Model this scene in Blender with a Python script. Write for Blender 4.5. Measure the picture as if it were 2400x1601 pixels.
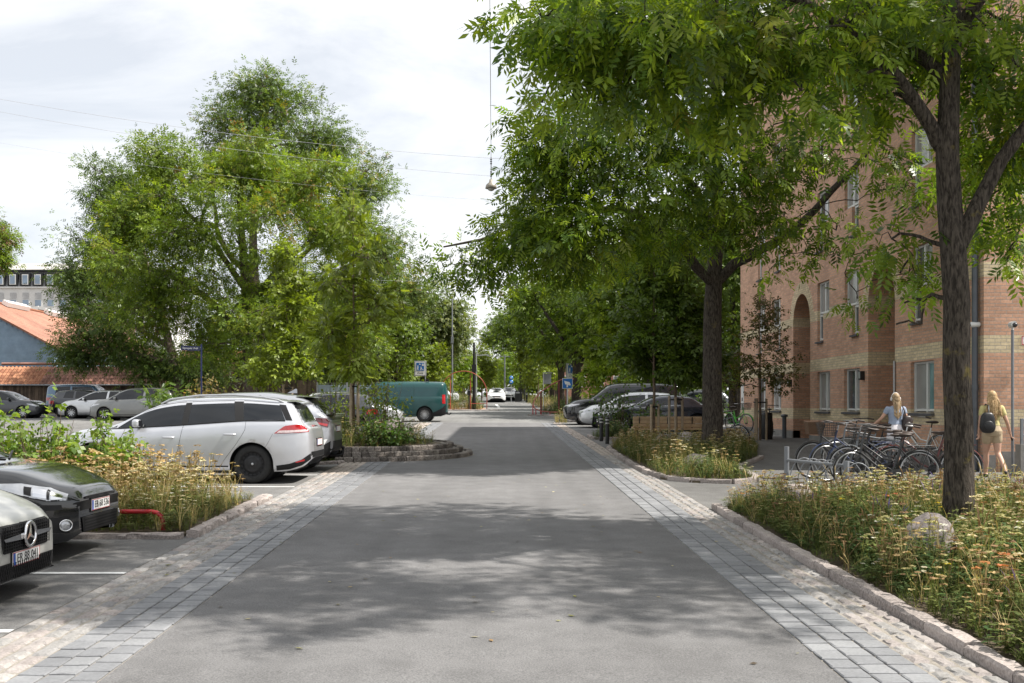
import bpy, bmesh, math, random
import numpy as np
from mathutils import Vector, Matrix

for _o in list(bpy.data.objects):
    bpy.data.objects.remove(_o)
SC = bpy.context.scene
COL = SC.collection
R = math.radians
SLOPE = 0.0204            # the street climbs 2 % away from the viewer


def gz(y):                # height of the ground at distance y
    return SLOPE * min(y, 150.0)


# ------------------------------------------------------------------ camera
FPX, CX, CY, EYE = 2500.0, 1160.0, 952.0, 1.78
cam_d = bpy.data.cameras.new('camera')
cam = bpy.data.objects.new('camera', cam_d)
COL.objects.link(cam)
cam.location = (0, 0, EYE)
cam.rotation_euler = (R(90), 0, 0)
cam_d.sensor_width = 36.0
cam_d.lens = 36.0 * FPX / 2400.0
cam_d.shift_x = (1200 - CX) / 2400.0
cam_d.shift_y = (CY - 800.5) / 2400.0
cam_d.clip_start = 0.1
cam_d.clip_end = 3000
SC.camera = cam


def gp(px, py):           # survey: a ground point seen at photo pixel px, py
    z = FPX * EYE / (py - 901.0)
    return ((px - CX) * z / FPX, z)


def at(px, py, y):        # survey: the point at distance y seen at px, py
    return Vector(((px - CX) * y / FPX, y, EYE - (py - CY) * y / FPX))


# ------------------------------------------------------------------ sky and sun
SUN_EL, SUN_AZ = 53.0, -7.0      # azimuth: degrees from +X towards +Y
w = bpy.data.worlds.new('World')
SC.world = w
w.use_nodes = True
nt = w.node_tree
nt.nodes.clear()
out = nt.nodes.new('ShaderNodeOutputWorld')
bg = nt.nodes.new('ShaderNodeBackground')
sky = nt.nodes.new('ShaderNodeTexSky')
sky.sky_type = 'NISHITA'
sky.sun_disc = False
sky.sun_elevation = R(SUN_EL)
sky.sun_rotation = R(90 - SUN_AZ)
sky.air_density = 1.0
sky.dust_density = 1.5
sky.ozone_density = 1.0
tc = nt.nodes.new('ShaderNodeTexCoord')
mp = nt.nodes.new('ShaderNodeMapping')
mp.inputs['Scale'].default_value = (1.0, 1.0, 3.6)
mp.inputs['Rotation'].default_value = (0.0, R(-12), R(20))
n1 = nt.nodes.new('ShaderNodeTexNoise')
n1.inputs['Scale'].default_value = 2.1
n1.inputs['Detail'].default_value = 9
n1.inputs['Roughness'].default_value = 0.6
n1.inputs['Distortion'].default_value = 0.45
rp = nt.nodes.new('ShaderNodeValToRGB')
rp.color_ramp.elements[0].position = 0.36
rp.color_ramp.elements[0].color = (0.56, 0.56, 0.56, 1)
rp.color_ramp.elements[1].position = 0.58
rp.color_ramp.elements[1].color = (0.96, 0.96, 0.96, 1)
mx = nt.nodes.new('ShaderNodeMixRGB')
mx.inputs[2].default_value = (10.2, 10.3, 10.45, 1)      # thin bright cloud
nt.links.new(tc.outputs['Generated'], mp.inputs['Vector'])
nt.links.new(mp.outputs[0], n1.inputs['Vector'])
nt.links.new(n1.outputs['Fac'], rp.inputs['Fac'])
nt.links.new(rp.outputs[0], mx.inputs[0])
nt.links.new(sky.outputs[0], mx.inputs[1])
nt.links.new(mx.outputs[0], bg.inputs[0])
bg.inputs[1].default_value = 0.072
nt.links.new(bg.outputs[0], out.inputs[0])

sun_d = bpy.data.lights.new('sun', 'SUN')
sun_d.energy = 5.0
sun_d.angle = R(0.55)
sun_d.color = (1.0, 0.95, 0.88)
sun = bpy.data.objects.new('sun', sun_d)
COL.objects.link(sun)
_d = Vector((math.cos(R(SUN_EL)) * math.cos(R(SUN_AZ)), math.cos(R(SUN_EL)) * math.sin(R(SUN_AZ)), math.sin(R(SUN_EL))))
sun.rotation_euler = _d.to_track_quat('Z', 'Y').to_euler()
sun.location = _d * 60

SC.render.engine = 'CYCLES'
SC.view_settings.view_transform = 'Standard'
SC.view_settings.look = 'None'
SC.view_settings.gamma = 1.0
SC.view_settings.use_curve_mapping = False
SC.view_settings.exposure = 0.75
SC.cycles.max_bounces = 6
SC.cycles.diffuse_bounces = 3
SC.cycles.glossy_bounces = 3
SC.cycles.transmission_bounces = 4
SC.cycles.transparent_max_bounces = 6
SC.cycles.caustics_reflective = False
SC.cycles.caustics_refractive = False
SC.cycles.use_denoising = True
SC.cycles.sample_clamp_indirect = 6.0

# ------------------------------------------------------------------ materials
MATS = {}


def _new(name):
    m = bpy.data.materials.new(name)
    m.use_nodes = True
    t = m.node_tree
    p = t.nodes['Principled BSDF']
    return m, t, p


def node(t, kind, **kw):
    n = t.nodes.new(kind)
    for k, v in kw.items():
        if k in n.inputs:
            n.inputs[k].default_value = v
        else:
            setattr(n, k, v)
    return n


def noise_vary(t, src, col, var, scale, rnd=0.0, detail=5):
    """col * (1 +- var) by world-space noise, plus a per-object shift rnd"""
    geo = node(t, 'ShaderNodeNewGeometry')
    nz = node(t, 'ShaderNodeTexNoise', Scale=scale, Detail=detail)
    t.links.new(geo.outputs['Position'], nz.inputs['Vector'])
    mr = node(t, 'ShaderNodeMapRange')
    mr.inputs['From Min'].default_value = 0.3
    mr.inputs['From Max'].default_value = 0.7
    mr.inputs['To Min'].default_value = 1 - var
    mr.inputs['To Max'].default_value = 1 + var
    t.links.new(nz.outputs['Fac'], mr.inputs['Value'])
    fac = mr.outputs[0]
    if rnd:
        oi = node(t, 'ShaderNodeObjectInfo')
        m2 = node(t, 'ShaderNodeMapRange')
        m2.inputs['To Min'].default_value = 1 - rnd
        m2.inputs['To Max'].default_value = 1 + rnd
        t.links.new(oi.outputs['Random'], m2.inputs['Value'])
        mm = node(t, 'ShaderNodeMath', operation='MULTIPLY')
        t.links.new(fac, mm.inputs[0])
        t.links.new(m2.outputs[0], mm.inputs[1])
        fac = mm.outputs[0]
    vm = node(t, 'ShaderNodeVectorMath', operation='SCALE')
    if src is None:
        vm.inputs[0].default_value = col[:3]
    else:
        t.links.new(src, vm.inputs[0])
    t.links.new(fac, vm.inputs['Scale'])
    return vm.outputs[0], geo


def add_bump(t, p, geo, scale, strength, dist=0.01, detail=6):
    nz = node(t, 'ShaderNodeTexNoise', Scale=scale, Detail=detail)
    t.links.new(geo.outputs['Position'], nz.inputs['Vector'])
    b = node(t, 'ShaderNodeBump', Strength=strength, Distance=dist)
    t.links.new(nz.outputs['Fac'], b.inputs['Height'])
    t.links.new(b.outputs[0], p.inputs['Normal'])
    return nz


def mat(name, col, rough=0.6, metal=0.0, spec=0.5, var=0.12, scale=6.0, bump=0.0, bscale=60.0, coat=0.0, rnd=0.0, emit=0):
    if name in MATS:
        return MATS[name]
    m, t, p = _new(name)
    p.inputs['Roughness'].default_value = rough
    p.inputs['Metallic'].default_value = metal
    p.inputs['Specular IOR Level'].default_value = spec
    p.inputs['Coat Weight'].default_value = coat
    p.inputs['Coat Roughness'].default_value = 0.03
    c, geo = noise_vary(t, None, col, var, scale, rnd)
    t.links.new(c, p.inputs['Base Color'])
    if bump:
        add_bump(t, p, geo, bscale, bump)
    MATS[name] = m
    return m


def ramp_mat(name, stops, rough=0.8, scale=30.0, bump=0.3, bscale=60.0, dist=0.01, rnd=0.0, spec=0.3, fine=0.0):
    """noise -> colour ramp over several natural colours"""
    if name in MATS:
        return MATS[name]
    m, t, p = _new(name)
    p.inputs['Roughness'].default_value = rough
    p.inputs['Specular IOR Level'].default_value = spec
    geo = node(t, 'ShaderNodeNewGeometry')
    nz = node(t, 'ShaderNodeTexNoise', Scale=scale, Detail=8, Roughness=0.7)
    t.links.new(geo.outputs['Position'], nz.inputs['Vector'])
    rr = node(t, 'ShaderNodeValToRGB')
    e = rr.color_ramp.elements
    while len(e) < len(stops):
        e.new(0.5)
    for k, (pos, c) in enumerate(stops):
        e[k].position = pos
        e[k].color = (*c, 1)
    fac = nz.outputs['Fac']
    if rnd:
        oi = node(t, 'ShaderNodeObjectInfo')
        a = node(t, 'ShaderNodeMath', operation='MULTIPLY_ADD')
        a.inputs[1].default_value = rnd
        t.links.new(oi.outputs['Random'], a.inputs[0])
        s = node(t, 'ShaderNodeMath', operation='SUBTRACT')
        s.inputs[1].default_value = rnd / 2
        t.links.new(fac, s.inputs[0])
        t.links.new(s.outputs[0], a.inputs[2])
        fac = a.outputs[0]
    t.links.new(fac, rr.inputs['Fac'])
    colr = rr.outputs[0]
    colr, _ = noise_vary(t, colr, None, 0.12 + fine, 1.7)
    if fine:
        colr, _ = noise_vary(t, colr, None, fine, 140.0, detail=2)
    t.links.new(colr, p.inputs['Base Color'])
    if bump:
        add_bump(t, p, geo, bscale, bump, dist)
    MATS[name] = m
    return m


def paver_mat(name, stops, rough=0.75, bump=0.3, spots=0.12):
    """each block takes its own colour from the ramp by object random"""
    if name in MATS:
        return MATS[name]
    m, t, p = _new(name)
    p.inputs['Roughness'].default_value = rough
    p.inputs['Specular IOR Level'].default_value = 0.35
    oi = node(t, 'ShaderNodeObjectInfo')
    rr = node(t, 'ShaderNodeValToRGB')
    e = rr.color_ramp.elements
    while len(e) < len(stops):
        e.new(0.5)
    for k, (pos, c) in enumerate(stops):
        e[k].position = pos
        e[k].color = (*c, 1)
    rr.color_ramp.interpolation = 'CONSTANT' if len(stops) > 3 else 'LINEAR'
    t.links.new(oi.outputs['Random'], rr.inputs['Fac'])
    c1, geo = noise_vary(t, rr.outputs[0], None, spots, 45.0)
    c2, geo = noise_vary(t, c1, None, 0.14, 2.2)
    t.links.new(c2, p.inputs['Base Color'])
    add_bump(t, p, geo, 90.0, bump, 0.006)
    MATS[name] = m
    return m


def col_mat(name, rough=0.6, spec=0.3, trans=0.0, tcol=(0.5, 0.7, 0.1), bump=0.0):
    """colour from the mesh attribute 'Col' (each leaf or stalk its own tint)"""
    if name in MATS:
        return MATS[name]
    m, t, p = _new(name)
    p.inputs['Roughness'].default_value = rough
    p.inputs['Specular IOR Level'].default_value = spec
    a = node(t, 'ShaderNodeAttribute', attribute_name='Col')
    t.links.new(a.outputs['Color'], p.inputs['Base Color'])
    if trans:
        tr = node(t, 'ShaderNodeBsdfTranslucent')
        mu = node(t, 'ShaderNodeMixRGB', blend_type='MULTIPLY')
        mu.inputs[0].default_value = 1.0
        mu.inputs[2].default_value = (*tcol, 1)
        t.links.new(a.outputs['Color'], mu.inputs[1])
        t.links.new(mu.outputs[0], tr.inputs['Color'])
        ms = node(t, 'ShaderNodeMixShader')
        ms.inputs[0].default_value = trans
        t.links.new(p.outputs[0], ms.inputs[1])
        t.links.new(tr.outputs[0], ms.inputs[2])
        t.links.new(ms.outputs[0], t.nodes['Material Output'].inputs['Surface'])
    MATS[name] = m
    return m


# ------------------------------------------------------------------ mesh building
class MB:
    """collects boxes, tubes, lathes ... and links them as ONE mesh object"""

    def __init__(self):
        self.v, self.f, self.sm = [], [], []

    def add(self, vs, fs, smooth=False):
        b = len(self.v)
        self.v.extend([tuple(v) for v in vs])
        self.f.extend([tuple(b + i for i in f) for f in fs])
        self.sm.extend([smooth] * len(fs))
        return self

    def box(self, c, s, rot=None, taper=1.0):
        hx, hy, hz = s[0] / 2, s[1] / 2, s[2] / 2
        vs = []
        for dz in (-1, 1):
            k = taper if dz > 0 else 1.0
            for dx, dy in ((-1, -1), (1, -1), (1, 1), (-1, 1)):
                vs.append(Vector((dx * hx * k, dy * hy * k, dz * hz)))
        if rot is not None:
            m = rot if isinstance(rot, Matrix) else Matrix.Rotation(rot, 3, 'Z')
            vs = [m @ v for v in vs]
        c = Vector(c)
        return self.add([v + c for v in vs], [(3, 2, 1, 0), (4, 5, 6, 7), (0, 1, 5, 4), (1, 2, 6, 5), (2, 3, 7, 6), (3, 0, 4, 7)])

    def bar(self, a, b, wdt, th, up=(0, 0, 1)):
        a, b = Vector(a), Vector(b)
        d = (b - a)
        L = d.length
        d.normalize()
        u = Vector(up)
        s = d.cross(u)
        if s.length < 1e-4:
            s = d.cross(Vector((1, 0, 0)))
        s.normalize()
        u = s.cross(d)
        m = Matrix((d, s, u)).transposed()
        return self.box((a + b) / 2, (L, wdt, th), m)

    def tube(self, pts, r, n=8, caps=True, smooth=True):
        pts = [Vector(p) for p in pts]
        k = len(pts)
        rs = r if hasattr(r, '__len__') else [r] * k
        vs, fs = [], []
        up = None
        for i in range(k):
            if i == 0:
                d = pts[1] - pts[0]
            elif i == k - 1:
                d = pts[-1] - pts[-2]
            else:
                d = pts[i + 1] - pts[i - 1]
            if d.length < 1e-9:
                d = Vector((0, 0, 1))
            d.normalize()
            if up is None:
                up = d.orthogonal().normalized()
            else:
                up = (up - d * up.dot(d))
                if up.length < 1e-6:
                    up = d.orthogonal()
                up.normalize()
            s = d.cross(up)
            for j in range(n):
                a = 2 * math.pi * j / n
                vs.append(pts[i] + (up * math.cos(a) + s * math.sin(a)) * rs[i])
        for i in range(k - 1):
            for j in range(n):
                a, b = i * n + j, i * n + (j + 1) % n
                fs.append((a, b, b + n, a + n))
        self.add(vs, fs, smooth)
        if caps:
            self.add(vs[:n], [tuple(reversed(range(n)))])
            self.add(vs[-n:], [tuple(range(n))])
        return self

    def lathe(self, prof, c=(0, 0, 0), axis='Z', n=24, smooth=True, close=False):
        """prof: (radius, height) pairs turned about the axis"""
        vs, fs = [], []
        k = len(prof)
        for r, h in prof:
            for j in range(n):
                a = 2 * math.pi * j / n
                x, y = r * math.cos(a), r * math.sin(a)
                v = {'Z': (x, y, h), 'Y': (x, h, y), 'X': (h, x, y)}[axis]
                vs.append(Vector(v) + Vector(c))
        rng = range(k if close else k - 1)
        for i in rng:
            for j in range(n):
                i2 = (i + 1) % k
                a, b = i * n + j, i * n + (j + 1) % n
                c2, d2 = i2 * n + (j + 1) % n, i2 * n + j
                fs.append((a, b, c2, d2) if axis != 'Y' else (d2, c2, b, a))
        return self.add(vs, fs, smooth)

    def prism(self, poly, a, b, axis='Z'):
        """poly extruded from a to b along the axis"""
        n = len(poly)

        def q(p, h):
            return {'Z': (p[0], p[1], h), 'Y': (p[0], h, p[1]), 'X': (h, p[0], p[1])}[axis]
        vs = [q(p, a) for p in poly] + [q(p, b) for p in poly]
        fs = [tuple(reversed(range(n))), tuple(range(n, 2 * n))]
        fs += [(i, (i + 1) % n, n + (i + 1) % n, n + i) for i in range(n)]
        return self.add(vs, fs)

    def ball(self, c, r, nu=12, nv=8, jit=0.0, rng=None):
        rx, ry, rz = r if hasattr(r, '__len__') else (r, r, r)
        vs, fs = [], []
        for i in range(nv + 1):
            ph = math.pi * i / nv
            for j in range(nu):
                a = 2 * math.pi * j / nu
                k = 1 + (rng.uniform(-jit, jit) if jit else 0)
                vs.append((c[0] + rx * k * math.sin(ph) * math.cos(a), c[1] + ry * k * math.sin(ph) * math.sin(a), c[2] + rz * k * math.cos(ph)))
        for i in range(nv):
            for j in range(nu):
                fs.append((i * nu + j, (i + 1) * nu + j, (i + 1) * nu + (j + 1) % nu, i * nu + (j + 1) % nu))
        return self.add(vs, fs, True)

    def grid(self, P, smooth=True, flip=False):
        """P: rows x cols of points"""
        nr, nc = len(P), len(P[0])
        vs = [p for row in P for p in row]
        fs = []
        for i in range(nr - 1):
            for j in range(nc - 1):
                a = i * nc + j
                q = (a, a + 1, a + nc + 1, a + nc)
                fs.append(tuple(reversed(q)) if flip else q)
        return self.add(vs, fs, smooth)

    def mesh(self, name, material=None):
        me = bpy.data.meshes.new(name)
        me.from_pydata(self.v, [], self.f)
        if any(self.sm):
            me.polygons.foreach_set('use_smooth', self.sm)
        me.update()
        if material:
            me.materials.append(material)
        return me

    def build(self, name, material, parent=None, loc=None, bevel=0.0, segs=1):
        o = bpy.data.objects.new(name, self.mesh(name, material))
        COL.objects.link(o)
        if parent is not None:
            o.parent = parent
        if loc is not None:
            o.location = loc
        if bevel:
            b = o.modifiers.new('bevel', 'BEVEL')
            b.width = bevel
            b.segments = segs
            b.limit_method = 'ANGLE'
        return o


def fast_mesh(name, verts, quads, material, cols=None, parent=None, smooth=False):
    me = bpy.data.meshes.new(name)
    nv, nf = len(verts), len(quads)
    me.vertices.add(nv)
    me.vertices.foreach_set('co', np.asarray(verts, np.float32).ravel())
    k = quads.shape[1]
    me.loops.add(nf * k)
    me.loops.foreach_set('vertex_index', np.asarray(quads, np.int32).ravel())
    me.polygons.add(nf)
    me.polygons.foreach_set('loop_start', np.arange(0, nf * k, k, dtype=np.int32))
    me.polygons.foreach_set('loop_total', np.full(nf, k, np.int32))
    if smooth:
        me.polygons.foreach_set('use_smooth', np.ones(nf, bool))
    me.update(calc_edges=True)
    if cols is not None:
        at_ = me.color_attributes.new('Col', 'FLOAT_COLOR', 'POINT')
        c4 = np.ones((nv, 4), np.float32)
        c4[:, :3] = cols
        at_.data.foreach_set('color', c4.ravel())
    me.materials.append(material)
    o = bpy.data.objects.new(name, me)
    COL.objects.link(o)
    if parent is not None:
        o.parent = parent
    return o


def tag(o, label=None, cat=None, group=None, kind=None):
    if label:
        o['label'] = label
    if cat:
        o['category'] = cat
    if group:
        o['group'] = group
    if kind:
        o['kind'] = kind
    return o


def thing(name, label, cat, loc=(0, 0, 0), rz=0.0, group=None):
    o = bpy.data.objects.new(name, None)
    COL.objects.link(o)
    o.empty_display_size = 0.2
    o.location = loc
    o.rotation_euler = (0, 0, rz)
    return tag(o, label, cat, group)


def piece(name, me, parent, loc, rz=0.0, scl=None, rot=None):
    """one of many alike pieces sharing mesh data"""
    o = bpy.data.objects.new(name, me)
    COL.objects.link(o)
    o.parent = parent
    o.location = loc
    if rot is not None:
        o.rotation_euler = rot
    else:
        o.rotation_euler = (0, 0, rz)
    if scl is not None:
        o.scale = scl
    return o


def copy_tree(o, parent=None):
    c = o.copy()
    COL.objects.link(c)
    c.parent = parent
    for ch in list(o.children):
        copy_tree(ch, c)
    return c


def text(name, body, size, material, parent, loc, rot, align='CENTER', ext=0.001):
    cu = bpy.data.curves.new(name, 'FONT')
    cu.body = body
    cu.size = size
    cu.align_x = align
    cu.align_y = 'CENTER'
    cu.extrude = ext
    cu.resolution_u = 3
    cu.materials.append(material)
    tmp = bpy.data.objects.new(name, cu)
    COL.objects.link(tmp)
    dg = bpy.context.evaluated_depsgraph_get()
    me = bpy.data.meshes.new_from_object(tmp.evaluated_get(dg))
    bpy.data.objects.remove(tmp)
    me.materials.clear()
    me.materials.append(material)
    o = bpy.data.objects.new(name, me)
    COL.objects.link(o)
    o.parent = parent
    o.location = loc
    o.rotation_euler = rot
    return o


def pchip(xs, ys, x):
    """monotone cubic interpolation"""
    xs, ys, x = np.asarray(xs, float), np.asarray(ys, float), np.asarray(x, float)
    h = np.diff(xs)
    d = np.diff(ys) / h
    m = np.zeros_like(ys)
    m[0], m[-1] = d[0], d[-1]
    for i in range(1, len(xs) - 1):
        if d[i - 1] * d[i] > 0:
            w1, w2 = 2 * h[i] + h[i - 1], h[i] + 2 * h[i - 1]
            m[i] = (w1 + w2) / (w1 / d[i - 1] + w2 / d[i])
    k = np.clip(np.searchsorted(xs, x) - 1, 0, len(xs) - 2)
    t = np.clip((x - xs[k]) / h[k], 0, 1)
    t2, t3 = t * t, t * t * t
    return (2 * t3 - 3 * t2 + 1) * ys[k] + (t3 - 2 * t2 + t) * h[k] * m[k] + (-2 * t3 + 3 * t2) * ys[k + 1] + (t3 - t2) * h[k] * m[k + 1]

# ------------------------------------------------------------------ common materials
def asphalt_mat(name, base, dark=0.8, tint=(1, 0.99, 0.98)):
    m, t, p = _new(name)
    p.inputs['Roughness'].default_value = 0.85
    p.inputs['Specular IOR Level'].default_value = 0.3
    col = tuple(base * k for k in tint)
    c1, geo = noise_vary(t, None, col, 0.15, 0.35, detail=6)
    c2, _ = noise_vary(t, c1, None, 0.13, 3.0, detail=8)
    c3, _ = noise_vary(t, c2, None, 0.34, 90.0, detail=3)
    # pale stone chips
    vo = node(t, 'ShaderNodeTexVoronoi', Scale=70.0)
    t.links.new(geo.outputs['Position'], vo.inputs['Vector'])
    lt = node(t, 'ShaderNodeMath', operation='LESS_THAN')
    lt.inputs[1].default_value = 0.13
    t.links.new(vo.outputs['Distance'], lt.inputs[0])
    mx2 = node(t, 'ShaderNodeMixRGB')
    ml = node(t, 'ShaderNodeMath', operation='MULTIPLY')
    ml.inputs[1].default_value = 0.45
    t.links.new(lt.outputs[0], ml.inputs[0])
    t.links.new(ml.outputs[0], mx2.inputs[0])
    t.links.new(c3, mx2.inputs[1])
    mx2.inputs[2].default_value = (base * 1.9, base * 1.85, base * 1.75, 1)
    # worn wheel tracks and streaks that run along the street
    sp = node(t, 'ShaderNodeMapping')
    sp.inputs['Scale'].default_value = (1.6, 0.06, 1)
    t.links.new(geo.outputs['Position'], sp.inputs['Vector'])
    ns = node(t, 'ShaderNodeTexNoise', Scale=1.3, Detail=7)
    t.links.new(sp.outputs[0], ns.inputs['Vector'])
    mr = node(t, 'ShaderNodeMapRange')
    mr.inputs['From Min'].default_value = 0.35
    mr.inputs['From Max'].default_value = 0.65
    mr.inputs['To Min'].default_value = 0.92
    mr.inputs['To Max'].default_value = 1.08
    t.links.new(ns.outputs['Fac'], mr.inputs['Value'])
    vm = node(t, 'ShaderNodeVectorMath', operation='SCALE')
    t.links.new(mx2.outputs[0], vm.inputs[0])
    t.links.new(mr.outputs[0], vm.inputs['Scale'])
    t.links.new(vm.outputs[0], p.inputs['Base Color'])
    add_bump(t, p, geo, 160.0, 0.5, 0.006, 3)
    MATS[name] = m
    return m


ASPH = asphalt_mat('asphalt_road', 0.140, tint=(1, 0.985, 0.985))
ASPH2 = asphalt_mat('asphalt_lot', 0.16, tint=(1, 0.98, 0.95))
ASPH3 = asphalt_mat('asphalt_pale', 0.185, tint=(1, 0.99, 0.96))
PAINT = mat('road_paint', (0.75, 0.75, 0.73), 0.7, var=0.12, scale=14, bump=0.2)
EARTH = ramp_mat('earth', [(0.3, (0.06, 0.045, 0.03)), (0.55, (0.11, 0.085, 0.055)), (0.75, (0.09, 0.10, 0.045))], scale=9, bump=0.6, bscale=40, dist=0.03)
SANDY = ramp_mat('joint_sand', [(0.3, (0.16, 0.145, 0.125)), (0.7, (0.33, 0.30, 0.26))], scale=30, bump=0.4, bscale=120)
GRANITE = ramp_mat('granite', [(0.3, (0.14, 0.125, 0.115)), (0.5, (0.31, 0.27, 0.25)), (0.7, (0.44, 0.39, 0.36))], scale=45, bump=0.7, bscale=35, dist=0.012, rnd=0.18, rough=0.85)
COBBLE = ramp_mat('cobble_granite', [(0.3, (0.05, 0.045, 0.04)), (0.5, (0.15, 0.13, 0.115)), (0.7, (0.30, 0.27, 0.24))], scale=30, bump=0.8, bscale=30, dist=0.015, rnd=0.25, rough=0.85)
BOULDER = ramp_mat('boulder_granite', [(0.3, (0.12, 0.105, 0.10)), (0.5, (0.30, 0.26, 0.24)), (0.68, (0.44, 0.38, 0.35))], scale=24, bump=0.7, bscale=14, dist=0.03, rnd=0.1)
PAVER = paver_mat('slate_paver', [(0.0, (0.168, 0.172, 0.180)), (0.5, (0.192, 0.196, 0.204)), (1.0, (0.222, 0.226, 0.233))], bump=0.25)
SETT = paver_mat('granite_sett', [(0.0, (0.24, 0.232, 0.222)), (0.2, (0.275, 0.245, 0.23)), (0.38, (0.295, 0.28, 0.265)), (0.55, (0.25, 0.242, 0.235)), (0.68, (0.285, 0.26, 0.245)), (0.82, (0.27, 0.26, 0.25)), (0.95, (0.205, 0.20, 0.20))], bump=0.5, spots=0.2)
STEEL = mat('galvanised', (0.42, 0.43, 0.44), 0.42, 0.75, var=0.1, scale=20)
GREYPOST = mat('grey_paint', (0.20, 0.21, 0.225), 0.5, 0.2)
BLACKM = mat('black_metal', (0.015, 0.015, 0.016), 0.45, 0.2, var=0.2)
REDM = mat('red_tube', (0.42, 0.018, 0.025), 0.35, 0.0, coat=0.2, var=0.08)
RUSTRED = mat('orange_red_tube', (0.38, 0.075, 0.045), 0.4, 0.0, var=0.12)
WOODP = ramp_mat('pale_wood', [(0.3, (0.42, 0.28, 0.16)), (0.7, (0.58, 0.42, 0.26))], scale=5, bump=0.2, bscale=30, rough=0.65, rnd=0.2)
STAKE = ramp_mat('stake_wood', [(0.3, (0.30, 0.23, 0.16)), (0.7, (0.46, 0.37, 0.27))], scale=6, bump=0.3, bscale=30, rough=0.8, rnd=0.2)
WHITE = mat('white_paint', (0.78, 0.78, 0.76), 0.5, var=0.05)
SIGNBLUE = mat('sign_blue', (0.012, 0.14, 0.44), 0.4, var=0.05)
NAVY = mat('sign_navy', (0.010, 0.016, 0.065), 0.4, var=0.05)
DARKTXT = mat('black_print', (0.01, 0.01, 0.012), 0.5, var=0.0)


def sheet(name, x0, x1, y0, y1, lift, m, ny=None, label=None):
    """a ground sheet that follows the 2 % grade"""
    ys = [y0] + [y for y in (150.0,) if y0 < y < y1] + [y1]
    if ny:
        ys = sorted(set(ys + list(np.linspace(y0, y1, ny))))
    P = [[(x0, y, gz(y) + lift), (x1, y, gz(y) + lift)] for y in ys]
    o = MB().grid(P, smooth=False).build(name, m)
    o['kind'] = 'structure'
    return o


XL, XLD, XLS = -2.37, -2.91, -3.47      # left: asphalt edge, slate edge, sett edge
XR, XRD, XRS = 2.10, 2.66, 3.07         # right: the same

sheet('ground', -600, 600, -40, 900, -0.03, EARTH)
sheet('road', XL + 0.006, XR - 0.006, -12, 49.5, 0.006, ASPH)
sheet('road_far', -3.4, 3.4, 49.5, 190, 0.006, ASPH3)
sheet('parking_lot', -60, XLS, -12, 49.4, 0.004, ASPH2)
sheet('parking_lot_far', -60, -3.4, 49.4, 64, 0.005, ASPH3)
sheet('parking_yard', 6.0, 60, 49.4, 64, 0.005, ASPH2)
sheet('parking_bay', XRS, 60, 36.4, 49.4, 0.004, ASPH2)
sheet('pavement', XRS, 60, -12, 36.4, 0.003, asphalt_mat('asphalt_path', 0.125, tint=(1.02, 1, 0.96)))
sheet('verge', -60, -3.41, 64, 190, 0.0, EARTH)
sheet('verge_far', 3.41, 60, 64, 190, 0.0, EARTH)
sheet('street_crossing', 3.4, 6.0, 49.5, 64, 0.005, ASPH3)


# ---- bands of slate pavers and granite setts, every near block an object of its own
def block_mesh(name, m, seed, sx, sy, h, round_, jit):
    """a paving block with a softly chamfered, slightly uneven top"""
    rg = random.Random(seed)
    b = MB()
    c = round_
    rows = []
    for (k, z) in ((1.0, -0.04), (1.0, h - c * 0.7), (1 - 2 * c / sx, h)):
        ring = []
        ky = 1.0 if k == 1.0 else 1 - 2 * c / sy
        for (dx, dy) in ((-1, -1), (0, -1), (1, -1), (1, 0), (1, 1), (0, 1), (-1, 1), (-1, 0)):
            jx, jy = rg.uniform(-jit, jit), rg.uniform(-jit, jit)
            ring.append((dx * sx / 2 * k + jx, dy * sy / 2 * ky + jy, z + (rg.uniform(-jit, jit) * 0.4 if z == h else 0)))
        rows.append(ring)
    vs = [v for r_ in rows for v in r_] + [(0, 0, h + rg.uniform(0, jit) * 0.5)]
    fs = []
    for i in range(2):
        for j in range(8):
            fs.append((i * 8 + j, i * 8 + (j + 1) % 8, (i + 1) * 8 + (j + 1) % 8, (i + 1) * 8 + j))
    for j in range(8):
        fs.append((16 + j, 16 + (j + 1) % 8, 24))
    b.add(vs, fs, False)
    return b.mesh(name, m)


def paving(struct_name, part, x0, x1, ncol, ylen, y0, y1, near, m, seed, round_, jit, limit=300):
    base = sheet(struct_name, x0, x1, y0, y1, 0.001, SANDY)
    rg = random.Random(seed)
    cw = (x1 - x0) / ncol
    meshes = [block_mesh(part, m, seed + k, cw - 0.010 - jit, ylen - 0.010 - jit, 0.012, round_, jit) for k in range(6)]
    far = MB()
    n = 0
    rows = int((y1 - y0) / ylen)
    offs = [rg.uniform(0, ylen) for _ in range(ncol)]
    spots = []
    for i in range(rows):
        for j in range(ncol):
            y = y0 + i * ylen + offs[j]
            if y > y1 - ylen / 2:
                continue
            spots.append((y, x0 + (j + 0.5) * cw))
    spots.sort()
    for (y, x) in spots:
        if y >= near and n < limit:
            piece(part, meshes[rg.randrange(6)], base, (x, y, gz(y) + rg.uniform(0, 0.004)), math.pi * rg.randrange(2) + rg.uniform(-jit, jit) * 3)
            n += 1
        elif y >= near:
            me = meshes[rg.randrange(6)]
            far.add([(v.co.x + x, v.co.y + y, v.co.z + gz(y)) for v in me.vertices], [tuple(p.vertices) for p in me.polygons])
    if far.v:
        o = far.build(part + '_field', MATS['far_' + m.name], base)
        o['kind'] = 'stuff'
    return base


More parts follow.
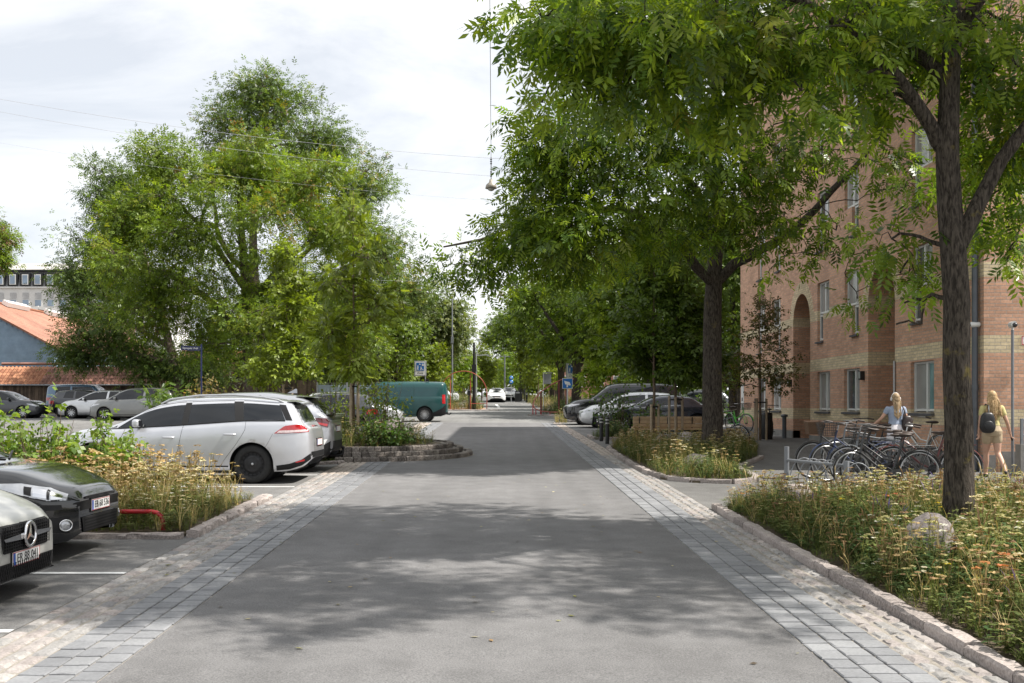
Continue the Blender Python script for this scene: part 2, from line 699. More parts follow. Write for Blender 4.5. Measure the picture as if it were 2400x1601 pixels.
ramp_mat('far_slate', [(0.3, (0.15, 0.155, 0.165)), (0.7, (0.25, 0.255, 0.26))], scale=4.5, bump=0.2)
ramp_mat('far_sett', [(0.3, (0.24, 0.22, 0.20)), (0.5, (0.36, 0.31, 0.27)), (0.7, (0.42, 0.38, 0.34))], scale=4.5, bump=0.3)
MATS['far_slate_paver'] = MATS['far_slate']
MATS['far_granite_sett'] = MATS['far_sett']
paving('slate_gutter_left', 'paver', XLD, XL, 3, 0.215, 5.2, 49.4, 5.6, PAVER, 11, 0.008, 0.003)
paving('sett_band_left', 'sett', XLS, XLD - 0.004, 4, 0.205, 5.2, 49.4, 5.6, SETT, 12, 0.022, 0.009)
paving('slate_gutter_right', 'paver', XR, XRD, 3, 0.215, 5.2, 49.4, 5.6, PAVER, 13, 0.008, 0.003)
paving('sett_band_right', 'sett', XRD + 0.004, XRS, 3, 0.21, 5.2, 49.4, 5.6, SETT, 14, 0.024, 0.011)

# ---- painted lines
lines = [(7.66, -9.5, -3.47), (10.02, -9.5, -3.47), (18.46, -9.0, -3.47), (20.85, -9.0, -3.47), (36.6, -9, -3.47), (45.3, -9, -3.47)]
for (y, x0, x1) in lines:
    o = MB().grid([[(x0, y - 0.045, gz(y - 0.045) + 0.010), (x1, y - 0.045, gz(y - 0.045) + 0.010)], [(x0, y + 0.045, gz(y + 0.045) + 0.010), (x1, y + 0.045, gz(y + 0.045) + 0.010)]], False).build('bay_line', PAINT)
    o['kind'] = 'structure'
for (y, x0, x1) in [(48.0, 3.1, 8.5), (45.0, 3.1, 8.5), (42.2, 3.1, 8.5)]:
    o = MB().grid([[(x0, y - 0.05, gz(y) + 0.009), (x1, y - 0.05, gz(y) + 0.009)], [(x0, y + 0.05, gz(y + 0.1) + 0.009), (x1, y + 0.05, gz(y + 0.1) + 0.009)]], False).build('bay_line', PAINT)
    o['kind'] = 'structure'
o = MB().grid([[(0.2, 82, gz(82) + 0.012), (0.42, 82, gz(82) + 0.012)], [(0.0, 94, gz(94) + 0.012), (0.22, 94, gz(94) + 0.012)]], False).build('lane_line', PAINT)
o['kind'] = 'structure'


# ---- kerbs: each granite stone an object under its kerb
KERB_STONE = []
for _k in range(5):
    _rg = random.Random(70 + _k)
    _b = MB()
    ns = 6
    P = []
    for i in range(ns + 1):
        x = -0.5 + i / ns
        j = lambda s: _rg.uniform(-s, s) * 1.7
        P.append([(x, -0.5 + j(0.05), -0.6), (x, -0.5 + j(0.10), 0.72 + j(0.1)), (x, -0.36 + j(0.06), 0.97 + j(0.05)), (x, 0.0, 1.0 + j(0.04)), (x, 0.42 + j(0.05), 0.97 + j(0.04)), (x, 0.5, 0.7), (x, 0.5, -0.6)])
    _b.grid(P, smooth=False, flip=False)
    _b.add([P[0][k] for k in range(7)], [tuple(range(7))])
    _b.add([P[-1][k] for k in range(7)], [tuple(reversed(range(7)))])
    KERB_STONE.append(_b.mesh('kerb_stone', GRANITE))


def kerb(label, pts, seed, wdt=0.13, h=0.085, stone=0.62, m=None):
    """pts: a polyline on the ground; stones laid end to end along it"""
    t = thing('kerb', label, 'kerb')
    rg = random.Random(seed)
    seglen = [math.dist(pts[i], pts[i + 1]) for i in range(len(pts) - 1)]
    cum = np.concatenate([[0], np.cumsum(seglen)])
    px, py = np.array([p[0] for p in pts]), np.array([p[1] for p in pts])
    s = 0.0
    while s < cum[-1] - 0.06:
        L = min(stone * rg.uniform(0.65, 1.35), cum[-1] - s)
        x0, y0 = np.interp(s, cum, px), np.interp(s, cum, py)
        x1, y1 = np.interp(s + L, cum, px), np.interp(s + L, cum, py)
        a = math.atan2(y1 - y0, x1 - x0)
        xm, ym = (x0 + x1) / 2, (y0 + y1) / 2
        o = piece('kerb_stone', KERB_STONE[rg.randrange(5)], t, (xm, ym, gz(ym)), scl=(math.dist((x0, y0), (x1, y1)) - 0.008, wdt * rg.uniform(0.92, 1.1), h * rg.uniform(0.9, 1.08)),
                  rot=(0, -math.asin(SLOPE) * math.sin(a), a + rg.uniform(-0.008, 0.008)))
        if m:
            pass
        s += L
    return t


kerb('low granite kerb along the large yarrow bed beside the near footpath', [(3.16, 4.6), (3.14, 7.0), (3.12, 10.0), (3.12, 13.0), (3.15, 15.2)], 1)
kerb('granite kerb curving round the shaded planting bed across the path', [(6.4, 25.6), (5.05, 22.3), (4.88, 19.6), (4.4, 19.0), (3.7, 19.2), (3.25, 19.8), (3.05, 21.0), (3.0, 23.0), (3.02, 26.0), (3.10, 29.3), (3.35, 30.2)], 2)
kerb('granite kerb at the roadside of the left island with dry grass', [(-3.50, 12.35), (-3.52, 14.0), (-3.53, 16.5)], 3, wdt=0.16)
kerb('granite kerb at the near end of the left island beside the black car', [(-8.8, 12.32), (-6.0, 12.32), (-3.60, 12.30)], 4, h=0.07)
kerb('short granite kerb behind the rear wheel of the second silver car', [(-7.0, 23.62), (-5.2, 23.55), (-3.75, 23.45), (-3.45, 24.1)], 5, h=0.07)
kerb('granite kerb at the small bed beside the striped bollards', [(3.2, 36.3), (3.15, 34.6), (3.6, 34.2), (4.6, 34.3)], 6)
kerb('thin kerb in front of the red arch and its planting', [(-6.5, 72.6), (-3.0, 72.4), (0.3, 72.5)], 7, wdt=0.2, stone=1.2)
kerb('thin kerb under the curling red tube on the right', [(1.9, 60.4), (3.6, 59.6), (7.5, 59.6)], 8, wdt=0.2, stone=1.2)
kerb('kerb stub in front of the black people carrier', [(3.1, 50.6), (4.6, 50.3), (7.0, 50.3)], 9, wdt=0.15)

# ------------------------------------------------------------------ the brick apartment building on the right
def brick_mat(name, red, yellow, mortar, bands, only_yellow=False):
    m, t, p = _new(name)
    p.inputs['Roughness'].default_value = 0.85
    p.inputs['Specular IOR Level'].default_value = 0.25
    geo = node(t, 'ShaderNodeNewGeometry')
    sx = node(t, 'ShaderNodeSeparateXYZ')
    t.links.new(geo.outputs['Position'], sx.inputs[0])
    ad = node(t, 'ShaderNodeMath', operation='ADD')
    t.links.new(sx.outputs[0], ad.inputs[0])
    t.links.new(sx.outputs[1], ad.inputs[1])
    cb = node(t, 'ShaderNodeCombineXYZ')
    t.links.new(ad.outputs[0], cb.inputs[0])
    t.links.new(sx.outputs[2], cb.inputs[1])

    def bricks(c):
        b = node(t, 'ShaderNodeTexBrick')
        b.inputs['Color1'].default_value = (*[k * 0.84 for k in c], 1)
        b.inputs['Color2'].default_value = (*[min(1, k * 1.14) for k in c], 1)
        b.inputs['Mortar'].default_value = (*mortar, 1)
        b.inputs['Scale'].default_value = 1.0
        b.inputs['Mortar Size'].default_value = 0.0065
        b.inputs['Mortar Smooth'].default_value = 0.3
        b.inputs['Bias'].default_value = 0.0
        b.inputs['Brick Width'].default_value = 0.235
        b.inputs['Row Height'].default_value = 0.0715
        t.links.new(cb.outputs[0], b.inputs['Vector'])
        return b
    by = bricks(yellow)
    colr, bm = by.outputs['Color'], by
    if not only_yellow:
        br = bricks(red)
        fac = None
        for (z0, z1) in bands:
            a = node(t, 'ShaderNodeMath', operation='GREATER_THAN')
            a.inputs[1].default_value = z0
            b = node(t, 'ShaderNodeMath', operation='LESS_THAN')
            b.inputs[1].default_value = z1
            c = node(t, 'ShaderNodeMath', operation='MULTIPLY')
            t.links.new(sx.outputs[2], a.inputs[0])
            t.links.new(sx.outputs[2], b.inputs[0])
            t.links.new(a.outputs[0], c.inputs[0])
            t.links.new(b.outputs[0], c.inputs[1])
            if fac is None:
                fac = c.outputs[0]
            else:
                d = node(t, 'ShaderNodeMath', operation='ADD')
                t.links.new(fac, d.inputs[0])
                t.links.new(c.outputs[0], d.inputs[1])
                fac = d.outputs[0]
        mxn = node(t, 'ShaderNodeMixRGB')
        t.links.new(fac, mxn.inputs[0])
        t.links.new(br.outputs['Color'], mxn.inputs[1])
        t.links.new(by.outputs['Color'], mxn.inputs[2])
        colr, bm = mxn.outputs[0], br
    c1, _ = noise_vary(t, colr, None, 0.12, 0.8)
    c2, _ = noise_vary(t, c1, None, 0.14, 22.0)
    t.links.new(c2, p.inputs['Base Color'])
    inv = node(t, 'ShaderNodeMath', operation='SUBTRACT')
    inv.inputs[0].default_value = 1.0
    t.links.new(bm.outputs['Fac'], inv.inputs[1])
    bu = node(t, 'ShaderNodeBump', Strength=0.7, Distance=0.008)
    t.links.new(inv.outputs[0], bu.inputs['Height'])
    t.links.new(bu.outputs[0], p.inputs['Normal'])
    MATS[name] = m
    return m


BANDS = [(1.36, 1.71), (2.86, 3.22), (4.40, 4.70)]
BRICK = brick_mat('red_brick', (0.57, 0.335, 0.225), (0.63, 0.52, 0.335), (0.38, 0.33, 0.28), BANDS)
YBRICK = brick_mat('yellow_brick', None, (0.63, 0.52, 0.335), (0.38, 0.33, 0.28), [], True)
FRAMEW = mat('window_frame_white', (0.66, 0.66, 0.64), 0.45, var=0.05)
GLASS = mat('window_glass', (0.07, 0.08, 0.085), 0.08, 0.0, spec=0.9, var=0.3, scale=0.9)
BLIND = mat('window_blind', (0.30, 0.30, 0.29), 0.15, spec=0.8, var=0.12, scale=2.0)
SLATE = mat('slate_sill', (0.10, 0.10, 0.105), 0.6, var=0.2, scale=14)
CONCRETE = ramp_mat('concrete', [(0.3, (0.16, 0.155, 0.145)), (0.7, (0.27, 0.26, 0.245))], scale=3, bump=0.3, bscale=40)
PIPE = mat('downpipe_grey', (0.10, 0.11, 0.125), 0.45, 0.4, var=0.12)
ROOFG = mat('roof_felt', (0.09, 0.09, 0.09), 0.85)

FX, BY0, BY1, BTOP = 9.9, 21.6, 43.0, 15.4
bl = thing('apartment_building', 'tall red brick apartment building with yellow brick bands and arched niches', 'building', (FX, BY0, gz(BY0)))
BO = Vector((FX, BY0, gz(BY0)))


def W(x, y, z):                       # world -> building space
    return (x - BO.x, y - BO.y, z - BO.z)


rects, slots = [], []                 # (y0, y1, z0, z1)
COLS = [(39.0, 40.2), (36.9, 38.15), (31.5, 32.8), (28.95, 30.25), (24.05, 25.4)]
for k, (a, b) in enumerate(COLS):
    rects.append((a, b, 1.63, 2.82))
    for f in range(4):
        s = 4.56 + 2.75 * f
        far_slot = k % 2 == 0
        rects.append((a + 0.08, b - 0.05, s, s + 0.98))
        slots.append(((b - 0.62) if far_slot else (a + 0.08), (b - 0.05) if far_slot else (a + 0.62), s - 0.80, s))
NICHES = [(33.5, 35.4), (26.4, 28.3)]
ZSP, ND = 4.45, 1.7
holes = rects + slots
ys = sorted(set([BY0, BY1] + [v for r_ in holes for v in r_[:2]] + [v for n_ in NICHES for v in n_]))
zs = sorted(set([0.2, BTOP, ZSP, ZSP + 1.0] + [v for r_ in holes for v in r_[2:]]))
wall = MB()
for i in range(len(ys) - 1):
    for j in range(len(zs) - 1):
        ym, zm = (ys[i] + ys[i + 1]) / 2, (zs[j] + zs[j + 1]) / 2
        if any(h[0] < ym < h[1] and h[2] < zm < h[3] for h in holes):
            continue
        if any(n_[0] < ym < n_[1] and zm < ZSP + 1.0 for n_ in NICHES):
            continue
        wall.add([W(FX, ys[i], zs[j]), W(FX, ys[i], zs[j + 1]), W(FX, ys[i + 1], zs[j + 1]), W(FX, ys[i + 1], zs[j])], [(0, 1, 2, 3)])
RD = 0.20
for (a, b, c, d) in holes:            # reveals
    q = [(a, c), (b, c), (b, d), (a, d)]
    isslot = (a, b, c, d) in slots
    for k in range(4):
        if isslot and k == 2:
            continue
        (y0, z0), (y1, z1) = q[k], q[(k + 1) % 4]
        if not isslot and k == 0 and c > 3:
            sl = [s for s in slots if abs(s[3] - c) < 1e-6 and s[0] >= a - 1e-6 and s[1] <= b + 1e-6]
            if sl:
                s = sl[0]
                segs_ = [(a, s[0]), (s[1], b)]
                for (u0, u1) in segs_:
                    if u1 - u0 > 0.02:
                        wall.add([W(FX, u0, c), W(FX, u1, c), W(FX + RD, u1, c), W(FX + RD, u0, c)], [(0, 1, 2, 3)])
                continue
        wall.add([W(FX, y0, z0), W(FX, y1, z1), W(FX + RD, y1, z1), W(FX + RD, y0, z0)], [(0, 1, 2, 3)])
    wall.add([W(FX + RD, a, c), W(FX + RD, a, d), W(FX + RD, b, d), W(FX + RD, b, c)], [(0, 1, 2, 3)])
NA = 14
for (a, b) in NICHES:                 # arched niches with a barrel vault
    r_, cy_ = (b - a) / 2, (a + b) / 2
    arc = [(cy_ - r_ * math.cos(math.pi * k / NA), ZSP + r_ * math.sin(math.pi * k / NA)) for k in range(NA + 1)]
    for k in range(NA):
        (y0, z0), (y1, z1) = arc[k], arc[k + 1]
        wall.add([W(FX, y0, z0), W(FX, y0, ZSP + 1.0), W(FX, y1, ZSP + 1.0), W(FX, y1, z1)], [(0, 1, 2, 3)])
        wall.add([W(FX, y0, z0), W(FX, y1, z1), W(FX + ND, y1, z1), W(FX + ND, y0, z0)], [(0, 1, 2, 3)])
        wall.add([W(FX + ND, y0, ZSP), W(FX + ND, y0, z0), W(FX + ND, y1, z1), W(FX + ND, y1, ZSP)], [(0, 1, 2, 3)])
    wall.add([W(FX, a, 0.2), W(FX + ND, a, 0.2), W(FX + ND, a, ZSP), W(FX, a, ZSP)], [(0, 1, 2, 3)])
    wall.add([W(FX, b, 0.2), W(FX, b, ZSP), W(FX + ND, b, ZSP), W(FX + ND, b, 0.2)], [(0, 1, 2, 3)])
    wall.add([W(FX + ND, a, 0.2), W(FX + ND, b, 0.2), W(FX + ND, b, ZSP), W(FX + ND, a, ZSP)], [(0, 1, 2, 3)])
BD = 13.0
wall.add([W(FX, BY0, 0.2), W(FX + BD, BY0, 0.2), W(FX + BD, BY0, BTOP), W(FX, BY0, BTOP)], [(0, 1, 2, 3)])
wall.add([W(FX, BY1, 0.2), W(FX, BY1, BTOP), W(FX + BD, BY1, BTOP), W(FX + BD, BY1, 0.2)], [(0, 1, 2, 3)])
wall.add([W(FX + BD, BY0, 0.2), W(FX + BD, BY1, 0.2), W(FX + BD, BY1, BTOP), W(FX + BD, BY0, BTOP)], [(0, 1, 2, 3)])
wall.build('wall', BRICK, bl)
for (a, b) in NICHES:                 # proud ring of yellow voussoirs: each brick its own piece
    r_, cy_ = (b - a) / 2, (a + b) / 2
    ring_me = MB().prism([(-0.062, 0.004), (0.062, 0.004), (0.074, 0.40), (-0.074, 0.40)], -0.006, 0.05, 'X').mesh('arch_brick', YBRICK)
    nb = 22
    for k in range(nb):
        th = math.pi * (k + 0.5) / nb
        piece('arch_brick', ring_me, bl, W(FX - 0.001, cy_ - (r_) * math.cos(th), ZSP + r_ * math.sin(th)), rot=(-(th - math.pi / 2), 0, 0))
MB().box(W(FX + BD / 2, (BY0 + BY1) / 2, BTOP + 0.16), (BD + 0.5, BY1 - BY0 + 0.5, 0.3)).build('roof', ROOFG, bl)
# plinth, butted under the brickwork and 30 mm proud
pl = MB()
cuts = [BY0 - 0.03] + [v for n_ in NICHES[::-1] for v in n_] + [BY1]
for k in range(0, len(cuts), 2):
    ym = (cuts[k] + cuts[k + 1]) / 2
    pl.box(W(FX + 0.10, ym, 0.55 + (ym - 30) * 0.012), (0.26, cuts[k + 1] - cuts[k], 0.62))
pl.box(W(FX + 0.3 + BD / 2, BY0 + 0.1, 0.50), (BD - 0.1, 0.26, 0.72))
pl.build('plinth', CONCRETE, bl)


def window(a, b, c, d, mull, pane_mat, sill=True, slot=False):
    """frame, panes and sill of one opening, frame set back in the reveal"""
    xo, t_ = FX + 0.115, 0.055
    f = MB()
    f.box(W(xo, (a + b) / 2, c + t_ / 2 + 0.03), (0.07, b - a - 0.01, t_))
    f.box(W(xo, (a + b) / 2, d - t_ / 2), (0.07, b - a - 0.01, t_))
    f.box(W(xo, a + t_ / 2 + 0.005, (c + d) / 2), (0.066, t_, d - c - 0.002))
    f.box(W(xo, b - t_ / 2 - 0.005, (c + d) / 2), (0.066, t_, d - c - 0.002))
    for u in mull:
        f.box(W(xo - 0.006, a + (b - a) * u, (c + d) / 2), (0.075, 0.085, d - c - 0.02))
    wn = thing('window', None, None)
    wn.parent = bl
    f.build('frame', FRAMEW, wn, bevel=0.006)
    edges = [0.0] + list(mull) + [1.0]
    for k in range(len(edges) - 1):
        y0, y1 = a + (b - a) * edges[k] + 0.05, a + (b - a) * edges[k + 1] - 0.05
        pm = pane_mat if not isinstance(pane_mat, (list, tuple)) else pane_mat[k % len(pane_mat)]
        MB().box(W(xo + 0.012, (y0 + y1) / 2, (c + d) / 2 + 0.015), (0.012, y1 - y0, d - c - 0.12)).build('pane', pm, wn)
    if sill:
        MB().box(W(FX + 0.055, (a + b) / 2, c - 0.028), (0.27, b - a + 0.06, 0.055), Matrix.Rotation(-0.14, 3, 'Y')).build('sill', SLATE, wn)


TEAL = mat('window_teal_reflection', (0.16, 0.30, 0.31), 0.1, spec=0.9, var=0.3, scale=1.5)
for k, (a, b, c, d) in enumerate(rects):
    gf = c < 2
    pm = [BLIND, GLASS] if k % 3 == 0 else [BLIND, BLIND]
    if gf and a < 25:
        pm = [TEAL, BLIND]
    window(a, b, c, d, [0.42] if gf else ([0.5] if k % 2 else [0.35]), pm, sill=gf)
for (a, b, c, d) in slots:
    window(a, b, c, d, [], GLASS)
# wall fittings
for (y, z) in ((35.62, 2.55), (28.62, 2.60)):
    lb = thing('house_number_lamp', None, None)
    lb.parent = bl
    MB().box(W(FX - 0.06, y, z), (0.12, 0.15, 0.24)).build('lamp_box', BLACKM, lb, bevel=0.01)
    MB().box(W(FX - 0.123, y, z + 0.01), (0.006, 0.11, 0.17)).build('lamp_face', mat('lamp_face', (0.35, 0.38, 0.36), 0.3), lb)
dp = MB()
dp.tube([W(FX - 0.10, 21.78, 0.46), W(FX - 0.10, 21.78, 15.2)], 0.062, 12)
for z in (2.1, 4.9, 7.7, 10.5):
    dp.tube([W(FX - 0.10, 21.78, z), W(FX - 0.10, 21.78, z + 0.12)], 0.072, 12)
dp.build('downpipe', PIPE, bl)
MB().tube([W(FX - 0.03, 26.36, 1.0), W(FX - 0.03, 26.36, 2.9)], 0.03, 8).build('cable_duct', STEEL, bl)
MB().box(W(FX - 0.012, 42.6, 2.15), (0.02, 0.42, 1.0)).build('notice_board', WHITE, bl)
MB().box(W(FX - 0.024, 42.6, 2.05), (0.006, 0.16, 0.14)).build('notice_print', DARKTXT, bl)

# cameras, pole, private sign, railing at the building's near corner
CAMW = mat('camera_shell', (0.62, 0.62, 0.60), 0.4, var=0.04)
LENS = mat('camera_lens', (0.008, 0.008, 0.01), 0.08, spec=0.9, var=0)
p = at(2302, 761, 21.75)
cm = thing('security_camera', 'white security camera on the brick wall left of the downpipe', 'camera', (p.x - 0.22, 21.75, p.z), 0, 'security cameras')
MB().tube([(-0.05, 0, 0), (0.16, 0, 0)], 0.055, 14).build('housing', CAMW, cm)
MB().ball((-0.055, -0.01, -0.005), 0.05, 14, 10).build('lens_dome', LENS, cm)
MB().tube([(0.16, 0, 0), (0.32, 0.03, 0)], 0.03, 8).build('arm', CAMW, cm)
p = at(2376, 761, 20.9)
cm = thing('security_camera', 'white dome camera on the thin grey pole at the right edge', 'camera', (p.x, 20.9, p.z), 0, 'security cameras')
MB().tube([(-0.02, -0.07, 0), (-0.01, 0.10, 0)], 0.062, 14).build('housing', CAMW, cm)
MB().ball((-0.012, -0.075, -0.012), 0.048, 14, 10).build('lens_dome', LENS, cm)
MB().tube([(0, 0.05, 0), (0, 0.05, -0.10)], 0.026, 8).build('arm', CAMW, cm)
po = thing('camera_pole', 'thin grey pole carrying a dome camera beside the walking woman', 'pole', (p.x, 20.95, gz(20.95)))
MB().tube([(0, 0, 0), (0, 0, p.z - gz(20.95) - 0.10)], 0.027, 10).build('shaft', GREYPOST, po)
MB().tube([(0, 0, 0), (0, 0, 0.03)], 0.07, 12).build('foot_plate', GREYPOST, po)
p = at(2400, 798, 21.5)
sg = thing('wall_sign', 'white private sign with red border on the brick wall at the right edge', 'sign', (p.x + 0.02, 21.52, p.z))
MB().box((0.12, 0, 0), (0.36, 0.02, 0.18)).build('board', WHITE, sg)
rb = MB()
for (c_, s_) in (((0.12, -0.012, 0.083), (0.36, 0.006, 0.014)), ((0.12, -0.012, -0.083), (0.36, 0.006, 0.014)), ((-0.053, -0.012, 0), (0.014, 0.006, 0.15)), ((0.293, -0.012, 0), (0.014, 0.006, 0.15))):
    rb.box(c_, s_)
rb.build('border', REDM, sg)
text('lettering', 'PRIVAT', 0.068, DARKTXT, sg, (0.125, -0.0115, 0.025), (R(90), 0, 0))
MB().box((0.12, -0.0115, -0.035), (0.27, 0.003, 0.012)).build('underline', DARKTXT, sg)
rl = thing('railing', 'grey steel railing on a concrete wall behind the woman in yellow', 'railing', (10.35, 20.5, gz(20.5)))
MB().box((0.70, 0.25, 0.30), (1.75, 0.22, 0.64)).build('concrete_wall', CONCRETE, rl)
for z in (0.80, 1.10):
    MB().tube([(-0.12, 0.25, z), (1.5, 0.25, z)], 0.022, 8).build('rail', GREYPOST, rl)
for x in (-0.10, 0.55, 1.2):
    MB().box((x, 0.25, 0.87), (0.05, 0.05, 0.5)).build('post', GREYPOST, rl)
bars = MB()
for k in range(14):
    bars.tube([(-0.02 + k * 0.09, 0.25, 0.80), (-0.02 + k * 0.09, 0.25, 1.10)], 0.006, 5)
bars.build('infill_bars', GREYPOST, rl)

# ------------------------------------------------------------------ roof tiles
TILE_O = ramp_mat('tile_orange', [(0.3, (0.24, 0.10, 0.055)), (0.7, (0.40, 0.19, 0.105))], scale=4, bump=0.3, bscale=30, rnd=0.5, rough=0.75)
TILE_B = ramp_mat('tile_brown', [(0.3, (0.15, 0.075, 0.055)), (0.7, (0.30, 0.15, 0.11))], scale=4, bump=0.3, bscale=30, rnd=0.5, rough=0.75)


def pantile(m, wdt, ln, amp):
    b = MB()
    P = []
    for i in range(9):
        u = i / 8
        zz = amp * math.sin(u * 2 * math.pi - 0.6)
        P.append([((u - 0.5) * wdt * 1.06, -ln * 0.54, zz + 0.012), ((u - 0.5) * wdt * 1.06, ln * 0.54, zz - 0.012)])
    b.grid(P, smooth=True, flip=True)
    P2 = [[(p[0][0], p[0][1], p[0][2] - 0.018), (p[0][0], p[0][1], p[0][2])] for p in P]
    b.grid(P2, smooth=False, flip=True)
    return b.mesh('roof_tile', m)


def tiled_roof(parent, origin, x0, x1, slope_len, pitch, wdt, row, mats, limit, seed):
    """tiles in local space: eave at origin, climbing towards +Y; mats: (x limit, material) steps"""
    rg = random.Random(seed)
    mes = [(xl, pantile(m, wdt, row, wdt * 0.16)) for xl, m in mats]
    spots = []
    nr = int(slope_len / row)
    nc = int((x1 - x0) / wdt)
    for j in range(nr):
        for i in range(nc):
            spots.append((x0 + (i + 0.5) * wdt, (j + 0.5) * row))
    far = {}
    for k, (x, s) in enumerate(spots):
        me = next(me for xl, me in mes if x <= xl)
        loc = Vector(origin) + Vector((x, s * math.cos(pitch), s * math.sin(pitch) + 0.03))
        if k < limit:
            piece('roof_tile', me, parent, loc, rot=(pitch + rg.uniform(-0.01, 0.01), rg.uniform(-0.012, 0.012), 0))
        else:
            b = far.setdefault(me.name, (MB(), me))[0]
            rm = Matrix.Rotation(pitch, 3, 'X')
            b.add([rm @ v.co + loc for v in me.vertices], [tuple(p_.vertices) for p_ in me.polygons], True)
    for nm, (b, me) in far.items():
        o = b.build('roof_tile_field', me.materials[0], parent)
        o['kind'] = 'stuff'


BOARD = ramp_mat('weathered_board', [(0.3, (0.055, 0.04, 0.03)), (0.7, (0.15, 0.11, 0.08))], scale=3, bump=0.4, bscale=40, rnd=0.45, rough=0.85)
BLUESIDE = ramp_mat('blue_siding', [(0.3, (0.20, 0.28, 0.37)), (0.7, (0.26, 0.35, 0.45))], scale=3, bump=0.15, bscale=40, rnd=0.15, rough=0.7)
PALEWALL = mat('pale_blue_wall', (0.52, 0.60, 0.68), 0.7, var=0.06)
WHITER = mat('white_render', (0.70, 0.69, 0.67), 0.8, var=0.07, scale=0.8)

# low shed with a long tiled roof at the back of the car park
SX0, SX1, SY = -31.4, -16.4, 66.0
sh = thing('tiled_shed', 'long low shed with tiled roof and dark board wall behind the parked cars', 'shed', ((SX0 + SX1) / 2, SY, gz(SY)))
ew, ez, rz_ = (SX1 - SX0) / 2, 3.10 - gz(SY), 4.42 - gz(SY)
bm_ = MB().box((0, 0, 0), (0.115, 0.025, ez + 0.02)).mesh('wall_board', BOARD)
for k in range(int(2 * ew / 0.122)):
    piece('wall_board', bm_, sh, (-ew + 0.06 + k * 0.122, 0.25 + (k % 2) * 0.012, ez / 2), scl=(1, 1, 1))
b = MB()
b.prism([(0.30, 0.0), (4.2, 0.0), (4.2, ez - 0.05), (1.9, rz_ - 0.12), (0.30, ez - 0.02)], -ew + 0.05, ew - 0.05, 'X')
b.build('shed_body', BOARD, sh)
pit = math.atan2(rz_ - ez, 1.9)
tiled_roof(sh, (0, -0.05, ez), -ew, ew, 1.95 / math.cos(pit), pit, 0.245, 0.34, [(-ew + 3.1, TILE_O), (99, TILE_B)], 300, 5)
MB().tube([(-ew, 1.92, rz_ + 0.05), (ew, 1.92, rz_ + 0.05)], 0.09, 8).build('ridge', TILE_B, sh)
MB().tube([(-ew, -0.10, ez - 0.02), (ew, -0.10, ez - 0.02)], 0.05, 8).build('gutter', GREYPOST, sh)

# blue board house with the big orange roof
HY, HX0, HXR, HE = 74.0, -36.9, -30.55, 5.85
hs = thing('blue_house', 'blue board house with large orange tiled roof on the far left', 'house', (HX0, HY, gz(HY)))
hb = HE - gz(HY)
ha = 9.25 - gz(HY)
hw = HXR - HX0
# siding boards on the gable, one piece each
nb = 30
for k in range(nb):
    z0 = 1.4 + k * 0.205
    if z0 > ha - 0.15:
        break
    half = hw if z0 + 0.2 <= hb else max(0.15, hw * (ha - z0 - 0.2) / (ha - hb))
    MB().box((0, 0, 0), (2 * half - 0.02, 0.03, 0.212), Matrix.Rotation(0.09, 3, 'X')).build('siding_board', BLUESIDE, hs, (0, -0.02, z0 + 0.10))
b = MB()
b.prism([(-hw, 0), (hw, 0), (hw, hb), (0, ha), (-hw, hb)], 0.0, 28.5, 'Y')
b.build('house_body', BLUESIDE, hs)
roofm, t_, p_ = _new('roof_pantiles_far')
p_.inputs['Roughness'].default_value = 0.75
geo_ = node(t_, 'ShaderNodeNewGeometry')
sep_ = node(t_, 'ShaderNodeSeparateXYZ')
t_.links.new(geo_.outputs['Position'], sep_.inputs[0])
wv = node(t_, 'ShaderNodeMath', operation='SINE')
ml_ = node(t_, 'ShaderNodeMath', operation='MULTIPLY')
ml_.inputs[1].default_value = 2 * math.pi / 0.28
t_.links.new(sep_.outputs[1], ml_.inputs[0])
t_.links.new(ml_.outputs[0], wv.inputs[0])
ml2 = node(t_, 'ShaderNodeMath', operation='MULTIPLY')
ml2.inputs[1].default_value = 1 / 0.17
t_.links.new(sep_.outputs[2], ml2.inputs[0])
fr = node(t_, 'ShaderNodeMath', operation='FRACT')
t_.links.new(ml2.outputs[0], fr.inputs[0])
ad_ = node(t_, 'ShaderNodeMath', operation='MULTIPLY_ADD')
ad_.inputs[1].default_value = 0.5
t_.links.new(wv.outputs[0], ad_.inputs[0])
t_.links.new(fr.outputs[0], ad_.inputs[2])
bu_ = node(t_, 'ShaderNodeBump', Strength=1.0, Distance=0.05)
t_.links.new(ad_.outputs[0], bu_.inputs['Height'])
t_.links.new(bu_.outputs[0], p_.inputs['Normal'])
c_, _ = noise_vary(t_, None, (0.31, 0.145, 0.095), 0.25, 0.5)
c_, _ = noise_vary(t_, c_, None, 0.2, 7.0)
t_.links.new(c_, p_.inputs['Base Color'])
rf = MB()
for s in (-1, 1):
    e = 1.06
    rf.add([(0, -0.35, ha + 0.16), (s * hw * e, -0.35, hb - (ha - hb) * (e - 1) + 0.16), (s * hw * e, 28.8, hb - (ha - hb) * (e - 1) + 0.16), (0, 28.8, ha + 0.16),
            (0, -0.35, ha + 0.02), (s * hw * e, -0.35, hb - (ha - hb) * (e - 1) + 0.02), (s * hw * e, 28.8, hb - (ha - hb) * (e - 1) + 0.02), (0, 28.8, ha + 0.02)],
           [(0, 1, 2, 3), (4, 7, 6, 5), (0, 4, 5, 1), (1, 5, 6, 2), (2, 6, 7, 3)])
ro = rf.build('roof', roofm, hs)
for (y0, y1) in ((5.6, 9.4), (13.0, 16.8), (20.5, 24)):
    MB().box((0.35, (y0 + y1) / 2, ha + 0.22), (0.5, y1 - y0, 0.34), Matrix.Rotation(R(28), 3, 'Y')).build('skylight', WHITER, ro)
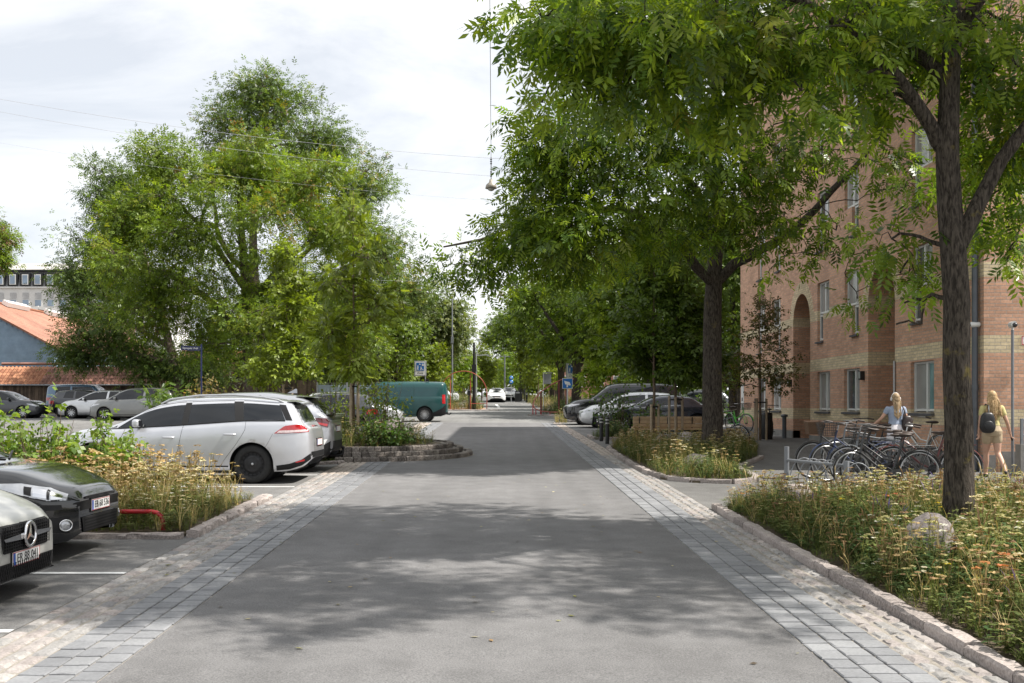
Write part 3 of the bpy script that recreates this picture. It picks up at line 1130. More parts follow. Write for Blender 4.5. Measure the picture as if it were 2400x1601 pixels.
MB().tube([(0, -0.35, ha + 0.2), (0, 28.8, ha + 0.2)], 0.11, 8).build('ridge', TILE_O, ro)

# small house between the trees
kh = thing('small_house', 'small pale blue house with orange tiles beside the big tree trunk', 'house', (-20.2, 76.0, gz(76)))
kb, ka = 4.65 - gz(76), 5.95 - gz(76)
b = MB()
b.prism([(0, 0), (4.0, 0), (4.0, kb), (2.0, ka), (0, kb)], -2.6, 2.6, 'X')
b.build('wall', PALEWALL, kh)
pit2 = math.atan2(ka - kb, 2.0)
tiled_roof(kh, (0, -0.25, kb - 0.1), -2.6, 2.85, 2.5, pit2, 0.25, 0.34, [(99, TILE_O)], 200, 8)
MB().box((2.605, 1.9, 1.2), (0.03, 0.45, 1.5)).build('door', mat('green_door', (0.05, 0.10, 0.08), 0.5), kh)

# pale hospital block far behind
HZ = 160.0
hp = thing('hospital_block', 'tall white building with grey mansard and window rows far behind the roofs', 'building', (-66, HZ, gz(HZ)))
g0 = gz(HZ)
MB().box((0, 6, (19.7 - g0) / 2), (34, 12, 19.7 - g0)).build('wall', WHITER, hp)
MANS = mat('mansard_grey', (0.24, 0.24, 0.245), 0.8, var=0.2, scale=1.2)
rf = MB()
zA, zB, zC = 19.7 - g0, 22.0 - g0, 23.7 - g0
rf.add([(-17.1, -0.1, zA), (17.1, -0.1, zA), (17.1, 12, zA), (-17.1, 12, zA), (-16.8, 0.5, zB), (16.8, 0.5, zB), (16.8, 11.5, zB), (-16.8, 11.5, zB)], [(0, 1, 5, 4), (1, 2, 6, 5), (2, 3, 7, 6), (3, 0, 4, 7)])
rf.build('mansard', MANS, hp)
MB().box((0, 6, zB + 0.13), (34.6, 12.2, 0.26)).build('cornice', BLACKM, hp)
rf = MB()
rf.add([(-17, 0, zB + 0.27), (17, 0, zB + 0.27), (17, 12, zB + 0.27), (-17, 12, zB + 0.27), (-13, 4, zC), (13, 4, zC), (13, 8, zC), (-13, 8, zC)], [(0, 1, 5, 4), (1, 2, 6, 5), (2, 3, 7, 6), (3, 0, 4, 7), (4, 5, 6, 7)])
rf.build('roof', mat('pale_roof', (0.40, 0.385, 0.36), 0.85, var=0.15, scale=0.7), hp)
PANEB = mat('pane_sky', (0.20, 0.27, 0.36), 0.1, spec=0.9, var=0.25, scale=0.4)
for k in range(17):
    x = -15.6 + k * 1.87
    wn = thing('dormer_window', None, None)
    wn.parent = hp
    MB().box((x, 0.02, zA + 1.05), (1.5, 0.5, 1.9)).build('surround', BLACKM, wn)
    MB().box((x, -0.245, zA + 1.05), (0.95, 0.06, 1.55)).build('frame', FRAMEW, wn)
    MB().box((x, -0.285, zA + 1.05), (0.72, 0.02, 1.3)).build('pane', PANEB, wn)
    wn = thing('window', None, None)
    wn.parent = hp
    MB().box((x, -0.03, zA - 2.5), (1.1, 0.05, 1.6)).build('frame', FRAMEW, wn)
    MB().box((x, -0.065, zA - 2.45), (0.9, 0.02, 0.9)).build('pane', PANEB, wn)
    MB().box((x, -0.065, zA - 1.4), (0.9, 0.03, 1.0)).build('blind', mat('blind_grey', (0.45, 0.45, 0.45), 0.7), wn)
MB().box((0, -0.08, zA - 0.12), (34.3, 0.2, 0.24)).build('string_course', WHITER, hp)
# low brick annex with a white fascia in front of it
ax = thing('brick_annex', 'low brick gable with white fascia in front of the white building', 'building', (-55.5, 130, gz(130)))
MB().prism([(-8, 0), (9, 0), (9, 9.6), (0, 10.9), (-8, 9.4)], 0, 8, 'Y').build('wall', mat('dark_brick_far', (0.16, 0.085, 0.065), 0.85), ax)
MB().bar((-8.4, -0.2, 9.5), (0, -0.2, 11.1), 0.3, 0.45).build('fascia', WHITER, ax)
MB().bar((0, -0.2, 11.1), (9, -0.2, 9.8), 0.3, 0.4).build('fascia', WHITER, ax)

# board fence left of the young trees
fn = thing('board_fence', 'dark brown vertical board fence behind the big tree trunk', 'fence', (-13.8, 64.5, gz(64.5)))
bm_ = MB().box((0, 0, 1.03), (0.125, 0.024, 2.06)).mesh('fence_board', BOARD)
rg = random.Random(3)
for k in range(46):
    piece('fence_board', bm_, fn, (-3.0 + k * 0.133, rg.uniform(-0.008, 0.008), 0), scl=(1, 1, rg.uniform(0.985, 1.015)))
for x in (-3.0, -1.0, 1.0, 3.0):
    MB().box((x, 0.07, 1.0), (0.1, 0.1, 2.0)).build('post', BOARD, fn)
gm = mat('graffiti_white', (0.30, 0.29, 0.27), 0.7)
b = MB()
for (cx_, r_) in ((-2.2, 0.32), (-1.5, 0.36), (1.1, 0.28)):
    b.tube([(cx_ + r_ * 1.3 * math.cos(a * 0.5), -0.02, 1.5 + r_ * math.sin(a * 0.5)) for a in range(13)], 0.012, 4)
b.build('graffiti_scrawl', gm, fn)
mf = thing('mesh_fence', 'pale blue wire mesh fence panel beside the board fence', 'fence', (-9.2, 64.2, gz(64.2)))
for x in (-1.5, 0.3, 2.1):
    MB().box((x, 0, 0.95), (0.06, 0.06, 1.9)).build('post', STEEL, mf)
b = MB()
for k in range(38):
    b.box((-1.5 + k * 0.097, 0, 0.95), (0.012, 0.012, 1.8))
for k in range(10):
    b.box((0.3, 0.013, 0.15 + k * 0.19), (3.6, 0.01, 0.012))
b.build('wire_mesh', STEEL, mf)
MB().box((0.3, 0.06, 0.9), (3.6, 0.01, 1.7)).build('tarpaulin', mat('tarp_blue', (0.35, 0.45, 0.52), 0.7), mf)
# garden fence left of the brick building and a far brick house
gf_ = thing('picket_fence', 'dark picket fence in front of the hedge left of the brick building', 'fence', (7.6, 46.5, gz(46.5)))
pk = MB().box((0, 0, 0.55), (0.05, 0.03, 1.1)).mesh('picket', BLACKM)
for k in range(26):
    piece('picket', pk, gf_, (-0.9 + k * 0.13, 0, 0))
for z in (0.25, 1.0):
    MB().box((0.75, 0.03, z), (3.5, 0.03, 0.07)).build('rail', BLACKM, gf_)
fb = thing('far_brick_house', 'distant red brick house behind the street trees on the right', 'house', (17.0, 150, gz(150)))
MB().box((0, 5, 4.5), (18, 10, 9)).build('wall', mat('far_brick', (0.36, 0.19, 0.14), 0.85), fb)
MB().prism([(-0.5, 9), (10.5, 9), (5, 12)], -9.4, 9.4, 'X').build('roof', TILE_B, fb)
for k in range(6):
    for zz in (2.2, 5.6):
        wn = thing('window', None, None)
        wn.parent = fb
        MB().box((-7.5 + k * 2.6, -0.03, zz), (1.3, 0.06, 1.6)).build('frame', FRAMEW, wn)
        MB().box((-7.5 + k * 2.6, -0.07, zz), (1.05, 0.02, 1.35)).build('pane', GLASS, wn)

# ------------------------------------------------------------------ round island with three cobble steps
isl = thing('cobble_island', 'rounded planting island edged with three cobble steps in the road', 'planter', (-3.45, 26.9, gz(26.9)))
cob = []
for k in range(6):
    rg = random.Random(200 + k)
    b = MB()
    rg2 = rg
    vs = []
    for (zz, sc) in ((-0.5, 0.98), (0.25, 1.0), (0.5, 0.84)):
        for (dx, dy) in ((-1, -1), (0, -1.05), (1, -1), (1.04, 0), (1, 1), (0, 1.05), (-1, 1), (-1.04, 0)):
            vs.append((dx * 0.5 * sc + rg.uniform(-0.05, 0.05), dy * 0.5 * sc + rg.uniform(-0.05, 0.05), zz + rg.uniform(-0.05, 0.05)))
    vs.append((0, 0, 0.53))
    fs = [(i * 8 + j, i * 8 + (j + 1) % 8, (i + 1) * 8 + (j + 1) % 8, (i + 1) * 8 + j) for i in range(2) for j in range(8)] + [(16 + j, 16 + (j + 1) % 8, 24) for j in range(8)]
    b.add(vs, fs)
    cob.append(b.mesh('cobble', COBBLE))
rg = random.Random(4)
TIERS = [(2.80, 2.55, 0.0, 0.105), (2.56, 2.31, 0.105, 0.105), (2.32, 2.07, 0.21, 0.105)]
for (ra, rbb, z0, hh) in TIERS:
    th = -math.pi * 0.62
    while th < math.pi * 0.42:
        L = rg.uniform(0.15, 0.23)
        dth = L / ((ra + rbb) / 2)
        tm = th + dth / 2
        x, y = ra * math.cos(tm), rbb * math.sin(tm)
        if x > -0.12:
            piece('cobble', cob[rg.randrange(6)], isl, (x, y, z0 + hh / 2 + 0.01 + SLOPE * y), rot=(0, 0, math.atan2(y / rbb ** 2, x / ra ** 2)), scl=(0.17, L * 1.0, hh * rg.uniform(0.95, 1.08)))
        th += dth
    ring = MB()
    P = []
    for k in range(33):
        a = -math.pi / 2 + math.pi * k / 32
        P.append([((ra - 0.02) * math.cos(a), (rbb - 0.02) * math.sin(a), z0 - 0.02 + SLOPE * rbb * math.sin(a)), ((ra - 0.02) * math.cos(a), (rbb - 0.02) * math.sin(a), z0 + hh * 0.75 + SLOPE * rbb * math.sin(a)), ((ra - 0.5) * math.cos(a), (rbb - 0.5) * math.sin(a), z0 + hh * 0.75 + SLOPE * rbb * math.sin(a))])
    ring.grid(P, False).build('mortar_bed', SANDY, isl)
rim = MB()
P = [[(2.93 * math.cos(a), 2.68 * math.sin(a), SLOPE * 2.68 * math.sin(a) + 0.011), (2.75 * math.cos(a), 2.5 * math.sin(a), SLOPE * 2.5 * math.sin(a) + 0.013)] for a in [-math.pi / 2 + math.pi * k / 32 for k in range(33)]]
rim.grid(P, False).build('mortar_rim', SANDY, isl)

# ------------------------------------------------------------------ trees
LEAF = col_mat('leaf', 0.42, 0.45, 0.52, (1.0, 1.0, 0.35))
LEAFG = col_mat('leaf_glossy', 0.34, 0.5, 0.60, (1.18, 1.18, 0.42))
LEAFGAIN = np.array([2.05, 1.78, 1.40])


def bark_mat(name, a, b, lichen=None, sc=1.0):
    m, t, p = _new(name)
    p.inputs['Roughness'].default_value = 0.92
    p.inputs['Specular IOR Level'].default_value = 0.2
    geo = node(t, 'ShaderNodeNewGeometry')
    mpn = node(t, 'ShaderNodeMapping')
    mpn.inputs['Scale'].default_value = (30 * sc, 30 * sc, 6.5 * sc)
    t.links.new(geo.outputs['Position'], mpn.inputs['Vector'])
    vo = node(t, 'ShaderNodeTexNoise', Scale=1.3, Detail=6, Roughness=0.6, Distortion=0.6)
    t.links.new(mpn.outputs[0], vo.inputs['Vector'])
    rr = node(t, 'ShaderNodeValToRGB')
    rr.color_ramp.elements[0].position = 0.38
    rr.color_ramp.elements[0].color = (*a, 1)
    rr.color_ramp.elements[1].position = 0.62
    rr.color_ramp.elements[1].color = (*b, 1)
    t.links.new(vo.outputs['Fac'], rr.inputs['Fac'])
    c = rr.outputs[0]
    if lichen:
        n2 = node(t, 'ShaderNodeTexNoise', Scale=3.0, Detail=6, Roughness=0.65)
        t.links.new(geo.outputs['Position'], n2.inputs['Vector'])
        mr = node(t, 'ShaderNodeMapRange')
        mr.inputs['From Min'].default_value = 0.60
        mr.inputs['From Max'].default_value = 0.68
        t.links.new(n2.outputs['Fac'], mr.inputs['Value'])
        ml = node(t, 'ShaderNodeMath', operation='MULTIPLY')
        ml.inputs[1].default_value = 0.6
        t.links.new(mr.outputs[0], ml.inputs[0])
        mxn = node(t, 'ShaderNodeMixRGB')
        mxn.inputs[2].default_value = (*lichen, 1)
        t.links.new(ml.outputs[0], mxn.inputs[0])
        t.links.new(c, mxn.inputs[1])
        c = mxn.outputs[0]
    t.links.new(c, p.inputs['Base Color'])
    bu = node(t, 'ShaderNodeBump', Strength=1.0, Distance=0.035)
    t.links.new(vo.outputs['Fac'], bu.inputs['Height'])
    t.links.new(bu.outputs[0], p.inputs['Normal'])
    MATS[name] = m
    return m


BARK = bark_mat('ash_bark', (0.026, 0.021, 0.017), (0.105, 0.088, 0.072), (0.20, 0.16, 0.045))
BARK2 = bark_mat('locust_bark', (0.06, 0.045, 0.035), (0.19, 0.15, 0.115), None, 0.5)
BARKY = bark_mat('young_bark', (0.12, 0.085, 0.06), (0.24, 0.18, 0.13), None, 1.0)


def unit(a):
    return a / np.maximum(np.linalg.norm(a, axis=-1, keepdims=True), 1e-9)


def leaf_template(nl, ln, wd, rach, fold=0.0):
    """a compound leaf: leaflets (one bent quad each) along a rachis on +x"""
    vs, fs = [], []

    def leaflet(base, ang, s):
        ca, sa = math.cos(ang), math.sin(ang)
        pts = [(0, 0, 0), (0.45 * ln * s, wd * s / 2, -0.12 * ln * s), (ln * s, 0, -0.30 * ln * s), (0.45 * ln * s, -wd * s / 2, -0.12 * ln * s)]
        b = len(vs)
        for (x, y, z) in pts:
            vs.append((base + x * ca - y * sa, x * sa + y * ca, z + fold * abs(y)))
        fs.append((b, b + 1, b + 2, b + 3))
    npair = (nl - 1) // 2
    for k in range(npair):
        u = rach * (0.25 + 0.75 * k / max(1, npair))
        s = 0.8 + 0.3 * math.sin(math.pi * (k + 1) / (npair + 1))
        leaflet(u, R(58), s)
        leaflet(u, -R(58), s)
    leaflet(rach, 0, 1.05)
    return np.array(vs), np.array(fs)


def scatter(T, F, pos, axis, nrm, scale):
    """place n copies of template (T, F): returns verts, quads, owner index"""
    a = unit(axis)
    b = unit(np.cross(nrm, a))
    c = np.cross(a, b)
    V = pos[:, None, :] + scale[:, None, None] * (T[None, :, 0, None] * a[:, None, :] + T[None, :, 1, None] * b[:, None, :] + T[None, :, 2, None] * c[:, None, :])
    n, k = len(pos), len(T)
    Q = F[None] + (np.arange(n) * k)[:, None, None]
    return V.reshape(-1, 3), Q.reshape(-1, F.shape[1]), np.repeat(np.arange(n), k)


def tint(rng, n, cols, jit=0.18):
    """n leaf colours drawn between natural swatches"""
    cols = np.array(cols)
    k = rng.integers(0, len(cols), n)
    k2 = rng.integers(0, len(cols), n)
    u = rng.random(n)[:, None]
    c = cols[k] * u + cols[k2] * (1 - u)
    return c * (1 + jit * rng.standard_normal(n))[:, None].clip(0.5, 1.6)


def curve_pts(p0, p1, sag, n, rng, wob=0.0):
    p0, p1 = np.asarray(p0, float), np.asarray(p1, float)
    t = np.linspace(0, 1, n)[:, None]
    P = p0 * (1 - t) + p1 * t
    P[:, 2] += (np.sin(t[:, 0] * math.pi) * sag)
    if wob:
        L = np.linalg.norm(p1 - p0)
        wv_ = rng.standard_normal((n, 3)) * wob * L
        wv_[0] = wv_[-1] = 0
        P += wv_
    return P


def make_tree(name, label, base, trunk, limbs, lobes, leaf, nclump, nleaf, cols, bark, seed, cat='tree', group=None, lsize=1.0, droop=0.5, spread=0.55, tw=0.02, leafmat=None, extra_cols=None, twigs=True, brad=0.10, up=0.25):
    """trunk, limbs: lists of ((x,y,z),radius) relative to the base; lobes: (x,y,z,rx,ry,rz,weight)"""
    rng = np.random.default_rng(seed)
    root = thing(name, label, cat, base, 0, group)
    tb = MB()
    nodes, nrad = [], []

    def limb(pts, n=12, wob=0.012, sides=10):
        xs = np.linspace(0, 1, len(pts))
        P = np.array([p[0] for p in pts], float)
        Rr = np.array([p[1] for p in pts], float)
        u = np.linspace(0, 1, n)
        Q = np.stack([pchip(xs, P[:, k], u) for k in range(3)], 1)
        L = np.linalg.norm(P[-1] - P[0])
        Q[1:-1] += rng.standard_normal((n - 2, 3)) * wob * L * 0.4
        rr = np.interp(u, xs, Rr)
        tb.tube(Q, list(rr), sides, caps=True)
        for q, r_ in zip(Q, rr):
            nodes.append(q)
            nrad.append(r_)

    limb(trunk, 16, 0.004, 14)
    for lb in limbs:
        limb(lb)
    lob = np.array([l[:6] for l in lobes], float)
    order = np.argsort(np.linalg.norm(lob[:, :3] - np.array(trunk[-1][0]), axis=1))
    twb = MB()
    hasb = []
    for i in order:                                  # a branch to every lobe
        c = lob[i, :3]
        N = np.array(nodes)
        dd = np.linalg.norm(N - c, axis=1) + 1.2 * np.maximum(0, N[:, 2] - c[2])
        j = int(np.argmin(dd))
        P = curve_pts(N[j], c, up * np.linalg.norm(c - N[j]) * 0.4, 7, rng, 0.025)
        r0 = min(nrad[j] * 0.75, brad)
        rr = np.linspace(r0, max(0.012, r0 * 0.35), 7)
        twb.tube(P, list(rr), 6, caps=False)
        for q, r_ in zip(P[1:], rr[1:]):
            nodes.append(q)
            nrad.append(r_)
    N = np.array(nodes)
    # leaf clumps
    wts = np.array([l[6] if len(l) > 6 else 1.0 for l in lobes], float)
    k = rng.choice(len(lobes), nclump, p=wts / wts.sum())
    d = unit(rng.standard_normal((nclump, 3)))
    rad = rng.random(nclump) ** (1 / 2.4)
    C = lob[k, :3] + d * rad[:, None] * lob[k, 3:6]
    if twigs:
        for i in range(nclump):
            j = int(np.argmin(np.linalg.norm(N - C[i], axis=1)))
            if np.linalg.norm(N[j] - C[i]) < 4:
                twb.tube(curve_pts(N[j], C[i], 0.12, 4, rng, 0.03), [tw, tw * 0.8, tw * 0.6, tw * 0.4], 3, caps=False)
    ci = rng.integers(0, nclump, nleaf)
    off = rng.standard_normal((nleaf, 3)) * spread * np.array([1, 1, 0.72])
    pos = C[ci] + off
    axis = unit(off) * 0.8 + d[ci] * 0.45 + rng.standard_normal((nleaf, 3)) * 0.45
    axis[:, 2] -= droop
    nrm = rng.standard_normal((nleaf, 3)) * 0.55
    nrm[:, 2] += 1.0
    T, F = leaf
    V, Q, own = scatter(T, F, pos, axis, nrm, lsize * rng.uniform(0.7, 1.25, nleaf))
    lc = tint(rng, nleaf, cols)
    lc *= LEAFGAIN
    shade = rng.normal(1.0, 0.22, nclump)             # whole sprays tinted lighter or darker, imitating light and shade in the crown
    lc *= shade[ci][:, None].clip(0.55, 1.6)
    if extra_cols is not None:                        # sprays of another colour (seed pods, young yellow leaves)
        for (frac, ec) in extra_cols:
            pick = rng.random(nclump) < frac
            mk = pick[ci] & (rng.random(nleaf) < 0.7)
            lc[mk] = tint(rng, int(mk.sum()), ec) * 1.3
    tb.build('trunk', bark, root)
    if twb.v:
        twb.build('branches', bark, root)['kind'] = 'stuff'
    fast_mesh('crown', V, Q, leafmat or LEAF, lc[own], root)
    return root


def ell_lobes(rng, c, r, n, size, shell=0.75, zmin=None, xmin=None):
    """n lobe ellipsoids spread through a crown ellipsoid"""
    out_ = []
    while len(out_) < n:
        d = unit(rng.standard_normal((1, 3)))[0]
        rr = rng.random() ** (1 / 3.0) if rng.random() > shell else rng.uniform(0.72, 1.0)
        p = np.array(c) + d * rr * np.array(r)
        if zmin is not None and p[2] < zmin:
            continue
        s = size * rng.uniform(0.7, 1.25)
        if xmin is not None and p[0] - s < xmin:
            continue
        out_.append((p[0], p[1], p[2], s, s, s * 0.75, s ** 2))
    return out_


ASHLEAF = leaf_template(7, 0.118, 0.038, 0.22)
ASHLEAF7 = leaf_template(7, 0.135, 0.044, 0.25)
LOCUST = leaf_template(11, 0.13, 0.055, 0.36)
FEATHER = leaf_template(5, 0.17, 0.062, 0.26)
SPRAY5 = leaf_template(5, 0.20, 0.10, 0.22)
SIMPLE3 = leaf_template(3, 0.13, 0.085, 0.10)
ASHC = [(0.045, 0.092, 0.020), (0.070, 0.130, 0.023), (0.10, 0.165, 0.026), (0.036, 0.075, 0.021), (0.13, 0.19, 0.026), (0.11, 0.17, 0.024)]
rng0 = np.random.default_rng(77)

# --- the near ash: trunk in the yarrow bed, crown over the road and out of frame
T1 = Vector((5.24, 12.0, gz(12.0)))


def lp(px, py, y, r_, wt=None, base=None):           # a spray of foliage surveyed in the photograph
    q = at(px, py, y) - base
    return (q.x, q.y, q.z, r_, r_, r_ * 0.6, wt if wt else r_ * r_)


lob = ell_lobes(rng0, (0.1, -1.0, 9.0), (4.5, 3.5, 2.0), 26, 1.3, 0.7, 7.9, -4.8)          # the crown above the picture
low = [(1270, 40, 11, .3), (1235, 112, 12, .15), (1310, 95, 11.5, .4), (1270, 240, 12.5, .22), (1330, 165, 11.5, .45), (1390, 60, 11, .5), (1400, 165, 11, .45), (1380, 225, 11.5, .35), (1430, 110, 10.8, .6), (1450, 200, 11, .5), (1540, 60, 10.5, .6), (1560, 170, 10.8, .55), (1650, 110, 11, .55), (1660, 215, 11.5, .42), (1750, 50, 11, .6), (1770, 170, 11.5, .45), (1850, 90, 11, .5), (1880, 215, 11, .36), (1960, 60, 11, .5), (1990, 170, 11.5, .4), (2070, 90, 12.6, .45), (2130, 30, 12.8, .5), (2230, 20, 11, .45), (2310, 60, 11.5, .55), (2380, 150, 12, .5), (2300, 190, 12.8, .4), (2340, 280, 13, .4), (2390, 330, 12.6, .35), (2060, 235, 12.7, .34), (1930, 300, 12.5, .26), (2110, 640, 12.6, .22), (2120, 710, 12.6, .18), (2090, 560, 12.6, .20), (2160, 760, 12.4, .12), (2320, 470, 13, .35), (2390, 540, 13, .3), (2360, 610, 13, .22)]
lob = [l[:6] + (l[6] * 0.55,) for l in lob]
low += [(1700, 30, 11.5, .5), (1820, 40, 12, .5), (1900, 140, 12.5, .4), (2030, 30, 12, .5), (2010, 250, 12.8, .35), (2110, 150, 13, .4), (2180, 90, 13.2, .4), (2270, 130, 13, .5), (2360, 50, 12.5, .5), (2250, 280, 13.2, .3), (2390, 240, 12.5, .4), (2310, 380, 13.4, .4), (2380, 430, 13.4, .4), (2270, 400, 13.6, .25), (2350, 520, 13.6, .3), (2080, 330, 13.2, .25), (2140, 600, 12.8, .18), (2100, 760, 12.6, .12)]
lob += [lp(px, py, y, r_ * 1.0, None, T1) for (px, py, y, r_) in low]
make_tree('ash_tree', 'nearest ash tree with thick dark trunk rising from the yarrow bed', T1,
          [((0, 0, -0.1), 0.215), ((0.0, 0, 0.35), 0.172), ((-0.03, 0, 1.5), 0.150), ((-0.06, 0, 3.0), 0.142), ((-0.10, 0.05, 4.1), 0.132), ((-0.10, 0.05, 5.6), 0.10), ((-0.2, 0.1, 7.6), 0.07), ((-0.3, 0, 9.6), 0.04)],
          [[((-0.02, 0, 3.35), 0.10), ((0.28, -0.02, 4.0), 0.085), ((0.75, -0.1, 4.75), 0.072), ((1.6, -0.2, 5.8), 0.055), ((2.6, -0.3, 7.0), 0.035)],
           [((-0.12, 0.03, 4.35), 0.09), ((-0.45, 0, 4.85), 0.075), ((-1.2, -0.2, 5.6), 0.06), ((-2.6, -0.3, 6.2), 0.04), ((-4.2, -0.4, 6.0), 0.02)],
           [((-0.12, 0.03, 5.2), 0.08), ((-0.7, 0.8, 6.2), 0.06), ((-1.8, 1.6, 7.4), 0.04), ((-2.8, 2.2, 8.2), 0.02)],
           [((-0.12, 0.05, 5.6), 0.08), ((0.3, -0.9, 6.6), 0.06), ((0.5, -1.9, 7.8), 0.03)]],
          lob, ASHLEAF, 640, 15500, ASHC, BARK, 1, group='ash trees along the right side', droop=0.7, spread=0.21, tw=0.009, leafmat=LEAFG, brad=0.035, extra_cols=[(0.05, [(0.16, 0.17, 0.02), (0.12, 0.16, 0.02)])])

# --- the second ash in the shaded bed
T2 = Vector((5.22, 25.6, gz(25.6)))
lob = ell_lobes(rng0, (-0.4, -1.6, 11.0), (4.6, 4.6, 1.6), 12, 1.2, 0.7, None, -5.0)
low = [(1270, 310, 22, .7), (1300, 390, 22, .7), (1240, 420, 23, .45), (1215, 485, 23, .5), (1290, 480, 22, .8), (1320, 330, 22, .9), (1330, 440, 22, .8), (1400, 280, 22, .8), (1420, 380, 22, .7), (1500, 330, 22, .8), (1560, 270, 22, .8), (1640, 340, 23, .8), (1185, 560, 23.5, .55), (1240, 570, 23, .8), (1290, 550, 22, .9), (1380, 530, 22, .9), (1460, 480, 22, .8), (1540, 440, 22, .8), (1620, 460, 22, .8), (1700, 420, 22, .8), (1090, 620, 24, .5), (1040, 625, 24, .45), (1150, 640, 24, .6), (1090, 675, 24, .35), (1250, 630, 23.5, .6), (1330, 620, 23.5, .6), (1480, 560, 23, .7), (1560, 540, 23, .7), (1650, 560, 23, .6), (1740, 500, 23, .7), (1800, 430, 22.5, .6), (1790, 560, 23, .5), (1760, 330, 23, .8), (1830, 350, 22, .6), (1850, 520, 23, .45), (1900, 430, 22.5, .4), (1800, 640, 23.5, .35), (1840, 600, 23.5, .3), (1950, 350, 22, .5), (1960, 540, 22.5, .45), (2010, 470, 22, .4), (2040, 600, 23, .4), (2090, 680, 23, .3), (1980, 640, 23, .3), (1410, 610, 24, .5), (1880, 280, 22, .6), (1700, 250, 22, .7), (2060, 380, 22, .5), (2120, 440, 22, .45), (2010, 700, 23, .25), (2130, 640, 23, .35), (1930, 600, 23, .3)]
lob += [lp(px, py, y, r_ * 0.95, None, T2) for (px, py, y, r_) in low]
make_tree('ash_tree', 'second ash tree in the shaded bed, branches reaching far over the road', T2,
          [((0.05, 0, -0.1), 0.31), ((0.03, 0, 0.5), 0.255), ((0, 0, 1.8), 0.228), ((0, 0, 3.4), 0.215), ((0.05, 0, 4.4), 0.19), ((0.15, 0, 5.6), 0.15), ((0.1, 0, 7.5), 0.11), ((0, 0, 10), 0.05)],
          [[((0, -0.05, 4.2), 0.13), ((-0.9, -0.4, 5.0), 0.115), ((-2.1, -0.8, 5.75), 0.10), ((-3.2, -1.0, 5.8), 0.08), ((-4.6, -1.1, 5.3), 0.05), ((-6.4, -1.2, 4.9), 0.02)],
           [((0.05, 0, 4.2), 0.13), ((0.7, -0.3, 4.75), 0.12), ((1.5, -0.7, 5.2), 0.10), ((2.6, -1.3, 6.3), 0.07), ((3.6, -1.8, 7.5), 0.03)],
           [((0.1, 0, 5.2), 0.11), ((-0.8, -0.8, 6.6), 0.09), ((-2.2, -1.6, 8.0), 0.06), ((-4.0, -2.0, 9.0), 0.03)],
           [((0.1, 0, 5.4), 0.10), ((0.2, 1.2, 7.0), 0.07), ((-0.5, 2.4, 9.0), 0.03)]],
          lob, ASHLEAF7, 600, 12800, ASHC, BARK, 2, group='ash trees along the right side', droop=0.55, spread=0.26, tw=0.014, leafmat=LEAFG, lsize=1.05, brad=0.06, extra_cols=[(0.04, [(0.15, 0.17, 0.02), (0.11, 0.16, 0.02)])])

# --- honey locusts and dark tree on the left, beyond the parked cars
LOCC = [(0.070, 0.125, 0.020), (0.095, 0.16, 0.024), (0.125, 0.185, 0.028), (0.055, 0.10, 0.024)]
LOCD = [(0.048, 0.090, 0.030), (0.065, 0.112, 0.034), (0.080, 0.13, 0.038), (0.042, 0.078, 0.028)]
PODS = [(0.03, [(0.22, 0.17, 0.03), (0.17, 0.09, 0.03), (0.24, 0.22, 0.03)]), (0.05, [(0.19, 0.22, 0.03), (0.23, 0.25, 0.03)])]
rngL = np.random.default_rng(5)


def lobes_px(spec, y0, n_in, size, seed, base):
    """spec: crown silhouette cells (px, py, radius px, depth jitter m) surveyed at distance y0"""
    rg_ = np.random.default_rng(seed)
    out_ = []
    for (px, py, r_, dj) in spec:
        p = at(px, py, y0)
        rm = r_ * y0 / FPX
        for k in range(n_in):
            q = rg_.standard_normal(3) * rm * 0.45
            s = size * rg_.uniform(0.75, 1.25)
            out_.append((p.x + q[0] - base[0], p.y + q[1] * 1.4 + rg_.uniform(-dj, dj) - base[1], p.z + q[2] - base[2], s, s, s * 0.62, s * s))
    return out_


TA = Vector((-14.6, 66.0, gz(66)))
lob = lobes_px([(575, 215, 40, 1.5), (640, 200, 40, 1.5), (680, 255, 45, 1.5), (560, 280, 55, 2), (640, 300, 70, 2.5), (730, 340, 50, 2), (775, 350, 30, 1), (560, 370, 80, 2.5), (690, 410, 80, 3), (820, 450, 45, 2), (850, 440, 30, 1.5), (830, 530, 55, 2), (870, 560, 35, 1.5), (915, 620, 45, 2), (860, 650, 70, 2.5), (930, 690, 45, 2), (760, 520, 80, 3)], 66, 3, 1.5, 31, TA)
make_tree('locust_tree', 'tallest locust tree behind, its top standing above the others on the left', TA,
          [((0, 0, -0.1), 0.5), ((0.1, 0, 2), 0.40), ((-0.2, 0, 6), 0.34), ((-0.3, 0, 11), 0.24), ((0.2, 0, 16), 0.14), ((0.6, 0, 19.5), 0.05)],
          [[((-0.2, 0, 6), 0.2), ((2.0, 0, 9), 0.16), ((5.0, 0, 12), 0.08)], [((-0.3, 0, 8), 0.2), ((-2.5, 0, 11), 0.15), ((-3, 0, 15), 0.06)], [((-0.2, 0, 5.5), 0.2), ((4, 0, 7.2), 0.14), ((8, 0, 9), 0.05)]],
          lob, FEATHER, 600, 18500, LOCD, BARK2, 11, group='big locust trees on the left', lsize=1.0, droop=0.25, spread=0.52, tw=0.03, extra_cols=PODS)
TB = Vector((-13.6, 58.0, gz(58)))
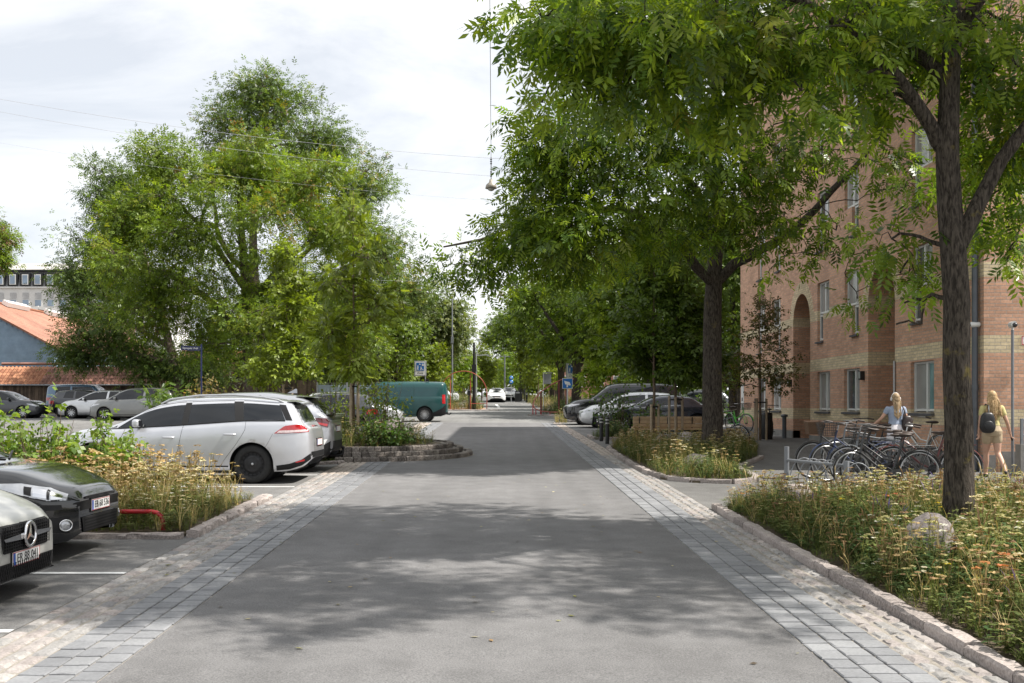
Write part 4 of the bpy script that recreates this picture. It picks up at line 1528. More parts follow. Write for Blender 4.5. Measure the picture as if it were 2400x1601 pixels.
lob = lobes_px([(375, 375, 22, 0.5), (440, 400, 45, 2), (520, 370, 55, 2), (600, 355, 55, 2), (680, 400, 55, 2), (755, 450, 55, 2), (345, 490, 45, 1.5), (290, 540, 35, 1), (430, 490, 80, 3), (560, 470, 90, 3), (690, 510, 80, 3), (785, 550, 50, 2), (390, 590, 80, 3), (520, 590, 100, 3), (660, 610, 90, 3), (320, 660, 50, 2), (420, 700, 80, 3), (560, 710, 100, 3), (690, 720, 70, 2), (780, 660, 50, 2), (350, 755, 40, 1.5), (470, 795, 55, 2), (590, 795, 55, 2), (800, 770, 50, 2)], 56, 4, 1.35, 32, TB)
make_tree('locust_tree', 'broad sunlit locust tree with tan seed pods in front of the others', TB,
          [((0.3, 0, -0.1), 0.42), ((0.3, 0, 2), 0.36), ((0.2, 0, 4.5), 0.33), ((0.0, 0, 8), 0.24), ((-0.3, 0, 12), 0.12), ((-0.2, 0, 14.0), 0.05)],
          [[((0.2, 0, 4.2), 0.2), ((-2, -0.6, 6.5), 0.16), ((-5, -0.8, 8), 0.08), ((-7.0, -0.8, 8.8), 0.03)], [((0.1, 0, 5.5), 0.2), ((2, -0.8, 8), 0.15), ((4.5, -0.8, 10.2), 0.05)], [((0.0, 0, 7), 0.18), ((-2.0, -1.0, 10.0), 0.12), ((-4.2, -1.0, 12.4), 0.05)], [((0.2, 0, 4), 0.15), ((2.6, -1, 5.2), 0.1), ((5, -1, 6), 0.04)]],
          lob, FEATHER, 900, 33000, LOCC, BARK2, 12, group='big locust trees on the left', lsize=0.95, droop=0.2, spread=0.46, tw=0.028, extra_cols=PODS)
TCc = Vector((-19.9, 61.0, gz(61)))
lob = lobes_px([(265, 430, 35, 1.5), (335, 430, 40, 1.5), (250, 490, 40, 1.5), (300, 530, 50, 2), (240, 590, 45, 2), (190, 645, 35, 1.5), (265, 660, 60, 2), (205, 700, 35, 1.5), (310, 730, 60, 2), (250, 765, 45, 1.5), (215, 800, 35, 1), (180, 835, 25, 0.7), (290, 830, 45, 1.5), (345, 850, 35, 1), (395, 845, 45, 1), (470, 855, 30, 1)], 62, 4, 1.2, 33, TCc)
make_tree('robinia_tree', 'dark leaning tree at the left edge of the tree group above the shed roof', TCc,
          [((2.0, 0, -0.1), 0.32), ((1.7, 0, 2.5), 0.27), ((1.0, 0, 5), 0.22), ((0, 0, 8.5), 0.14), ((-0.8, 0, 12), 0.05)],
          [[((1.2, 0, 4), 0.16), ((-1.5, 0, 5.5), 0.1), ((-4.0, 0, 7), 0.04)], [((1.5, 0, 3), 0.13), ((-1.0, 0, 3.6), 0.08), ((-3.4, 0, 4.0), 0.03)]],
          lob, FEATHER, 600, 18500, LOCD, BARK2, 13, group='big locust trees on the left', lsize=0.95, droop=0.35, spread=0.45, tw=0.026)
TD = Vector((-33.5, 62, gz(62)))
lob = lobes_px([(-30, 530, 25, 1), (2, 565, 12, 0.5), (0, 605, 12, 0.5), (-50, 600, 40, 1), (-60, 520, 40, 1)], 62, 4, 0.6, 34, TD)
make_tree('locust_tree', 'foliage of a tree reaching in at the far left edge of the picture', TD, [((-3, 0, -0.1), 0.3), ((-3, 0, 6), 0.25), ((-2.6, 0, 11), 0.1)], [[((-3, 0, 6), 0.15), ((-1, 0, 8.5), 0.08), ((3.0, 0, 9.6), 0.02)]],
          lob, FEATHER, 130, 4200, LOCC, BARK2, 14, group='big locust trees on the left', lsize=0.9, droop=0.6, spread=0.30, extra_cols=[(0.35, [(0.10, 0.05, 0.025), (0.13, 0.07, 0.03)])])
# willow-like grey tree in the middle left distance
WILL = [(0.07, 0.11, 0.05), (0.10, 0.14, 0.07), (0.055, 0.09, 0.042), (0.13, 0.165, 0.085)]
TW = Vector((-7.5, 92, gz(92)))
lob = lobes_px([(950, 700, 40, 2), (1000, 695, 30, 2), (1045, 735, 30, 2), (1065, 770, 18, 1.5), (1000, 770, 45, 2), (1045, 805, 30, 2), (940, 790, 50, 2), (990, 845, 50, 2), (930, 860, 40, 2)], 92, 4, 1.35, 35, TW)
make_tree('willow_tree', 'grey green willow beyond the green van in the middle distance', TW, [((0, 0, -0.1), 0.4), ((0, 0, 4), 0.3), ((0.5, 0, 9), 0.1)], [], lob, SPRAY5, 260, 8500, WILL, BARK2, 15, lsize=1.05, droop=0.9, spread=0.65, tw=0.03)


# --- young staked trees
def stakes(label, base, n, h, rad, ties=True, seed=1):
    st = thing('tree_stake_frame', label, 'stakes', base)
    rg_ = random.Random(seed)
    for k in range(n):
        a = k * 2 * math.pi / n + rg_.uniform(-0.2, 0.2)
        x, y = rad * math.cos(a), rad * math.sin(a) * 0.7
        MB().tube([(x, y, -0.1), (x + rg_.uniform(-0.01, 0.01), y, h * rg_.uniform(0.97, 1.03))], 0.038, 10).build('stake', STAKE, st)
    if ties:
        MB().tube([(rad * math.cos(a), rad * 0.7 * math.sin(a), h - 0.09) for a in [k * math.pi / 4 for k in range(9)]], 0.022, 6).build('tie_strap', BLACKM, st)
    return st


YC = [(0.085, 0.135, 0.02), (0.10, 0.15, 0.022), (0.065, 0.105, 0.018), (0.12, 0.165, 0.022)]
YC2 = [(0.085, 0.15, 0.022), (0.11, 0.175, 0.025), (0.065, 0.125, 0.02)]


def young_tree(label, x, y, h, r, leaf, cols, seed, clear=1.7, n=2600, group='young staked trees', lsize=1.0, lean=0.0, rad=0.045, name='young_tree', nclump=None, droop=0.3, shape=1.0, lm=None, spread=0.20):
    rg_ = np.random.default_rng(seed)
    b = Vector((x, y, gz(y)))
    lob_ = []
    nl = 22
    for k in range(nl):
        u = (k + 0.5) / nl
        z = clear + (h - clear) * u
        rr = r * (1.0 - 0.80 * u ** shape) * rg_.uniform(0.55, 1.0)
        a = rg_.uniform(0, 2 * math.pi)
        s = max(0.22, r * 0.45 * (1 - 0.6 * u))
        lob_.append((rr * math.cos(a) + lean * z, rr * math.sin(a), z, s, s, s * 0.55, s * s))
    return make_tree(name, label, b, [((0, 0, -0.1), rad), ((lean * 2, 0, 2), rad * 0.8), ((lean * h * 0.6, 0, h * 0.6), rad * 0.5), ((lean * h, 0, h), 0.008)], [], lob_, leaf, nclump or 130, n, cols, BARKY, seed, group=group, lsize=lsize, droop=droop, spread=spread, tw=0.007, brad=0.018, up=0.1, leafmat=lm)


p = (-3.62, 27.3)
young_tree('young locust with bright feathery leaves staked on the cobble island', p[0], p[1], 6.7, 1.05, LOCUST, YC, 41, clear=2.2, n=1500, lsize=0.75, droop=0.45)
stakes('pair of round stakes holding the young locust on the cobble island', (p[0], p[1] - 0.05, gz(p[1])), 3, 1.82, 0.12)
p = (-6.35, 32.5)
young_tree('young yellow green tree staked behind the two silver cars', p[0], p[1], 6.0, 1.05, SIMPLE3, [(0.095, 0.145, 0.022), (0.115, 0.165, 0.025), (0.08, 0.125, 0.022)], 42, clear=2.0, n=2800, lsize=0.95)
stakes('short stakes holding the yellow green tree behind the silver cars', (p[0], p[1], gz(p[1])), 3, 1.75, 0.16, seed=2)
DKY = [(0.04, 0.078, 0.018), (0.055, 0.10, 0.022), (0.075, 0.125, 0.025)]
p = (4.62, 31.0)
young_tree('young dark tree held by two pale stakes left of the bench', p[0], p[1], 6.4, 1.3, SIMPLE3, DKY, 43, clear=1.9, n=3200, lsize=1.0)
stakes('two pale stakes in front of the bench, left one of the two groups', (p[0], p[1], gz(p[1])), 3, 1.22, 0.13, seed=3)
p = (5.32, 31.4)
young_tree('young dark tree with tall stakes between bench and ash trunk', p[0], p[1], 6.8, 1.3, SIMPLE3, DKY, 44, clear=2.2, n=3200, lsize=1.0)
stakes('taller stake group in front of the bench nearer the ash trunk', (p[0], p[1], gz(p[1])), 4, 1.42, 0.20, seed=4)
p = (8.45, 34.0)
young_tree('sparse little tree with wilting dark leaves in front of the brick wall', p[0], p[1], 4.75, 1.35, SIMPLE3, [(0.05, 0.055, 0.022), (0.075, 0.065, 0.03), (0.04, 0.06, 0.02)], 45, clear=1.75, n=1500, lsize=0.62, lean=0.0, shape=0.75)
stakes('three pale stakes holding the sparse tree by the brick wall', (p[0], p[1], gz(p[1])), 3, 1.30, 0.20, seed=5)

# --- background trees right of the road
BG1 = [(0.060, 0.110, 0.020), (0.085, 0.145, 0.024), (0.115, 0.175, 0.028), (0.045, 0.085, 0.02)]
BGD = [(0.045, 0.085, 0.020), (0.062, 0.112, 0.023), (0.082, 0.135, 0.027)]


BGPROTO = {}


def bg_tree(label, x, y, h, r, cols, seed, clear=3.0, name='street_tree', group='street trees in the distance', **kw):
    """three kinds of crown; each further tree is a turned and scaled copy of its kind"""
    kind = ('mid' if cols is BG1 else 'dark') + ('_low' if clear < 2.3 else '')
    H0, R0 = 10.0, 4.0
    if kind not in BGPROTO:
        rg_ = np.random.default_rng(seed)
        cl, tr = (1.7 if 'low' in kind else 3.1), 0.3
        cz = (cl + H0) / 2
        lob_ = ell_lobes(rg_, (0, 0, cz), (R0 * 0.80, R0 * 0.80, (H0 - cl) * 0.43), 34, 1.15, 0.75)
        lim = [[((0, 0, cl * 0.8), tr * 0.5), ((s * R0 * 0.3, 0, cl + (H0 - cl) * 0.25), tr * 0.35), ((s * R0 * 0.6, 0, cl + (H0 - cl) * 0.5), tr * 0.12)] for s in (-1, 1)]
        BGPROTO[kind] = make_tree(name, label, (x, y, gz(y)), [((0, 0, -0.1), tr), ((0, 0, cl), tr * 0.75), ((0, 0, cz), tr * 0.45), ((0, 0, H0 * 0.92), 0.03)], lim, lob_, SPRAY5, 300, 6000, cols, BARK, seed, group=group, lsize=0.95, droop=0.4, spread=0.46, tw=0.022)
        o_ = BGPROTO[kind]
    else:
        o_ = copy_tree(BGPROTO[kind])
        tag(o_, label)
    o_.location = (x, y, gz(y))
    o_.rotation_euler = (0, 0, seed * 1.3)
    o_.scale = (r / R0, r / R0, h / H0)
    return o_


bg_tree('dark spreading tree behind the right zone sign', 4.9, 64, 10.5, 4.4, BG1, 51, clear=3.2, n=7500, trunk=0.33)
bg_tree('tree behind the black people carrier', 8.3, 57, 10.0, 3.8, BGD, 52, clear=2.6, n=6500)
bg_tree('dense tree left of the brick building corner', 11.6, 52, 10.5, 3.6, BGD, 53, clear=2.2, n=7000)
bg_tree('bright leafy tree between the carrier and the brick building', 13.2, 58, 8.5, 3.2, BG1, 54, clear=1.6, n=6000)
bg_tree('tall dark tree far behind the right parked cars', 12.0, 72, 14, 5.0, BGD, 55, clear=2.6, n=8000, lsize=1.6, size=1.7)
bg_tree('twin trunk tree right of the far bend', 5.2, 84, 10.8, 4.4, BG1, 56, clear=3.6, n=7000, trunk=0.36, lsize=1.5, size=1.5)
bg_tree('big dark tree over the far end of the road', 6.2, 112, 13.0, 6.6, BGD, 57, clear=4.0, n=8500, lsize=1.9, size=2.0, trunk=0.4)
bg_tree('far tree closing the road on the left', -4.5, 150, 6.0, 4.0, BGD, 58, clear=2.4, n=5500, lsize=2.2, size=2.2, spread=0.9)
bg_tree('far tree closing the road in the middle', 3.8, 158, 13.5, 5.5, BG1, 59, clear=2.4, n=6000, lsize=2.3, size=2.3, spread=0.9)
bg_tree('far tree right of the closing pair', 16, 130, 14.5, 6.2, BGD, 60, clear=2.2, n=6500, lsize=2.0, size=2.2, spread=0.9)
bg_tree('green tree behind the cobble island and the dark parked car', -10.6, 70, 9.0, 3.4, BG1, 61, clear=1.8, n=6000, lsize=1.3)
bg_tree('leafy tree between the green van and the willow', -7.2, 78, 7.8, 3.0, BG1, 62, clear=1.5, n=5500, lsize=1.3)
bg_tree('rounded tree left of the zone sign', -10.0, 86, 9.0, 4.0, BG1, 63, clear=1.6, n=6000, lsize=1.5)
bg_tree('hedge tree at the corner of the brick building', 15.5, 49.0, 8.0, 3.0, BGD, 64, clear=0.9, n=5000)
bg_tree('tree above the board fence behind the trunk', -16.5, 72, 8.5, 3.6, LOCD, 65, clear=2.0, n=5000)
# young yellow trees along the far street
ys_ = [(-4.6, 88), (-2.9, 97), (-4.8, 104), (-1.4, 112), (-3.4, 121), (3.3, 112), (4.7, 118), (2.2, 128), (3.9, 96), (0.4, 140), (1.6, 150), (-1.6, 134), (5.8, 104)]
lab = ['left of the red arch', 'behind the red arch', 'far left of the arch', 'behind the black lamp post', 'left behind the white car', 'right of the white car', 'behind the dark bin', 'far right beyond the bin', 'behind the curling red tube', 'above the white car roof', 'beyond the round blue signs', 'far left beyond the white car', 'right behind the curling tube']
YPROTO = []
for k, (x, y) in enumerate(ys_):
    lb_ = 'slim yellow green young tree ' + lab[k]
    if k < 3:
        o = young_tree(lb_, x, y, 6.2, 1.45, SPRAY5, YC2 if k % 2 else YC, 80 + k, clear=1.9, n=1700, group='young trees along the far street', lsize=0.75, rad=0.05, nclump=90, spread=0.30)
        YPROTO.append(o)
    else:
        o = copy_tree(YPROTO[k % 3])
        tag(o, lb_)
        o.location = (x, y, gz(y))
    o.rotation_euler = (0, 0, k * 1.1)
    o.scale = (0.9 + 0.1 * (k % 4), 0.9 + 0.1 * (k % 4), 0.88 + 0.09 * (k % 3))
young_tree('bright young tree in the sun right of the zone sign', 6.0, 55.5, 7.6, 1.25, SPRAY5, [(0.10, 0.17, 0.02), (0.13, 0.195, 0.024)], 99, clear=1.4, n=1500, lsize=0.95, group='young trees along the far street', spread=0.3)


def hedge(name, label, x0, x1, y, h, dpt, n, cols, seed, lsize):
    rng = np.random.default_rng(seed)
    pos = np.stack([rng.uniform(x0, x1, n), y + rng.uniform(-dpt, dpt, n), np.zeros(n)], 1)
    top = h * (0.82 + 0.18 * np.sin(pos[:, 0] * 0.9 + seed) * np.sin(pos[:, 0] * 0.37))
    pos[:, 2] = SLOPE * min(y, 150) + top * rng.random(n) ** 0.7
    ax = rng.standard_normal((n, 3))
    nr = rng.standard_normal((n, 3)) * 0.6 + np.array([0, -0.3, 0.8])
    V, Q, own = scatter(*SPRAY5, pos, ax, nr, lsize * rng.uniform(0.7, 1.3, n))
    o_ = fast_mesh(name, V, Q, LEAF, (tint(rng, n, cols) * LEAFGAIN)[own])
    tag(o_, label, 'hedge', kind='stuff')


hedge('far_hedge', 'distant mass of shrubs closing the end of the street', -34, 34, 172, 6.5, 1.5, 3600, BGD, 1, 3.2)
hedge('yard_hedge', 'tall hedge at the back of the right parking yard', 7.5, 32, 66.5, 3.2, 0.7, 2600, BGD, 2, 1.6)
hedge('street_hedge', 'hedge along the far left side beyond the red arch', -30, -6.5, 83, 3.0, 0.8, 2200, BG1, 3, 1.8)

# ------------------------------------------------------------------ planting beds
PLANT = col_mat('herb', 0.7, 0.2, 0.30, (0.95, 0.95, 0.5))


def quad_strip(pts, wd, side):
    """ribbon through pts (n,3) with widths wd -> list of quads (4x3)"""
    out_ = []
    for i in range(len(pts) - 1):
        a, b = np.array(pts[i]), np.array(pts[i + 1])
        s = np.array(side)
        out_.append([a - s * wd[i], a + s * wd[i], b + s * wd[i + 1], b - s * wd[i + 1]])
    return out_


def plant_template(kind, seed):
    """unit-height plant as quads; returns V (n,3), part index per vertex (0 stem, 1 leaf, 2 flower)"""
    rg_ = np.random.default_rng(seed)
    quads, part = [], []

    def put(q, k):
        quads.extend(q)
        part.extend([k] * (4 * len(q)))
    if kind == 'yarrow':
        nst = 2
        for s in range(nst):
            a = rg_.uniform(0, 6.28)
            lean = rg_.uniform(0.04, 0.20)
            H = rg_.uniform(0.78, 1.0)
            top = np.array([lean * math.cos(a), lean * math.sin(a), H])
            mid = top * np.array([0.4, 0.4, 0.55])
            sd = np.array([-math.sin(a), math.cos(a), 0])
            put(quad_strip([(0, 0, 0), mid, top], [0.006, 0.005, 0.004], sd), 0)
            for k in range(5):
                u = rg_.uniform(0.1, 0.75)
                b = rg_.uniform(0, 6.28)
                L = rg_.uniform(0.12, 0.22) * (1.15 - u)
                p0 = top * u
                d = np.array([math.cos(b), math.sin(b), 0.35])
                put(quad_strip([p0, p0 + d * L * 0.5, p0 + d * L + np.array([0, 0, -0.05])], [0.004, 0.016, 0.003], (-math.sin(b), math.cos(b), 0)), 1)
            nf = 8
            for k in range(nf):
                b = k * 2.4
                rr = 0.062 * math.sqrt((k + 0.3) / nf) * rg_.uniform(0.9, 1.2)
                c = top + np.array([rr * math.cos(b), rr * math.sin(b), 0.012 - rr * 0.25 + rg_.uniform(-0.006, 0.006)])
                sz = 0.030
                ang = rg_.uniform(0, 1.57)
                ex = np.array([math.cos(ang), math.sin(ang), rg_.uniform(-0.55, 0.55)]) * sz
                ey = np.array([-math.sin(ang), math.cos(ang), rg_.uniform(-0.55, 0.55)]) * sz
                put([[c - ex, c - ey, c + ex, c + ey]], 2)
            put(quad_strip([top * 0.93, top + np.array([0.04, 0, 0])], [0.004, 0.002], sd), 0)
            put(quad_strip([top * 0.93, top + np.array([-0.03, 0.03, 0])], [0.004, 0.002], sd), 0)
    elif kind == 'grass':
        for k in range(7):
            a = rg_.uniform(0, 6.28)
            H = rg_.uniform(0.55, 1.0)
            l1, l2 = rg_.uniform(0.05, 0.15), rg_.uniform(0.2, 0.5)
            o_ = np.array([rg_.uniform(-0.07, 0.07), rg_.uniform(-0.07, 0.07), 0])
            d = np.array([math.cos(a), math.sin(a), 0])
            put(quad_strip([o_, o_ + d * l1 + np.array([0, 0, H * 0.6]), o_ + d * l2 + np.array([0, 0, H])], [0.008, 0.006, 0.001], (-math.sin(a), math.cos(a), 0)), 1)
    elif kind == 'seedgrass':
        for k in range(6):
            a = rg_.uniform(0, 6.28)
            H = rg_.uniform(0.7, 1.0)
            l2 = rg_.uniform(0.1, 0.35)
            d = np.array([math.cos(a), math.sin(a), 0])
            top = d * l2 + np.array([0, 0, H])
            sd = (-math.sin(a), math.cos(a), 0)
            put(quad_strip([(0, 0, 0), d * l2 * 0.3 + np.array([0, 0, H * 0.6]), top], [0.005, 0.004, 0.003], sd), 0)
            put(quad_strip([top * 0.9, top, top * 1.12 + d * 0.05], [0.003, 0.014, 0.002], sd), 2)
    elif kind == 'herb':
        for s in range(2):
            a = rg_.uniform(0, 6.28)
            lean = rg_.uniform(0.05, 0.3)
            H = rg_.uniform(0.6, 1.0)
            top = np.array([lean * math.cos(a), lean * math.sin(a), H])
            put(quad_strip([(0, 0, 0), top], [0.006, 0.003], (-math.sin(a), math.cos(a), 0)), 0)
            for k in range(9):
                u = rg_.uniform(0.12, 1.0)
                b = rg_.uniform(0, 6.28)
                L = rg_.uniform(0.12, 0.22)
                p0 = top * u
                d = np.array([math.cos(b), math.sin(b), rg_.uniform(-0.1, 0.5)])
                put(quad_strip([p0, p0 + d * L * 0.5, p0 + d * L + np.array([0, 0, -0.05])], [0.008, 0.04, 0.003], (-math.sin(b), math.cos(b), 0)), 1)
    V = np.array(quads, float).reshape(-1, 3)
    return V, np.array(part)


TEMPL = {k: [plant_template(k, s) for s in range(4)] for k in ('yarrow', 'grass', 'seedgrass', 'herb')}
PAL = {  # stem, leaf, flower swatches
    'cream': ([(0.20, 0.20, 0.06), (0.30, 0.24, 0.10)], [(0.10, 0.13, 0.035), (0.15, 0.16, 0.05)], [(0.60, 0.52, 0.30), (0.66, 0.60, 0.42), (0.52, 0.42, 0.22)]),
    'tan': ([(0.30, 0.22, 0.10), (0.24, 0.17, 0.08)], [(0.16, 0.15, 0.05), (0.26, 0.19, 0.08)], [(0.46, 0.32, 0.16), (0.38, 0.25, 0.12), (0.54, 0.40, 0.20)]),
    'brown': ([(0.17, 0.12, 0.06)], [(0.12, 0.10, 0.04)], [(0.22, 0.13, 0.07), (0.30, 0.19, 0.10)]),
    'white': ([(0.12, 0.15, 0.05)], [(0.08, 0.12, 0.03)], [(0.74, 0.72, 0.62), (0.66, 0.64, 0.55)]),
    'green': ([(0.10, 0.115, 0.03)], [(0.075, 0.098, 0.026), (0.10, 0.125, 0.032), (0.125, 0.145, 0.04)], [(0.12, 0.15, 0.04)]),
    'dgreen': ([(0.06, 0.09, 0.03)], [(0.04, 0.08, 0.025), (0.06, 0.10, 0.028), (0.085, 0.12, 0.04)], [(0.10, 0.10, 0.14)]),
    'straw': ([(0.44, 0.34, 0.15), (0.50, 0.40, 0.20)], [(0.40, 0.31, 0.14), (0.48, 0.38, 0.19), (0.30, 0.25, 0.10)], [(0.46, 0.36, 0.18), (0.40, 0.29, 0.13)]),
    'ochre': ([(0.20, 0.19, 0.06)], [(0.14, 0.15, 0.045), (0.18, 0.18, 0.055)], [(0.38, 0.35, 0.15), (0.32, 0.30, 0.12), (0.44, 0.38, 0.18)]),
    'orange': ([(0.2, 0.15, 0.06)], [(0.14, 0.13, 0.04)], [(0.50, 0.25, 0.08), (0.55, 0.17, 0.08)]),
    'yellow': ([(0.12, 0.15, 0.04)], [(0.09, 0.13, 0.03)], [(0.62, 0.48, 0.03)]),
    'violet': ([(0.10, 0.12, 0.05)], [(0.08, 0.11, 0.035)], [(0.16, 0.13, 0.32), (0.25, 0.18, 0.36)]),
}


def inside(poly, x, y):
    c = np.zeros(len(x), bool)
    n = len(poly)
    for i in range(n):
        x0, y0 = poly[i]
        x1, y1 = poly[(i + 1) % n]
        cond = ((y0 > y) != (y1 > y)) & (x < (x1 - x0) * (y - y0) / (y1 - y0 + 1e-12) + x0)
        c ^= cond
    return c


def edge_dist(poly, x, y):
    d = np.full(len(x), 9.0)
    n = len(poly)
    for i in range(n):
        a, b = np.array(poly[i]), np.array(poly[(i + 1) % n])
        ab = b - a
        t = np.clip(((x - a[0]) * ab[0] + (y - a[1]) * ab[1]) / (ab @ ab), 0, 1)
        d = np.minimum(d, np.hypot(x - a[0] - t * ab[0], y - a[1] - t * ab[1]))
    return d


def meadow(name, label, poly, mix, seed, lift=0.06, cat='plants', edge=0.45, patch=0.9, hole=None, avoid=()):
    """mix: (kind, palette, plants per m2, height lo, hi, patchiness)"""
    rng = np.random.default_rng(seed)
    xs, ys_ = [p_[0] for p_ in poly], [p_[1] for p_ in poly]
    area = (max(xs) - min(xs)) * (max(ys_) - min(ys_))
    Vs, Qs, Cs, nv = [], [], [], 0
    for (kind, pal, dens, h0, h1, pat) in mix:
        n = int(area * dens)
        x = rng.uniform(min(xs), max(xs), n)
        y = rng.uniform(min(ys_), max(ys_), n)
        keep = inside(poly, x, y)
        if pat:                                          # drifts: denser in some places
            ph = rng.uniform(0, 6.28, 4)
            f = np.sin(x * 1.7 + ph[0]) + np.sin(y * 1.3 + ph[1]) + np.sin((x + y) * 0.9 + ph[2]) + np.sin((x - y) * 2.3 + ph[3])
            keep &= rng.random(n) < np.clip(0.5 + pat * f * 0.3, 0.05, 1)
        for (ax_, ay_, ar_) in (avoid if h1 > 0.25 else ()):
            keep &= np.hypot(x - ax_, y - ay_) > ar_
        x, y = x[keep], y[keep]
        n = len(x)
        if n == 0:
            continue
        ed = edge_dist(poly, x, y)
        h = rng.uniform(h0, h1, n) * np.clip(0.45 + ed / edge * 0.55, 0.45, 1.0)
        P = PAL[pal]
        for t_i in range(4):
            sel = np.arange(n) % 4 == t_i
            m = int(sel.sum())
            if not m:
                continue
            T, part = TEMPL[kind][t_i]
            a = rng.uniform(0, 6.28, m)
            ca, sa = np.cos(a), np.sin(a)
            wdt = h[sel] * 0.5 + 0.30 if kind != 'grass' else h[sel] * 0.6 + 0.2
            tx, ty = rng.normal(0, 0.12, m), rng.normal(0, 0.12, m)
            vx = (T[None, :, 0] * ca[:, None] - T[None, :, 1] * sa[:, None]) * wdt[:, None]
            vy = (T[None, :, 0] * sa[:, None] + T[None, :, 1] * ca[:, None]) * wdt[:, None]
            vz = T[None, :, 2] * h[sel][:, None]
            # flowers keep their real size: scale radial part about the stem top is small already
            X = x[sel][:, None] + vx + tx[:, None] * vz
            Y = y[sel][:, None] + vy + ty[:, None] * vz
            Z = vz + (SLOPE * y[sel] + lift)[:, None]
            V = np.stack([X, Y, Z], -1).reshape(-1, 3)
            cs = np.zeros((m, len(T), 3))
            for k in range(3):
                cc = tint(rng, m, P[k], 0.14) * (1.25 if k < 2 else 0.85)
                cs[:, part == k, :] = cc[:, None, :]
            Vs.append(V)
            Cs.append(cs.reshape(-1, 3))
            Qs.append(np.arange(len(V)).reshape(-1, 4) + nv)
            nv += len(V)
    o = fast_mesh(name, np.concatenate(Vs), np.concatenate(Qs), PLANT, np.concatenate(Cs))
    tag(o, label, cat, kind='stuff')
    return o


def soil(name, poly, lift=0.05):
    b = MB()
    n = len(poly)
    vs = [(x, y, gz(y) + lift) for x, y in poly] + [(x, y, gz(y) - 0.02) for x, y in poly]
    b.add(vs, [tuple(range(n))] + [(i, (i + 1) % n, n + (i + 1) % n, n + i) for i in range(n)])
    o = b.build(name, EARTH)
    o['kind'] = 'structure'


BED1 = [(3.22, 4.9), (4.3, 4.9), (9.9, 16.4), (7.0, 16.3), (4.2, 15.9), (3.4, 15.45), (3.22, 14.9)]
soil('bed_soil', BED1, 0.045)
ROCKS = [(4.25, 15.0, 0.30, 0.24, 'pale rounded boulder at the path corner of the yarrow bed'), (4.30, 10.55, 0.30, 0.30, 'large speckled boulder in the middle of the yarrow bed'), (4.25, 22.4, 0.34, 0.17, 'low grey boulder in the shaded bed before the second ash'), (5.3, 29.4, 0.40, 0.28, 'boulder at the foot of the second ash trunk'), (4.7, 29.8, 0.32, 0.24, 'boulder left of the one at the second ash trunk'), (-2.55, 26.6, 0.24, 0.24, 'small sunlit boulder among the plants of the cobble island'), (7.9, 9.6, 0.3, 0.2, 'half hidden boulder in the yarrow right of the near ash')]
avoid = [q_ for (a, b, r_, h_, l_) in ROCKS for q_ in ((a, b, r_ * 0.8), (a - 0.38 * r_ * 1.3, b - 0.93 * r_ * 1.3, r_ * 0.95))]
meadow('yarrow_meadow', 'tall yarrow and dry grass filling the near right planting bed', BED1,
       [('yarrow', 'cream', 11, 0.36, 0.58, 1.8), ('yarrow', 'tan', 11, 0.34, 0.58, 1.8), ('yarrow', 'ochre', 16, 0.36, 0.6, 1.3), ('yarrow', 'brown', 10, 0.34, 0.58, 1.3), ('yarrow', 'white', 4, 0.3, 0.5, 1.5), ('grass', 'green', 90, 0.2, 0.46, 0.5), ('grass', 'dgreen', 50, 0.18, 0.42, 0.8), ('grass', 'green', 90, 0.08, 0.2, 0.0), ('grass', 'straw', 6, 0.3, 0.5, 1.0), ('seedgrass', 'straw', 6, 0.35, 0.62, 1.0), ('seedgrass', 'brown', 6, 0.35, 0.6, 1.0), ('herb', 'green', 70, 0.2, 0.5, 0.7), ('herb', 'dgreen', 48, 0.18, 0.45, 0.8), ('yarrow', 'orange', 0.5, 0.4, 0.6, 1.5), ('yarrow', 'yellow', 0.3, 0.3, 0.5, 1.5), ('seedgrass', 'violet', 0.6, 0.4, 0.6, 1.0)], 101, avoid=avoid)
BED2 = [(3.12, 19.9), (3.6, 19.25), (4.35, 19.1), (4.75, 19.5), (4.95, 22.3), (6.2, 25.2), (7.6, 31.0), (3.5, 30.6), (3.15, 29.2)]
soil('bed_soil', BED2, 0.04)
meadow('shaded_meadow', 'shaded yarrow and grass in the bed under the second ash', BED2,
       [('yarrow', 'cream', 8, 0.4, 0.66, 1.0), ('yarrow', 'tan', 13, 0.4, 0.68, 1.0), ('yarrow', 'ochre', 10, 0.4, 0.66, 1.0), ('yarrow', 'white', 4, 0.35, 0.55, 1.0), ('grass', 'green', 55, 0.25, 0.55, 0.5), ('grass', 'straw', 8, 0.3, 0.55, 1.0), ('herb', 'green', 34, 0.25, 0.5, 1.0), ('herb', 'dgreen', 26, 0.25, 0.5, 1.0), ('grass', 'green', 50, 0.08, 0.2, 0.0)], 102, avoid=avoid)
BED3 = [(-3.62, 12.45), (-3.64, 16.2), (-5.0, 16.6), (-8.4, 16.6), (-7.6, 12.45)]
soil('bed_soil', BED3, 0.04)
meadow('dry_island_meadow', 'sunlit dry grass and yarrow on the left island before the silver estate', BED3,
       [('yarrow', 'tan', 34, 0.55, 0.92, 1.0), ('yarrow', 'cream', 24, 0.45, 0.8, 1.0), ('yarrow', 'ochre', 20, 0.45, 0.8, 1.0), ('yarrow', 'white', 9, 0.25, 0.45, 1.0), ('grass', 'straw', 30, 0.3, 0.65, 0.8), ('seedgrass', 'straw', 10, 0.5, 0.8, 0.8), ('grass', 'green', 55, 0.2, 0.42, 0.5), ('herb', 'green', 60, 0.2, 0.5, 0.8), ('grass', 'green', 60, 0.1, 0.25, 0.0)], 103, edge=0.6)
